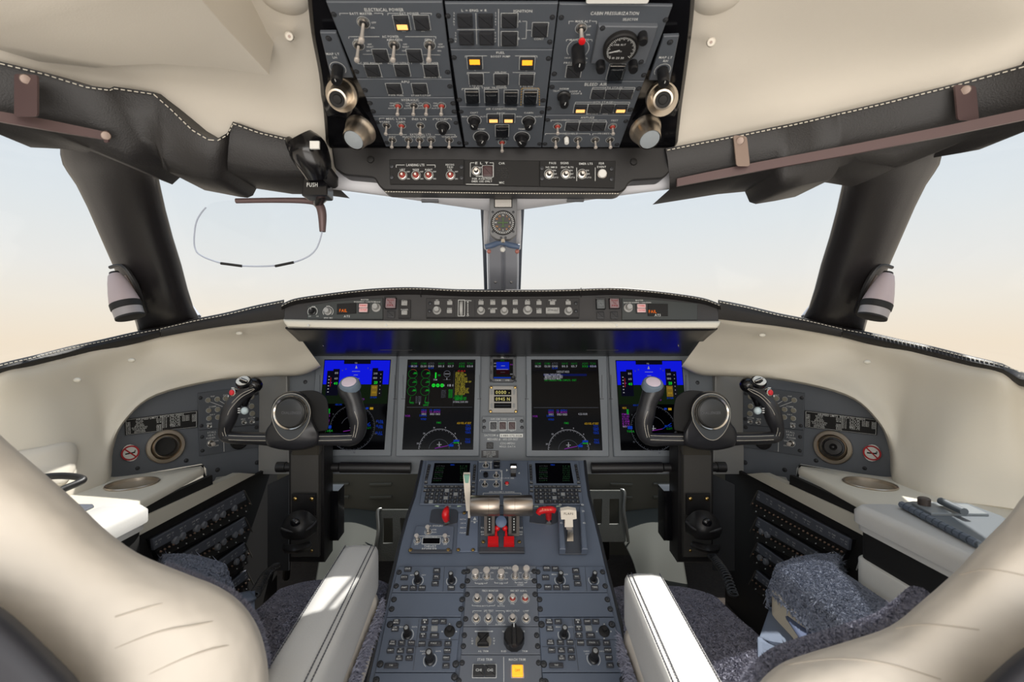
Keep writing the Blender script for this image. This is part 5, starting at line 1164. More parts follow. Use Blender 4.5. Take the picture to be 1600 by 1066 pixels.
    MB(mat('cap_blue', (110, 124, 138), .35), mir).lathe([(90*k, -.014), (88*k, -.001), (80*k, .003), (64*k, .004)], 30, M).m(mat('cap_pink', (222, 206, 218), .5)).lathe([(63*k, .0035), (60*k, .0055), (30*k, .0065)], 30, M).build('grip_cap', y, label='pale pink capped grip end')
    # hub
    hub = [(455, 640), (462, 560), (500, 500), (560, 470), (820, 470), (880, 500), (930, 500), (936, 560), (925, 630), (860, 665), (760, 682), (640, 682), (520, 660), (470, 640)]
    def hubring(pts, d, sc=1.0): 
        c = Vector((sum(p[0] for p in pts)/len(pts), sum(p[1] for p in pts)/len(pts)))
        return cat_rom([zz(*(c+(Vector(p)-c)*sc), d) for p in pts]+[zz(*(c+(Vector(pts[0])-c)*sc), d)], 48)[:-1]
    hb = [(462, 560), (478, 500), (520, 440), (520, 330), (545, 250), (610, 195), (690, 172), (770, 185), (830, 230), (862, 300), (870, 400), (900, 470), (925, 520), (936, 590), (915, 635), (850, 665), (760, 682), (640, 682), (530, 662), (475, 635)]
    MB(LTHY, mir).loft([hubring(hb, .05, .95), hubring(hb, .02), hubring(hb, -.008, 1.0), hubring(hb, -.020, .96), hubring(hb, -.026, .88)]).build('hub', y, smooth=70)
    pl_ = [(690+168*math.cos(t), 360-168*math.sin(t)) for t in [2*math.pi*i/30 for i in range(0, 16)]]+[(522, 400), (540, 470), (580, 540), (640, 592), (700, 596), (760, 560), (815, 490), (845, 430)]
    MB(mat('badge_plate', (64, 68, 72), .4, bump=.1, bscale=700), mir).loft([hubring(pl_, -.012), hubring(pl_, -.030, 1.0), hubring(pl_, -.033, .97)]).build('badge_plate', y, smooth=40)
    stitches([q_ for q_ in hubring(pl_, -.0335, .985)]+[hubring(pl_, -.0335, .985)[0]], STITCH, 'stitching', y, 90, .0007, mir=mir)
    bn2 = Vector((0, -1, .06)).normalized(); M = Matrix.Translation(zz(690, 358, -.033)) @ bn2.to_track_quat('Z', 'Y').to_matrix().to_4x4()
    MB(CHROME, mir).lathe([(146*k, -.004), (146*k, .004), (138*k, .008), (126*k, .006), (122*k, .001)], 48, M, caps=False).build('chrome_ring', y, label='polished ring')
    MB(mat('badge_black', (44, 45, 46), .38), mir).lathe([(124*k, -.002), (122*k, .006), (112*k, .010), (60*k, .0125), (10*k, .013)], 40, M).build('badge', y)
    lt = MB(mat('badge_letters', (100, 102, 106), .3)); c0 = zz(690, 360, -.033-.0145)
    if mir: c0.x = -c0.x
    lt.text('CHALLENGER', 0, 0, .0062, .046, 0, M=Matrix.Translation(c0) @ Matrix.Rotation(math.pi/2, 4, 'X')); lt.build('lettering', y)
    MB(BLKM, mir).loft([hubring([(720, 200), (760, 175), (880, 168), (960, 200), (1005, 270), (1012, 480), (960, 520), (740, 520)], d, sc) for d, sc in ((.12, .97), (.0, 1.0), (-.004, .97))]).build('hub_housing', y)
# ================================================================ PEDESTAL
PD = Plane((740, 725, 1.19), (826, 725, 1.19), (783, 1066, .78))
PB = [(661, 719), (912, 719), (914, 740), (919, 775), (928, 810), (938, 850), (946, 885), (958, 930), (975, 1000), (992, 1070), (1004, 1120), (562, 1120), (574, 1070), (590, 1000), (607, 930), (618, 885), (626, 850), (637, 810), (649, 775), (657, 740)]
pp = Pan('pedestal', 'grey centre pedestal between the seats carrying levers and radio panels', 'pedestal', PD, PB, PGREY, th=.02, off=-.003, bev=.002, plate='top_plate')
b = MB(BLKM)
tp = [pp.M @ Vector((u, v, -.012)) for u, v in inset(pp.poly, -.004)]
lo = [Vector((p.x*1.0, p.y, FZ+.002)) for p in tp]
b.loft([tp, lo], caps=False); b.build('side_panel', pp.root, smooth=20)
kk = MB(mat('pedestal_rim', (38, 40, 44), .35)); kk.tube([pp.M @ Vector((u, v, -.004)) for u, v in [pp.L(x-2, y) for x, y in ((661, 719), (657, 740), (649, 775), (637, 810), (626, 850), (618, 885), (590, 1000), (562, 1120))]], .004, 8); kk.build('edge_strip', pp.root); kk = MB(MATS['pedestal_rim']); kk.tube([pp.M @ Vector((u, v, -.004)) for u, v in [pp.L(x+2, y) for x, y in ((912, 719), (914, 740), (919, 775), (928, 810), (938, 850), (946, 885), (975, 1000), (1004, 1120))]], .004, 8); kk.build('edge_strip', pp.root)
# red T-handle cups
for c, nm in ((695, 'left'), (851, 'right')):
    pp.poly_part('handle_recess', [(c-21, 797), (c-14, 795), (c+17, 796), (c+21, 800), (c+20, 817), (c+10, 821), (c-12, 819), (c-24, 817), (c-23, 808)], 0, .0012, mat('recess_grey', (56, 60, 68), .5), .0008, .004)
pp.z = .0006
for x0, x1, y in ((678.5, 721.5, 791.5), (834, 876.5, 791.5)):
    m_ = (x0+x1)/2; g_ = mat('arrow_green', (200, 220, 190), .6)
    for a, c in (((x0+6, y-1.2), (m_-4, y-3)), ((m_+4, y-3), (x1-6, y-1.2))): pp.line(a, c, 1.4, g_)
    pp.fillq([(x0, y), (x0+7, y-2.6), (x0+7, y+1.2)], g_); pp.fillq([(x1, y), (x1-7, y+1.2), (x1-7, y-2.6)], g_); pp.t('GEAR' if x0 < 780 else 'BRAKE', m_, y, 2)
pp.done()
# ---- control display units
def cdu(lab, quad, scr, x0k, x1k, kl, kr, mirk):
    p = Pan('control_display_unit', lab, 'keypad', PD, quad, PGREY, th=.004, off=.003, bev=.001, group='keypad units', plate='bezel')
    p.poly_part('screen', scr, -.001, .0006, SCR); p.z = .001
    for i in range(8):
        y = scr[0][1]+5+i*3.2; x = (scr[0][0]+scr[3][0])/2
        p.t(('ACT FPLN', 'ORIGIN', 'KSDL', 'ROUTE', 'DIRECT', 'ALTN', 'KPHX', 'COPY')[i], x+12+(-i*.7 if not mirk else 0), y, 2, 13, m=mat('cdu_dim_green', (20, 60, 30), .5) if i % 3 else mat('cdu_dim_grey', (60, 62, 66), .5)); p.t(('1/3', 'DEST', 'KLAS', 'FLT NO', 'TO', 'ORIG', 'PERF', 'EXEC')[i], (scr[1][0]+scr[2][0])/2-9, y, 2, 11, m=mat('cdu_dim_green', (20, 60, 30), .5))
    p.t('FMS1', (scr[0][0]+scr[1][0])/2, scr[0][1]+3, 2, 6, m=eCYB); p.z = .0004
    lab = ['', 'ABCDEFG123', 'HIJKLMN456', 'OPQRSTU789', 'VWXYZ-/.0+']
    for r, y in enumerate((761.5, 767.2, 773, 778.8, 784.8)):
        for c in range(10):
            x = x0k[r]+(x1k[r]-x0k[r])*c/9
            t = lab[r][c] if r else None
            lit = (r, c) in ((1, 4), (2, 6), (3, 4), (4, 1))
            p.btn(x, y, 6.2 if r else 6.8, 4.3 if r else 3.6, outline=False, m=BTN if not lit else LETG, ht=.003, name='key', txt=t or ('DIR', 'FPL', 'LEG', 'DEP', 'PRF', 'MSG', 'IDX', 'TUN', 'NXT', 'EXE')[c], th=2.3 if r else 1.5, txm=LETG)
    for i in range(6):
        for (xa, ya, xb, yb) in (kl, kr):
            t = i/5; p.btn(xa+(xb-xa)*t, ya+(yb-ya)*t, 4.2, 3.2, outline=False, ht=.003, name='line_key', txt='-', th=1)
    for (xa, ya, xb, yb) in (kl, kr): 
        for j in (1, 2, 3): p.btn(xb+(xb-xa)*.16*j, yb+6.4*j-.5, 5, 3.4, outline=False, ht=.003, name='key', txt='PG', th=1.6)
    p.done('legends')
cdu('keypad unit with dark screen at the top left of the pedestal', [(666, 720), (746, 721), (743.5, 789), (655.5, 788)], [(679, 724), (735, 724), (732, 755.6), (673.7, 755.6)], [671.5, 669.5, 668, 667, 666], [734, 734.5, 734, 733.5, 732.5], (670.8, 728.5, 666.3, 748.8), (742, 729, 740.3, 749.8), False)
cdu('keypad unit with dark screen at the top right of the pedestal', [(824.5, 721), (904, 720), (911, 788), (828, 789)], [(836, 724), (891, 724), (896.5, 755.6), (838, 755.6)], [838.5, 838, 838, 838.3, 839], [900, 900, 900.3, 901.5, 902.5], (829, 728.5, 830, 749.2), (899.5, 728.5, 903.5, 749.2), True)
# ---- centre gear panel
p = Pan('gear_control_panel', 'small grey control panel with chrome lever and red light between the two keypad units', 'panel', PD, [(747.5, 720.5), (824, 720.5), (827, 789), (744.5, 789)], PGREY, th=.003, off=.002)
for x, y in ((759, 728), (775.5, 744), (757.5, 758), (775.3, 758)): p.tog(x, y, 3.8, 2.0)
p.knob(759, 744, 3.6, .01, ptr=False, skirt=False); guard(p, 776, 728, 9, 8, m=BTN)
p.line((767, 722), (767, 733), .8); p.br(750.5, 782, 735, 3); p.br(749.5, 782, 749.5, 3); p.line((784, 735), (784, 766), .9); p.t('NOSE STEER', 759, 722, 1.8); p.t('LDG GR WARN HORN', 766, 750, 1.8, 26)
kx, ky = p.k(792, 756.5); p.part('red_light', unit('rl', lambda: MB(STEEL).lathe([(1.15, 0), (1.1, .3), (.9, .4)], 20, caps=False).m(RED).lathe([(.9, .2), (.85, .9), (.4, 1.3)], 20)), 792, 756.5, (3.3*kx,)*3); p.t('DN LOCK REL', 792, 747.5, 1.8)
lv = MB(BLKM).box((0, 0, 0), (.013, .030, .002)); o = lv.build('lever_slot', p.root, True); u, v = p.L(802, 738); o.location = (u, v, .001)
lv = MB(CHROME); lv.prism(roundpoly([(-.0085, -.004), (.0085, -.004), (.0085, .010), (-.0085, .010)], .003), .012, .034, .003); lv.m(BRUSH).box((0, .003, .008), (.010, .008, .018)); o = lv.build('gear_lever', p.root, True); u, v = p.L(802, 741); o.location = (u, v, .016); 
p.fillq([(791, 733), (794, 735), (791, 737)], LET); p.fillq([(812, 738), (809.5, 740), (812, 741)], LET)
p.t('GND PROXIMITY WARNING', 784, 769, 2, 40); p.br(755, 814, 771, 3, 0)
p.done()
# ---- thrust levers
q = Pan('throttle_quadrant', 'grey throttle quadrant with twin polished thrust levers and red cutoffs', 'throttle quadrant', PD, [(752, 803), (816, 803), (819, 856), (749, 856)], mat('quadrant_grey', (70, 76, 86), .5), th=.004, off=.003)
q.poly_part('quadrant_front', [(749, 856), (819, 856), (819.5, 864), (748.5, 864)], -.004, .002, mat('quadrant_dark', (58, 60, 66), .5), .001)
for x in (755, 811.5): q.screw(x, 847, 3, BRASS)
for x, t in ((752, 'IDLE'), (816, 'IDLE')): q.t(t, x+(3 if x < 780 else -3), 825, 2.2); q.t('ENG', x+(3 if x < 780 else -3), 831.5, 2.2); q.t('OFF', x+(3 if x < 780 else -3), 835.5, 2.2)
q.done()
for i, (x0, x1, ax0, ax1) in enumerate(((735, 781, 756.5, 773), (786.5, 832, 794.5, 811.5))):
    Dh = .985; a, c = P(x0, 790.5, Dh), P(x1, 790, Dh); r = 15.6*Dh/F; mid = a.lerp(c, .52 if i == 0 else .38)
    M = axis(a, c); L = (c-a).length
    e = MB(BRUSH).lathe([(r*.93, 0), (r, .002), (r, L*.62 if i == 0 else L*.38), (r*.985, L*.625 if i == 0 else L*.385), (r, L*.63 if i == 0 else L*.39), (r, L-.002), (r*.93, L)], 40, M); hd = e.build('thrust_handle', q.root)
    base = [PD.hit(ax0, 838, .006), PD.hit(ax1, 838, .006)]; h0 = P(ax0, 800, 1.0); h1 = P(ax1, 800, 1.0)
    up = PD.n*.0; bk = Vector((0, .035, .0))
    b = MB(mat('lever_arm', (104, 98, 94), .45, .3)).loft([[base[0], base[1], base[1]+bk, base[0]+bk], [h0, h1, h1+bk, h0+bk]]); arm = b.build('lever_arm', q.root)
    mid_ = lambda t, f: base[0].lerp(base[1], f).lerp(h0.lerp(h1, f), t)
    fr = [mid_(.12, .28)-Vector((0, .0012, 0)), mid_(.12, .72)-Vector((0, .0012, 0)), mid_(.85, .72)-Vector((0, .0012, 0)), mid_(.85, .28)-Vector((0, .0012, 0))]
    MB(BLKM).loft([fr, [p_+Vector((0, .002, 0)) for p_ in fr]]).build('arm_label', arm)
    lt = MB(LET)
    for j in range(5):
        c_ = mid_(.28+j*.11, .5)-Vector((0, .0018, 0)); lt.box(c_, (.0022, .0003, .0028))
    lt.build('arm_lettering', arm)
    rx = [(762, 839.5), (779, 839.5), (779, 851), (762, 851)] if i == 0 else [(787, 839.5), (803.5, 839.5), (803.5, 851), (787, 851)]
    rb = [PD.hit(*k_, .012) for k_ in rx]; rt = [p_.lerp(sum(rb, Vector())/4, .06)+PD.n*.004 for p_ in rb]
    b = MB(RED).loft([[p_-PD.n*.010 for p_ in rb], rb, rt]); s_ = [(773, 838), (777, 838), (776.5, 824), (774.5, 824)] if i == 0 else [(789, 838), (793, 838), (791.5, 824), (789.5, 824)]
    sb = [PD.hit(*k_, .014) for k_ in s_]; b.loft([[p_-PD.n*.004 for p_ in sb], sb]); bx = PD.hit(777 if i == 0 else 789, 825.5, .018); b.ball(bx, .0065, 12); b.build('fuel_cutoff', q.root, label='red fuel cutoff tab')
    rs_ = [PD.hit(*k_, .0085) for k_ in ([(760, 829), (771, 829), (771, 832), (760, 832)] if i == 0 else [(796, 829), (807, 829), (807, 832), (796, 832)])]
c = P(783, 815.5, 1.015); MB(BLUEK).lathe([(.0125, -.008), (.0135, 0), (.012, .006), (.006, .008)], 28, Matrix.Translation(c) @ Vector((0, -.9, .42)).normalized().to_track_quat('Z', 'Y').to_matrix().to_4x4()).build('friction_knob', q.root, label='blue grey round knob')
# ---- spoiler lever
q = Pan('spoiler_lever', 'grey spoiler plate with tall white lever and green tip, left of the thrust levers', 'lever', PD, [(716, 802), (747.5, 802), (746.5, 862), (713, 862)], mat('spoiler_plate_grey', (96, 106, 124), .5), th=.003, off=.002)
q.poly_part('slot', [(731, 810), (735, 810), (732.5, 837), (728, 837)], 0, .0006, BLKS); q.z = .0006
for y, t in ((812, 'RET'), (818, '1/4'), (825, 'MID'), (833, 'FULL')): q.t(t, 722, y, 2); q.line((725.5, y), (728, y), .8)
q.fillq([(739, 813), (744.5, 813), (742, 808)], LET); q.t('FLIGHT', 741.5, 815, 1.8); q.fillq([(740, 816), (743, 816), (743, 818), (740, 818)], LET); q.z = .0004
for x, y in ((725.5, 801.8), (716, 859.5), (739, 859.5)): q.screw(x, y, 3, BRASS)
q.done()
bp = PD.hit(733, 809, 0); tp_ = P(729, 764, 1.03); top = P(729, 743, 1.02)
ra = [P(731.5, 809, 1.045), P(734.5, 809, 1.045), P(734.5, 798, 1.04), P(731.5, 798, 1.04)]
def sl(pts, th, m, nm, par):
    return MB(m).loft([pts, [p_+Vector((0, th, th*.3)) for p_ in pts]]).build(nm, par)
sl([P(731.3, 810, 1.05), P(734.8, 810, 1.05), P(735, 798, 1.04), P(731, 798, 1.04)], .006, BONE, 'lever_foot', q.root)
sl([P(728.5, 799, 1.035), P(735, 798, 1.035), P(734.6, 770, 1.025), P(725.8, 770, 1.025), P(725.5, 760, 1.022), P(734.3, 760, 1.022)][0:4], .009, BONE, 'lever_shaft', q.root)
sl([P(725.6, 770, 1.025), P(734.8, 770, 1.025), P(734.4, 742.5, 1.018), P(723.8, 742.5, 1.018)], .010, BONE, 'lever_head', q.root)
sl([P(727, 755, 1.019), P(731.8, 755, 1.019), P(733.6, 743, 1.0155), P(724.8, 743, 1.0155)], .004, GRN, 'lever_tip', q.root)
# ---- thrust reverser panel
q = Pan('thrust_reverser_panel', 'grey THRUST REVERSER panel with three toggles on the left of the pedestal', 'switch panel', PD, [(650, 822), (709.5, 822), (706.5, 862), (641, 862), (643, 848)], PGREY, th=.004, off=.003, rnd=.004)
q.poly_part('panel_front', [(642, 859), (706, 859), (706, 864), (640, 864)], -.003, .0015, mat('quadrant_dark', (58, 60, 66), .5), .001)
for x, y in ((669, 831.5), (652, 845), (696, 845)): q.tog(x, y, 4.6, 2.8, fat=1.5)
q.frame(674, 845.5, 28, 10, .8); q.poly_part('indicator', [(661, 841.5), (687, 841.5), (687, 849.5), (661, 849.5)], 0, .001, SCR)
q.t('R SPOILERS', 682, 822, 2.2); q.t('ARM', 678, 828, 2); q.t('MAN', 678, 832, 2); q.line((651, 838), (703, 838), .8); q.t('BACK DRIVE', 674, 839.8, 2, 18); q.t('THRUST', 672, 854, 3); q.t('REVERSER', 671, 858, 3); q.t('OFF', 650.5, 851, 2); q.t('OFF', 695.5, 851, 2)
for x, y in ((641.7, 860), (700.3, 860)): q.screw(x, y, 3.6, BRASS)
q.done()
# ---- red T handles
e = empty('gear_release_handle', PD.hit(698, 815), 'red pull handle seen end-on in the left recess of the pedestal', 'handle')
MB(RED).tube([P(699, 793.5, 1.04), P(697, 799, 1.02), P(695.5, 806, 1.015), P(697, 813, 1.025)], [.004, .0072, .0075, .006], 14, smooth=14).build('grip', e)
MB(RED).tube([P(697.5, 806, 1.035), P(698, 817, 1.06)], .0065, 12).build('stem', e); MB(STEEL).tube([PD.hit(698, 818, .001), P(698, 813, 1.055)], .006, 12).build('collar', e)
e = empty('brake_handle', PD.hit(858, 817), 'red T-shaped PULL handle in the right recess of the pedestal', 'handle')
MB(RED).tube([P(840.5, 803, 1.02), P(844, 798.5, 1.02), P(852, 797, 1.02), P(862, 796.5, 1.02), P(867.5, 798.5, 1.02)], [.006, .0078, .0075, .0075, .006], 14, smooth=20).build('grip', e)
MB(RED).tube([P(857, 798, 1.025), P(857.5, 812, 1.05)], [.008, .0062], 12).build('stem', e); MB(STEEL).tube([PD.hit(857.5, 818, .001), P(857.5, 811, 1.05)], .006, 12).build('collar', e)
lt = MB(mat('handle_gold', (225, 170, 90), .5)); 
for i, ch in enumerate('PULL'):
    c = P(848+i*4.2, 796.5-abs(i-1.5)*.3, 1.0075); lt.text(ch, 0, 0, .0036, None, 0, M=Matrix.Translation(c) @ Matrix.Rotation(math.pi/2*.75, 4, 'X'))
lt.build('lettering', e)
# ---- flap lever
q = Pan('flap_lever', 'cream FLAPS lever in a grey raised quadrant on the right of the pedestal', 'lever', PD, [(872, 800), (912, 799), (917.5, 866), (873.5, 866)], mat('flap_grey', (64, 68, 76), .5), th=.003, off=.002)
q.poly_part('side_rail', [(871, 799), (877.5, 799), (883, 866), (873.5, 866)], 0, .018, PGREY, .002); q.poly_part('side_rail', [(904.5, 799), (911, 799), (917.5, 866), (908, 866)], 0, .018, PGREY, .002)
q.z = .0185
for y, t in ((801, '0'), (811, '20'), (829.5, '45')): q.t(t, 874.5+(y-800)*.05, y-4, 2.6, 4); q.t(t, 909+(y-800)*.08, y-4, 2.6, 4)
q.z = .0004; q.done()
sl([P(878.8, 838, 1.03)]*0 or [PD.hit(886, 846, .004), PD.hit(896, 846, .004), PD.hit(895.5, 826, .012), PD.hit(887, 826, .012)], .006, STEEL, 'slider', q.root)
def plate(pts, Dv, th, m, nm, par): return MB(m).loft([[P(*k_, Dv) for k_ in pts], [P(*k_, Dv)+Vector((0, th, th*.3)) for k_ in pts]]).build(nm, par)
plate([(882.5, 824), (895.5, 824), (895, 812), (901, 811), (900.5, 798.5), (888, 796.5), (876, 798.5), (876.8, 812), (883, 812)], .985, .010, BONE, 'flap_handle', q.root)
plate([(885, 828), (893.5, 828), (894, 823), (884.5, 823)], .995, .008, mat('bone_dark', (150, 140, 128), .5), 'stem', q.root)
MB(mat('bone_print', (110, 100, 90), .6)).text('FLAPS', 0, 0, .0045, .020, .0, M=Matrix.Translation(P(888.5, 803, .9842)) @ Matrix.Rotation(math.pi/2, 4, 'X')).build('lettering', q.root)
# ---- lower pedestal panels
def ped(nm, lab, quad, m=PGREY, cat='radio panel'): return Pan(nm, lab, cat, PD, quad, m, th=.003, off=.0015, bev=.0008, group='pedestal panels')
LG = mat('key_dark', (50, 52, 58), .45)
def kb(p, lst):
    for it in lst:
        x, y = it[:2]; w_ = it[3] if len(it) > 3 else 11; p.btn(x, y, w_, 7, outline=False, m=LG, ht=.004, name='key', txt=it[2], th=2.4)
def dk(p, x, y, r=6.2, h=.03): 
    o = p.knob(x, y, r, h*.45, BLK, ptr=False, name='dual_knob'); new('inner_knob', unit('inner', lambda: MB(BLKS).loft([[(.6*math.cos(t)*(1+.06*(i % 2)), .6*math.sin(t)*(1+.06*(i % 2)), z) for i, t in enumerate([2*math.pi*j/20 for j in range(20)])] for z in (.9, 2.0)]).m(LETG).lathe([(.42, 2.0), (.30, 2.04)], 14)), o)
    p.arc(x, y, r+2, -60, 60); p.arc(x, y, r+2, 150, 240); return o
KA = (('left', [(622.5, 885.5), (728.5, 885.5), (724.5, 925.5), (612.5, 925.5)], [(637.5, 890.5, 'CRSR'), (632, 903.5, 'DATA'), (632, 920, 'FRMT'), (646, 920, 'CTL'), (659.5, 920, 'TR/WX'), (682.5, 893, 'UPR'), (682, 903, 'TFC'), (680, 913, 'LWR'), (705, 919.5, 'TERR')], (653, 908), (705.5, 908), (694.5, 886, 692, 925), ((623.5, 894.5), (619, 916), (725, 894), (722.5, 916)), ((645, 899, 'MENU'), (662, 899, 'ADV'))),
      ('right', [(838, 885.5), (943, 885.5), (949, 925.5), (840, 925.5)], [(854, 889.5, 'CRSR'), (867.5, 890, 'CHT'), (852.5, 903.5, 'DATA'), (856, 919, 'FRMT'), (870, 919, 'CTL'), (884, 919, 'TR/WX'), (899.5, 893, 'UPR'), (901, 903, 'TFC'), (902.5, 913, 'LWR'), (929, 919.5, 'TERR')], (875, 907), (927.5, 907), (914, 886, 917, 925), ((840.5, 894), (842, 916), (941.5, 894), (945.5, 916)), ((866, 898, 'MENU'), (884, 898, 'ADV'))))
for s, quad, keys, k1, k2, ln_, sc, tx in KA:
    p = ped('display_control_panel', 'grey panel with two tall black knobs at the upper %s of the lower pedestal' % s, quad)
    kb(p, keys); dk(p, *k1); dk(p, *k2, r=5.8); p.line(ln_[:2], ln_[2:], .5, BLKS)
    for a in sc: p.screw(*a, 4)
    for x, y, t in tx: p.t(t, x, y, 2)
    p.done()
for s, quad, sc in (('left', [(612, 926.5), (724.3, 926.5), (720.5, 963.5), (604.5, 963.5)], ((615.5, 937), (612, 952), (722, 937), (720.5, 952))), ('right', [(840.3, 926.5), (949.3, 926.5), (959, 963.5), (841.8, 963.5)], ((843, 937), (844, 952), (949, 937), (953.5, 952)))):
    p = ped('blank_panel', 'blank grey cover panel on the %s side of the lower pedestal' % s, quad, cat='blank panel')
    for a in sc: p.screw(*a, 4.2)
    p.done()
KC = (('left', [(604, 965), (720.3, 965), (711.5, 1050), (586.5, 1050)], [(619.5, 973, 'UPR|MENU'), (664, 972.5, 'MEM|1'), (680, 972.5, 'CHART'), (692.5, 972.5, 'SRC'), (617.5, 984, 'LWR|MENU'), (662.5, 983.5, 'MEM|2'), (661, 994.5, 'MEM|3'), (679, 994.5, 'ZOOM', 14), (613.5, 1006, 'CAS|PAGE'), (628, 1006, 'TFC'), (643, 1006, 'TR/WX'), (659.5, 1007, 'RADIO'), (680, 1007, 'PASS  :', 21), (700, 1007, '1/2'), (610.5, 1018, 'SUMRY'), (626, 1018, 'AC|ELEC'), (641, 1018, 'HYD'), (699, 1018, 'DME-H'), (624, 1029.5, 'DC|ELEC'), (639.5, 1029.5, 'FLT'), (697.5, 1029.5, 'IDENT'), (697, 1041.5, 'ATC'), (611.5, 1041.5, 'CAS', 22)], (637, 992.5), (672, 1032), (702.5, 987), ((609.5, 976), (717.5, 976), (594, 1038), (712, 1038)), (679, 983.5), ((606, 1011, 656, 1011), (655, 967, 645.5, 1048), (655, 1000, 716, 1000))),
      ('right', [(842, 965), (959.5, 965), (973, 1050), (847, 1050)], [(858, 972.5, 'UPR|MENU'), (872, 972.5, 'ESC'), (902.5, 972.5, 'MEM|1'), (917.5, 972.5, 'CHART'), (930.5, 972.5, 'SRC'), (859, 983.5, 'LWR|MENU'), (904, 983, 'MEM|2'), (904.5, 994, 'MEM|3'), (922.5, 994, 'ZOOM', 14), (860, 1005, 'CAS|PAGE'), (875.5, 1005, 'TFC'), (890.5, 1005, 'TR/WX'), (907, 1006, 'RADIO'), (927, 1006, 'PASS  :', 21), (947.5, 1006, '1/2'), (862, 1017.5, 'SUMRY'), (877, 1017.5, 'AC|ELEC'), (892, 1017.5, 'HYD'), (949.5, 1017.5, 'DME-H'), (877.5, 1029, 'DC|ELEC'), (893, 1029, 'FLT'), (951, 1029, 'IDENT'), (953, 1041, 'ATC'), (869, 1041, 'CAS', 22)], (881, 992.5), (927.5, 1030), (944, 987), ((846, 976), (956, 976), (849.5, 1038), (969, 1038)), (919.5, 983), ((847, 1011, 897, 1011), (894, 967, 904, 1048), (897, 1000, 962, 1000))))
for s, quad, keys, k1, k2, js, sc, bk, lns in KC:
    p = ped('cursor_control_panel', 'large grey keypad panel with black joystick on the %s side of the lower pedestal' % s, quad)
    kb(p, keys); p.btn(*bk, 10, 8, outline=False, m=LETG, ht=.004, name='chart_key'); dk(p, *k1, r=7); dk(p, *k2, r=8.2, h=.034)
    kx, ky = p.k(*js); p.part('joystick', unit('joy', lambda: MB(BLKM).lathe([(1, 0), (1, .12), (.7, .3), (.35, .35), (.3, .9), (.5, 1.1), (.45, 1.35), (.15, 1.4)], 26)), *js, (8.6*kx,)*3)
    for dx, dy in ((0, -11.5), (0, 11), (-11.5, 0), (10.5, 0)): p.fillq([(js[0]+dx-1.4, js[1]+dy+1), (js[0]+dx+1.4, js[1]+dy+1), (js[0]+dx, js[1]+dy-1.2)], LET)
    for l_ in lns: p.line(l_[:2], l_[2:], .5, BLKS)
    for a in sc: p.screw(*a, 5)
    p.t('MENU', k1[0]-9, 980, 2); p.t('DATA', k1[0]+11, 980, 2); p.t('RADIO', k2[0]-11, 1018, 2); p.t('ADV', k2[0]-10, 1022, 2); p.t('DATA', k2[0]+13, 1018, 2)
    p.done()
for s, quad, sc in (('left', [(586, 1051.5), (711, 1051.5), (704, 1115), (573, 1115)], (710, 1058)), ('right', [(847.5, 1051.5), (973.5, 1051.5), (986, 1115), (853, 1115)], (852, 1066))):
    p = ped('blank_panel', 'blank grey cover panel at the bottom edge of the %s pedestal row' % s, quad, cat='blank panel'); p.screw(*sc, 5); p.screw(588 if s == 'left' else 973, 1063, 5); p.done()
MG = mat('middle_grey', (96, 101, 110), .5, bump=.05, bscale=900)
p = ped('engine_control_panel', 'grey ENGINE CONTROL panel with five silver capped toggles', [(730, 884.5), (837, 884.5), (838.7, 917.5), (728, 917.5)], MG, 'switch panel')
p.t('ENGINE CONTROL', 783, 888, 3.4, 34)
for x, ln in ((743, 2.4), (760.5, 3.4), (783, 2.4), (805, 4.3), (822, 4.3)): p.tog(x, 901, 5.2, ln, fat=2.0); p.t('ON', x+8, 895.5, 2); p.t('OFF', x+8, 905.5, 2)
p.br(742.5, 761, 912, -2, 8); p.t('APR', 751.5, 912.5, 2.6); p.br(773, 793, 911.5, -2, 8); p.t('VIB', 783, 912, 2.6); p.br(805, 823, 911, -2, 10); p.t('ENG', 813.5, 911, 2.4); p.t('SYNC', 813.5, 914.5, 2.4)
for a in ((731, 893), (730.5, 908), (834.5, 893), (835, 908)): p.screw(*a, 4)
p.done()
p = ped('systems_test_panel', 'grey test panel with two rows of small toggles in the lower pedestal', [(727.8, 918.5), (838.8, 918.5), (842.3, 978.5), (724, 978.5)], MG, 'switch panel')
p.t('FIREX MONITOR', 766, 923.5, 3, 25); p.t('FIRE DET AURAL', 810.5, 923.5, 3, 26)
for x, r in ((745.5, 0), (766, 0), (782.5, 0), (801, 1), (820.7, 1)): p.tog(x, 936, 5.6, 1.4, red=r, fat=1.3); p.t('TEST', x, 928.5, 1.8)
p.br(738, 773, 947, -2, 20); p.t('ENG BOTTLE', 755.5, 947.3, 2.2); p.t('APU', 783, 944.5, 2); p.t('BOTTLE', 783, 947.5, 2); p.t('FAIL', 801, 944, 2)
p.t('SPS TEST', 763.5, 955, 3, 15); p.br(739, 788, 955, 3, 22); p.t('SMOKE DETECT', 801, 955, 2.4, 21); p.t('LAMP', 822, 955, 2.4)
for x in (744, 763, 781.7, 801, 822): p.tog(x, 967.5, 5.6, 1.4, fat=1.3); p.t('TEST', x, 958.6, 1.8)
p.t('L', 743, 976, 2.2); p.t('R', 762, 976, 2.2); p.t('G SWITCH', 782, 976.3, 2.2)
for a in ((730, 929), (727.5, 967.5), (836, 929), (838, 967.5)): p.screw(*a, 4)
p.done()
p = ped('trim_panel', 'grey trim panel with large round black RUD TRIM knob', [(723.8, 979.5), (842.4, 979.5), (844.6, 1022.5), (720.6, 1022.5)], MG, 'switch panel')
p.line((742, 987), (770, 987), 1.0); p.fillq([(741, 987), (744, 985.6), (744, 988.4)], LET); p.fillq([(771, 987), (768, 988.4), (768, 985.6)], LET)
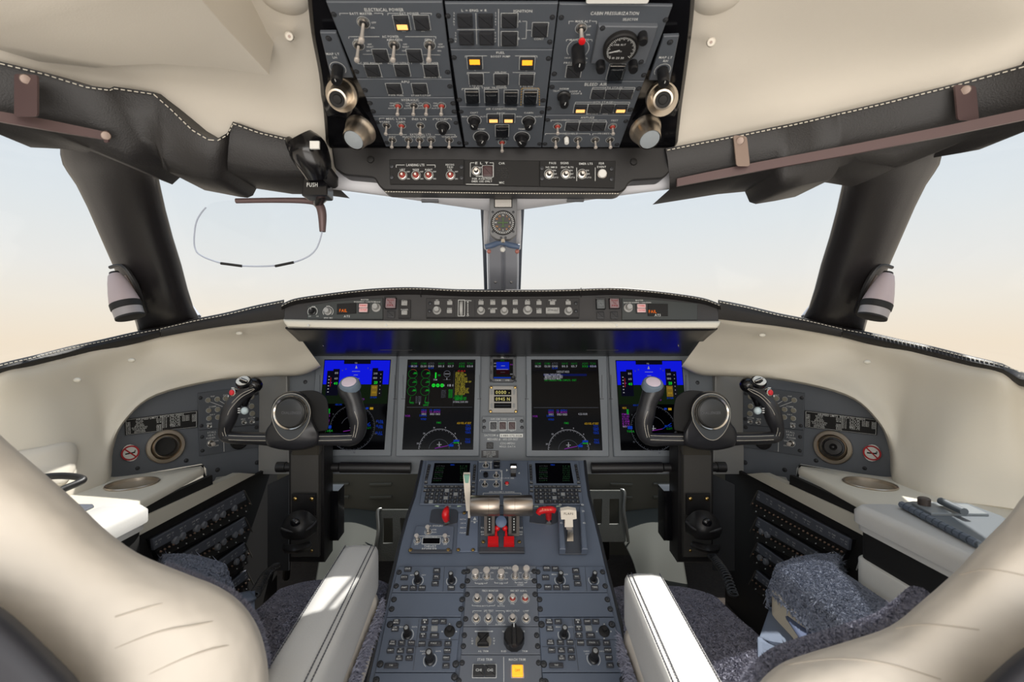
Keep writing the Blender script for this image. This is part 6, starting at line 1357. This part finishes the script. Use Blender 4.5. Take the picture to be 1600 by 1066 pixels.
p.poly_part('trim_recess', [(743, 999), (747, 991.5), (763, 991.5), (768, 999), (767, 1008), (762, 1012), (748, 1012), (743, 1008)], 0, .0008, mat('recess_light', (120, 118, 112), .5), .0004)
kx, ky = p.k(755, 1002); p.part('aileron_trim_knob', unit('ailk', lambda: MB(BLKM).prism(roundpoly([(-1.1, .9), (-.55, .35), (-.5, -.35), (-1.1, -.9), (1.1, -.9), (.5, -.35), (.55, .35), (1.1, .9)], .25), 0, 1.4, .15)), 755, 1002, (9*kx, 9*kx, .009))
p.t('L', 738, 998, 2.4); p.t('W', 738, 1002, 2.4); p.t('D', 738, 1006, 2.4); p.t('R', 772, 998, 2.4); p.t('W', 772, 1002, 2.4); p.t('D', 772, 1006, 2.4); p.t('AIL TRIM', 755, 1018, 2.8, 16)
p.knob(803, 1002, 15.5, .022, BLK, ptr=False, name='rudder_trim_knob', skirt=False)
kx, ky = p.k(803, 1002); o = p.part('knob_bar', unit('kbar', lambda: MB(BLKS).prism(roundpoly([(-.26, -1.0), (.26, -1.0), (.24, 1.02), (-.24, 1.02)], .1), 0, 1, .1).m(LET).box((0, .80, 1.0), (.09, .38, .03))), 803, 1002, (15.5*kx, 15.5*kx, .027))
p.arc(803, 1002, 18, 40, 140); p.t('NL', 787, 987, 2.4); p.t('NR', 818, 987, 2.4); p.t('RUD', 787, 1018, 2.8); p.t('TRIM', 820, 1018, 2.8)
for a in ((725.5, 993), (724, 1010), (838.5, 993), (840, 1010)): p.screw(*a, 4)
p.done()
p = ped('stabilizer_trim_panel', 'grey STAB TRIM panel with an amber lit MACH TRIM button', [(720.3, 1023.5), (844.8, 1023.5), (850, 1112), (712, 1112)], MG, 'switch panel')
p.t('STAB TRIM', 757.5, 1031, 3.8, 23); p.t('MACH TRIM', 808, 1031, 3.8, 26); p.frame(757, 1049, 37, 21, .9)
p.btn(748, 1049, 17, 18, outline=False, txt='CH1', th=4); p.btn(766, 1049, 17, 18, outline=False, txt='CH2', th=4); p.line((787, 1027), (787.3, 1066), .9)
p.btn(808.5, 1049.5, 17, 18, m=AMBER, txt='OFF', txm=mat('amber_print', (220, 110, 20), .5), th=3.6)
for a in ((722, 1036), (841.5, 1036), (717, 1064), (846.5, 1064)): p.screw(*a, 4)
p.done()
# ================================================================ SIDE CONSOLES
LZ = CAMZ-.311
def onz(px, py, z):
    d = Vector(((px-CX)/F, 1, -(py-CY)/F)); return CAM+d*((z-CAMZ)/d.z)
for s, mir in (('left', False), ('right', True)):
    X = (lambda x: x) if not mir else (lambda x: 1566-x)
    sg = -1 if not mir else 1
    e = empty('side_console', Vector((sg*.8, .9, LZ)), 'cream leather ledge with round cup holder along the %s cockpit wall' % s, 'console')
    poly = [(-.745, 1.155), (-.728, 1.13), (-.69, .84), (-.665, .12), (-1.06, .12), (-1.06, .9), (-.93, 1.06), (-.88, 1.06)]
    poly = roundpoly(poly, .012, 3); c = (-.80, 1.0); r = .046
    angs = sorted(math.atan2(y-c[1], x-c[0]) for x, y in poly); full = sorted(set([round(a, 4) for a in angs]+[round(-math.pi+2*math.pi*i/72, 4) for i in range(72)]))
    def ray(a, pl):
        d = Vector((math.cos(a), math.sin(a))); best = None
        for i in range(len(pl)):
            p0 = Vector(pl[i]); p1 = Vector(pl[(i+1) % len(pl)]); ed = p1-p0; den = d.x*ed.y-d.y*ed.x
            if abs(den) < 1e-12: continue
            w_ = p0-Vector(c); t = (w_.x*ed.y-w_.y*ed.x)/den; u = (w_.x*d.y-w_.y*d.x)/den
            if t > 0 and -1e-6 <= u <= 1+1e-6 and (best is None or t < best): best = t
        return Vector(c)+d*(best or .1)
    po = [ray(a, poly) for a in full]; pin = [ray(a, inset(poly, .006)) for a in full]
    rings = [[(p.x, p.y, LZ-.016) for p in po], [(p.x, p.y, LZ-.006) for p in po], [(p.x*.35+q.x*.65, p.y*.35+q.y*.65, LZ-.002) for p, q in zip(po, pin)], [(p.x, p.y, LZ) for p in pin], [(c[0]+r*math.cos(a), c[1]+r*math.sin(a), LZ) for a in full]]
    MB(LEDGE, mir).loft(rings, caps=False).build('ledge', e, smooth=50)
    M = Matrix.Translation((c[0], c[1], LZ)); q = MB(NICK, mir).lathe([(r*.995, -.001), (r*1.06, .002), (r*1.03, .0035), (r*.96, .002), (r*.95, -.004)], 40, M, caps=False); q.m(mat('cup_metal', (214, 206, 194), .3, .8)).lathe([(r*.955, -.002), (r*.93, -.038), (r*.05, -.040)], 40, M, caps=False)
    e2 = empty('cup_holder', Vector((sg*.80, 1.0, LZ)), 'round polished metal cup holder set in the %s cream ledge' % s, 'cup holder', 'cup holders'); q.build('cup', e2)
    # lower cream rail
    a = [P(375, 739, 1.235), P(205, 817, .872), P(208, 842, .877), P(399, 741, 1.313)]
    o = MB(LEDGE, mir).loft([a, [p+Vector((-.02, 0, 0)) for p in a]]).build('console_rail'); tag(o, 'sloping cream rail above the circuit breakers on the %s wall' % s, 'rail')
    # storage box with padded lid
    e = empty('storage_box', Vector((sg*.68, .62, LZ-.3)), 'white leather storage box with padded lid and black band beside the %s seat' % s, 'storage box')
    def rbox(x0, x1, y0, y1, z0, z1, m, nm, rr=.02, bv=.008):
        return MB(m, mir).prism(roundpoly([(x0, y0), (x1, y0), (x1, y1), (x0, y1)], rr, 5), z0, z1, bv).build(nm, e, smooth=50)
    rbox(-.735, -.642, .12, .855, LZ-.018, LZ+.012, WHITEL, 'lid', .03, .010); rbox(-.73, -.646, .12, .848, LZ-.03, LZ-.017, WHITEL, 'lid_lip', .028, .002)
    rbox(-.725, -.652, .12, .842, LZ-.082, LZ-.03, BLKM, 'dark_band', .02, .001); rbox(-.73, -.645, .12, .848, .0, LZ-.08, mat('box_white', (214, 214, 210), .5, bump=.1, bscale=400), 'box_body', .028, .003)
    # circuit breaker panels on the black side wall
    va = Vector((sg*.70, 1.0, .4)); WP = Plane(va, va+Vector((0, -sg*-.3, 0)) if not mir else va+Vector((0, -.3, 0)), va+Vector((0, 0, .1)))
    ROW = [([(380, 766), (236, 843), (238, 860), (383, 781)], [(388, 787), (248, 862)], 22, [(364, 794), (346, 804), (335, 809), (316, 820.5), (305, 826), (282, 838), (271.5, 845)], 'topmost of the stack'),
           ([(381, 808), (244, 889), (246, 902), (384, 822)], [(386, 828), (290, 880)], 15, [(374, 831), (365, 836), (347, 847), (338, 855)], 'second from the top of the stack'),
           ([(381, 848), (330, 884), (332, 896), (385, 860)], [(387, 866), (340, 899)], 8, [(376.5, 872), (367.5, 878)], 'third from the top of the stack'),
           ([(383, 891), (345, 922), (347, 932), (386, 903)], [(388, 907), (352, 936)], 7, [], 'lowest of the stack')]
    for strip, br_, n, disc, w_ in ROW:
        full_ = [strip[0], strip[1], (br_[1][0]+1, br_[1][1]+12), (br_[0][0]+2, br_[0][1]+14)]
        q = Pan('breaker_panel', 'black circuit breaker panel on the %s wall, %s' % (s, w_), 'breaker panel', WP, [(X(x), y) for x, y in full_], BLKS, th=.012, off=.006, group='circuit breaker panels')
        q.poly_part('label_strip', [(X(x), y) for x, y in strip], -.002, .004, mat('strip_grey', (84, 88, 98), .5), .001)
        q.z = .0044
        for i in range(n):
            t = (i+.5)/n; x0 = strip[0][0]*(1-t)+strip[1][0]*t+1; y0 = strip[0][1]*(1-t)+strip[1][1]*t+5.5
            if i % 3 != 1: q.t(('AC', 'FUEL', 'LTS', 'DC', 'PUMP', 'NAV', 'AUX')[i % 7], X(x0), y0, 2.2); q.t(('BUS', 'L', '1', 'ESS', 'R', '2')[i % 6], X(x0+.5), y0+4, 2)
        for i in range(n):
            t = i/(n-1); x0, y0 = br_[0][0]*(1-t)+br_[1][0]*t, br_[0][1]*(1-t)+br_[1][1]*t; kx, ky = q.k(X(x0), y0)
            q.part('circuit_breaker', unit('cb', lambda: MB(BLKM).lathe([(1, 0), (.95, .6), (.6, .7)], 10).m(mat('cb_tip', (120, 98, 84), .5)).lathe([(.55, .6), (.5, 1.3), (.3, 1.5)], 8)), X(x0), y0, (.0042,)*3)
            q.z = .0006
            if i % 2: q.fillq([(X(x0+2), y0+8), (X(x0+4), y0+8), (X(x0+4), y0+9.6), (X(x0+2), y0+9.6)], LET)
        for x0, y0 in (disc if not mir else [d_ for d_ in disc[:2] if w_ != 'topmost of the stack']):
            q.part('round_breaker', unit('cbr', lambda: MB(mat('cb_disc', (112, 116, 124), .5)).lathe([(1, 0), (.95, .8), (.8, 1)], 18)), X(x0), y0, (.0085, .0085, .008))
        q.done()
        ek = MB(mat('edge_light', (70, 68, 64), .5), mir).tube([P(strip[0][0]+1, strip[0][1], 0) if False else WP.hit(X(strip[0][0]+2), strip[0][1]+1, .012), WP.hit(X(strip[0][0]+13), strip[0][1]+23, .012)], .0016, 6)
        ek.mir = False; ek.build('edge_bracket', q.root)
    # black side plate in the footwell
    a = [P(451, 742, 1.33), P(418, 758, 1.30), P(418, 892, 1.30), P(451, 892, 1.33)]
    o = MB(mat('plate_dark', (44, 46, 50), .5), mir).loft([a, [p+Vector((0, .006, 0)) for p in a]]).build('footwell_plate'); tag(o, 'dark grey metal plate beside the %s control column in the footwell' % s, 'plate')
MB(LET).text('A', 0, 0, .019, .016, 0, M=Matrix.Translation((.699, (.699)/(1342-CX)*F, CAMZ-(886-CY)*.699/(1342-CX))) @ Matrix(((0, 0, -1, 0), (-1, 0, 0, 0), (0, 1, 0, 0), (0, 0, 0, 1)))).build('panel_letter'); tag(bpy.data.objects['panel_letter'], 'white letter A on the black right wall beside the storage box', 'letter')
# tray on the right ledge, plate on the left one
e = empty('chart_holder', onz(1480, 815, LZ), 'grey metal chart holder plate with clip bar lying on the right cream ledge', 'chart holder')
CHG = mat('holder_grey', (88, 96, 103), .5)
q = [onz(x, y, LZ+.020) for x, y in ((1408, 787), (1425, 784.5), (1512, 788), (1566, 808), (1600, 830), (1528, 851))]
MB(CHG).prism([(p.x, p.y) for p in q], LZ+.0125, LZ+.022, .002).build('base_plate', e)
q = [onz(x, y, LZ+.026) for x, y in ((1425, 785), (1512, 788), (1545, 803), (1455, 802))]
MB(mat('holder_light', (132, 138, 142), .4, .2)).prism([(p.x, p.y) for p in q], LZ+.021, LZ+.026, .001).build('clip_plate', e)
MB(CHG).tube([onz(1470, 783, LZ+.034), onz(1507, 800, LZ+.034)], .006, 12).build('clip_bar', e)
MB(mat('holder_knob', (70, 62, 58), .4)).lathe([(.009, 0), (.009, .012), (.007, .014)], 18, Matrix.Translation(onz(1444, 790, LZ+.025))).build('knob', e)
hb = MB(mat('hinge_grey', (96, 106, 120), .45))
for i in range(12):
    t0, t1 = i/12, (i+.8)/12; a, c = onz(1409, 788.5, LZ+.019), onz(1530, 851, LZ+.019); hb.tube([a.lerp(c, t0), a.lerp(c, t1)], .006, 8)
hb.build('hinge', e)
q = [onz(x, y, LZ+.004) for x, y in ((20, 787), (145, 787.5), (147, 790), (110, 807), (60, 832))]
o = MB(mat('plate_blue', (92, 97, 108), .5)).prism([(p.x, p.y) for p in q], LZ, LZ+.004, .001).build('ledge_plate'); tag(o, 'flat dark grey plate on the left cream ledge under the black handle', 'plate')
e = empty('grab_handle', P(120, 748, .86), 'black padded grab handle loop on the left wall above the ledge', 'handle')
MB(BLKS).tube([P(-40, 752, .83), P(45, 748, .85), P(85, 744, .86), P(112, 744.5, .86), P(128, 748, .85), P(126, 753, .84), P(100, 764, .815), P(70, 778, .79), P(30, 800, .77)], .0062, 14, smooth=50).build('loop', e, smooth=80)
def wallhit(x, y, off):
    d = P(x, y, 1)-CAM; h = WALLT.ray_cast(CAM, d.normalized())
    p = h[0] if h[0] else P(x, y, .9)
    return p+(CAM-p).normalized()*off
pc = [(-70, 722), (-20, 712), (30, 704), (70, 697), (100, 691), (115, 693), (122, 703), (121, 720), (116, 738), (106, 752), (90, 760), (50, 765), (0, 769), (-70, 772)]
pc = [(p.x, p.y) for p in cat_rom([Vector(p) for p in pc+[pc[0]]], 60)[:-1]]
def padring(t, off): return [wallhit(x+(30-x)*t, y+(732-y)*t, off) for x, y in pc]
o = MB(CREAM).loft([padring(0, -.004), padring(0, .006), padring(.03, .012), padring(.12, .017), padring(.5, .021), padring(.9, .022)]).build('wall_pad', smooth=60); tag(o, 'padded cream leather cushion panel on the left wall behind the black handle', 'pad')
for i, (x, y, D, t) in enumerate(((206, 563, 1.10, 'left wall, front of two'), (121, 594, 1.0, 'left wall, rear of two'), (374, 521, 1.17, 'left wall beside the glareshield'), (1355, 566, 1.10, 'right wall, rear of two'), (1191, 524, 1.17, 'right wall, front of two'))):
    c = P(x, y, D-.006); o = MB(LEDGE).ball(c, .0085, 16, (1, .6, .6)).build('button_stud'); tag(o, 'cream button stud on the ' + t, 'stud', 'wall studs')

# ================================================================ FOOTWELL
for s, mir, dy, dD in (('left', False, 0, 0), ('right', True, -30, .06)):
    names = (('inner', [(590, 797), (646, 797), (650, 877), (588, 877)]), ('outer', [(430, 797), (480, 797), (480, 878), (418, 878)]))
    for nm, qd in names[:2 if not mir else 1]:
        e = empty('rudder_pedal', P((qd[0][0]+qd[1][0])/2 if not mir else 1566-620, 877+dy, 1.5), 'ribbed grey metal rudder pedal in the %s footwell, %s of the column' % (s, {('left', 'inner'): 'right', ('left', 'outer'): 'left', ('right', 'inner'): 'left'}[(s, nm)]), 'pedal', 'rudder pedals')
        f = lambda u, v, d=0: P(*( (Vector(qd[0]).lerp(Vector(qd[1]), u)).lerp(Vector(qd[3]).lerp(Vector(qd[2]), u), v) + Vector((0, dy)) ), 1.50+dD+d-.06*v)
        b = MB(mat('pedal_grey', (84, 86, 82), .45, .4, bump=.4, bscale=260), mir)
        for u0, v0, u1, v1 in ((0, 0, 1, .16), (0, .16, .16, .66), (.42, .16, .62, .66), (.86, .16, 1, .66), (0, .66, 1, 1)):
            a = [f(u0, v0), f(u1, v0), f(u1, v1), f(u0, v1)]; b.loft([[p+Vector((0, .008, 0)) for p in a], a])
        b.build('tread', e, smooth=20)
        MB(mat('pedal_rim', (120, 120, 116), .35, .6), mir).tube([f(.1, -.02, -.01), f(.0, .04, -.02), f(.03, .4, -.03), f(-.02, .7, -.03), f(-.06, 1, -.02)], .005, 8, smooth=20).build('side_rim', e)
        MB(BLKM, mir).tube([f(.5, .9, .01), f(.5, 1.3, .12)], .012, 8).build('pedal_arm', e)
for s, mir in (('left', False), ('right', True)):
    o = patch([[(505, 800, 1.70), (545, 797, 1.72), (600, 803, 1.70)], [(505, 830, 1.56), (550, 826, 1.55), (596, 838, 1.56)], [(500, 872, 1.36), (545, 868, 1.34), (575, 882, 1.36)], [(490, 930, 1.2), (540, 930, 1.2), (560, 940, 1.2)]], 20, 20, KICK, 'heel_ramp', solid=.006, mir=mir)
    tag(o, 'smooth grey sloping heel ramp on the %s footwell floor' % s, 'ramp')
    o = MB(OLIVE, mir)
    for y0, y1 in ((758, 757), (778, 777)):
        for x0, x1 in ((505, 545), (578, 612)): o.tube([P(x0, y0, 1.755), P(x1, y1, 1.755)], .006, 6)
    S(o.build('trim_%d' % (12 if not mir else 13)))
for s, pts in (('left', [(432, 884, 1.12), (418, 896, 1.06), (408, 912, 1.0), (398, 930, .95)]), ('right', [(1112, 868, 1.14), (1122, 880, 1.10), (1135, 900, 1.05), (1146, 930, 1.0)])):
    q = cat_rom([P(*p) for p in pts], 220); h = []
    for i, p in enumerate(q):
        a = i*.55; h.append(p+Vector((math.cos(a), math.sin(a)*.5, math.sin(a)*.3))*.0095)
    o = MB(BLKS).tube(h, .003, 6).build('coiled_cord'); tag(o, 'black coiled cord hanging beside the %s control column' % s, 'cord', 'coiled cords')
# ================================================================ SEATS
def sm(x): x = min(1, max(0, x)); return x*x*(3-2*x)
for s, mir in (('left', False), ('right', True)):
    X = (lambda x: x) if not mir else (lambda x: 1566-x)
    sg = -1 if not mir else 1
    e = empty('pilot_seat', Vector((sg*.4, .7, 0)), 'cream leather %s pilot seat with grey sheepskin cushion and white inner armrest' % s, 'seat', 'pilot seats')
    # cushion
    xo, xi, Dm = (.515, .225, 1.115) if not mir else (.485, .205, 1.085); zt = CAMZ-.525
    def cush(u, v):
        x = xi+(xo-xi)*u; df = Dm-.10*abs(2*u-1)**3.2-(.03 if u > .5 else 0)*(2*u-1)**2; D_ = .50+(df-.50)*min(1, v/.92)
        z = zt+.018*math.sin(v*5)-.11*sm((v-.86)/.14)-.10*sm((.10-u)/.10)-.10*sm((u-.9)/.10)-.018*math.sin(math.pi*u)
        return Vector((-x, D_, z))
    MB(WOOL, mir).grid(lambda u, v: cush(u, v)+Vector((0, 0, .0012*math.sin(70*u+31*v)*math.sin(53*v-20*u))), 70, 90).build('sheepskin_cushion', e, smooth=80)
    fur(cush, 30000, WOOL, 'sheepskin_pile', e, .0085, .0019, v=(.1, 1), mir=mir)
    MB(SEATL, mir).prism(roundpoly([(-xo+.02, .45), (-xi-.02, .45), (-xi-.03, 1.04), (-xo+.03, 1.04)], .05, 5), .08, zt-.06, .02).build('seat_base', e, smooth=50)
    MB(BLKM, mir).prism([(-xo+.06, .5), (-xi-.05, .5), (-xi-.05, .95), (-xo+.06, .95)], FZ+.001, .1).build('pedestal_base', e)
    # inner armrest
    A0, A1 = ((.317, .243, .925), (.286, .209, .40)) if not mir else ((.284, .214, .812), (.256, .186, .36))
    za = CAMZ-.405; rings = []; h = .082
    for t in (0, .006, .02, .05, .1, .25, .5, .75, 1):
        xa = A0[0]*(1-t)+A1[0]*t; xb = A0[1]*(1-t)+A1[1]*t; D_ = A0[2]*(1-t)+A1[2]*t; k = {0: .72, .006: .88, .02: .97}.get(t, 1.0); cx_ = (xa+xb)/2; hw = (xa-xb)/2
        pr = [(-hw, -h), (-hw, -.022), (-hw*.97, -.009), (-hw*.86, -.002), (-hw*.4, .001), (hw*.4, .001), (hw*.86, -.002), (hw*.97, -.009), (hw, -.022), (hw, -h)]
        zc = -h/2
        rings.append([Vector((-(cx_+a*k), D_, za+zc+(z_-zc)*k)) for a, z_ in pr])
    arm = MB(WHITEL, mir).loft(rings).build('inner_armrest', e, smooth=50)
    for a_ in (-.80, -.62, .80): 
        pts = []
        for t in (.02, .25, .5, .75, 1): xa = A0[0]*(1-t)+A1[0]*t; xb = A0[1]*(1-t)+A1[1]*t; pts.append(Vector((-((xa+xb)/2+a_*(xa-xb)/2), A0[2]*(1-t)+A1[2]*t, za+(-.0008 if abs(a_) > .7 else .0012))))
        stitches(pts, DSTITCH, 'stitching', arm, 90, .0009, mir=mir)
    sx = .243 if not mir else .214; Dn = .87 if not mir else .76
    MB(SEATL, mir).rows([[Vector((-sx-.03, Dn+.02, za-.075)), Vector((-sx-.028, Dn-.25, za-.075)), Vector((-sx-.012, Dn-.5, za-.075))], [Vector((-sx+.008, Dn+.01, za-.085)), Vector((-sx+.016, Dn-.25, za-.085)), Vector((-sx+.03, Dn-.5, za-.085))],
        [Vector((-sx+.010, Dn-.01, za-.16)), Vector((-sx+.02, Dn-.25, za-.16)), Vector((-sx+.034, Dn-.5, za-.16))], [Vector((-sx-.002, Dn-.03, za-.18)), Vector((-sx+.01, Dn-.25, za-.18)), Vector((-sx+.02, Dn-.5, za-.18))]], 20, 20).build('armrest_side', e, solid=.02, smooth=60)
    def strip(u, v): return Vector((-sx+.012+.022*u+.004, Dn+.01-.55*u, za-.085-.035*v))
    fur(strip, 2600, WOOL, 'sheepskin_trim', e, .010, .002, mir=mir)
    # outboard armrest with sheepskin
    def oarm(u, v):
        x = .495+(.14+.055*sm((v-.8)/.16))*u; D_ = .45+(.915-.055*(1-u)-.45)*min(1, v/.93); 
        return Vector((-x, D_, CAMZ-.425-.04*sm((.14-u)/.14)-.06*sm((u-.9)/.1)-.032*sm((v-.92)/.08)+.012*math.sin(math.pi*u)))
    MB(WOOLB, mir).grid(lambda u, v: oarm(u, v)+Vector((0, 0, .001*math.sin(80*u+31*v)*math.sin(63*v-20*u))), 40, 60).build('outer_armrest_cover', e, smooth=80)
    fur(oarm, 16000, WOOLB, 'armrest_pile', e, .0085, .0019, v=(.1, 1), mir=mir)
    MB(mat('armrest_cream', (206, 196, 176), .55, bump=.15, bscale=400), mir).prism(roundpoly([(-.635, .40), (-.505, .40), (-.497, .858), (-.56, .876), (-.64, .90)], .02, 4), CAMZ-.60, CAMZ-.44, .02).build('outer_armrest', e, smooth=50)
    # backrest
    if not mir:
        E = [(-330, 530), (-190, 570), (-90, 628), (-40, 668), (0, 705), (50, 748), (100, 792), (150, 840), (199, 876), (245, 897), (290, 915), (330, 931), (362, 953), (385, 984), (398, 1020), (404, 1066), (404, 1150)]; anc = (-140, 1240); D0 = .47
    else:
        E = [(1900, 560), (1770, 625), (1690, 690), (1640, 735), (1600, 774), (1575, 807), (1531, 852), (1493, 893), (1441, 939), (1390, 979), (1322, 1003), (1263, 1021), (1219, 1038), (1186, 1068), (1170, 1110), (1165, 1170)]; anc = (1700, 1260); D0 = .47
    def brow(t, dd): return [(x+(anc[0]-x)*t, y+(anc[1]-y)*t, D0+dd) for x, y in E]
    bk = MB(SEATL).rows([brow(.05, .15), brow(.012, .10), brow(.0, .05), brow(.006, .022), brow(.03, .0), brow(.15, -.03), brow(.45, -.05), brow(1.0, -.055)], 60, 42)
    tree = BVHTree.FromPolygons([Vector(v) for v in bk.v], bk.f)
    br = bk.build('backrest', e, solid=.01, smooth=80)
    SEAMS = ([(398, 1006), (350, 1010), (290, 1028), (220, 1060)], [(376, 962), (310, 976), (240, 990), (150, 1026)], [(334, 934), (260, 942), (180, 964)]) if not mir else ([(1225, 1040), (1300, 1030), (1380, 1036), (1470, 1062)], [(1400, 982), (1450, 976), (1530, 984)], [(1500, 898), (1545, 890), (1604, 900)])
    for sm_ in SEAMS:
        pts = []
        for x, y in [(p.x, p.y) for p in cat_rom([Vector(q) for q in sm_], 24)]:
            h = tree.ray_cast(CAM, (P(x, y, 1)-CAM).normalized())
            if h[0]: pts.append(h[0]+(CAM-h[0]).normalized()*(.0112 if not mir else .0002))
        if len(pts) > 3: MB(mat('seat_seam', (190, 180, 166), .7)).tube(pts, .0007, 6).build('seam', br)
    fe = cat_rom([P(x+(6 if not mir else -5)*(1 if y > 880 else .15), y-(3 if not mir else 6)*(1 if y > 880 else .15), D0+(.10 if not mir else .06)) for x, y in (E[9:] if not mir else E[8:])], 80)
    def fr(u, v):
        i = min(int(u*80), 79); p = fe[i].lerp(fe[i+1], u*80-i); a = v*2*math.pi; return p+Vector((math.cos(a)*.006, math.sin(a)*.014, math.cos(a)*.008))*(1 if mir else .8)
    MB(WOOL).grid(fr, 80, 12).build('sheepskin_back', e, smooth=80)
    fur(fr, 9000, WOOL, 'back_pile', e, .0055, .0013)
    sh = [(-120, 900), (-60, 920), (0, 952), (40, 985), (80, 1024), (122, 1068), (150, 1130)] if not mir else [(1700, 960), (1650, 985), (1600, 1016), (1570, 1040), (1540, 1068), (1515, 1095), (1500, 1130)]
    r0 = [(x, y, .385) for x, y in sh]; r1 = [(x+(-30 if not mir else 30), y+60, .36) for x, y in sh]; r2 = [(x+(-200 if not mir else 200), y+260, .35) for x, y in sh]; r_ = [(x, y+3, .43) for x, y in sh]
    MB(mat('seat_shell', (46, 46, 52), .6)).rows([r_, r0, r1, r2], 20, 12).build('back_shell', e, smooth=60)
    # seat belts
    q = empty('seat_belt', Vector((sg*.48, .75, zt)), 'blue grey woven seat belt lying at the outer edge of the %s sheepskin seat' % s, 'seat belt', 'seat belts')
    if mir:
        patch([[(1202, 951, .87), (1222, 957, .87)], [(1186, 1000, .78), (1240, 1005, .78)], [(1183, 1002, .775), (1240, 1020, .775)], [(1186, 1110, .66), (1240, 1110, .66)]], 8, 16, BELT, 'strap', q, solid=.004)
        patch([[(1228, 967, .80), (1262, 960, .80)], [(1250, 1000, .74), (1290, 985, .74)], [(1275, 1040, .68), (1310, 1020, .68)]], 8, 10, mat('belt_blue', (84, 96, 126), .8, bump=.3, bscale=900), 'lap_strap', q, solid=.004)
    else:
        patch([[(356, 936, .86), (398, 926, .90)], [(362, 965, .82), (398, 955, .84)], [(376, 1010, .76), (402, 1000, .78)], [(400, 1070, .7), (425, 1060, .7)]], 8, 14, BELT, 'strap', q, solid=.004)
        patch([[(352, 935, .85), (390, 927, .88)], [(362, 948, .83), (400, 938, .86)]], 6, 4, mat('belt_dark', (88, 98, 114), .8, bump=.3, bscale=900), 'lap_strap', q, solid=.005)
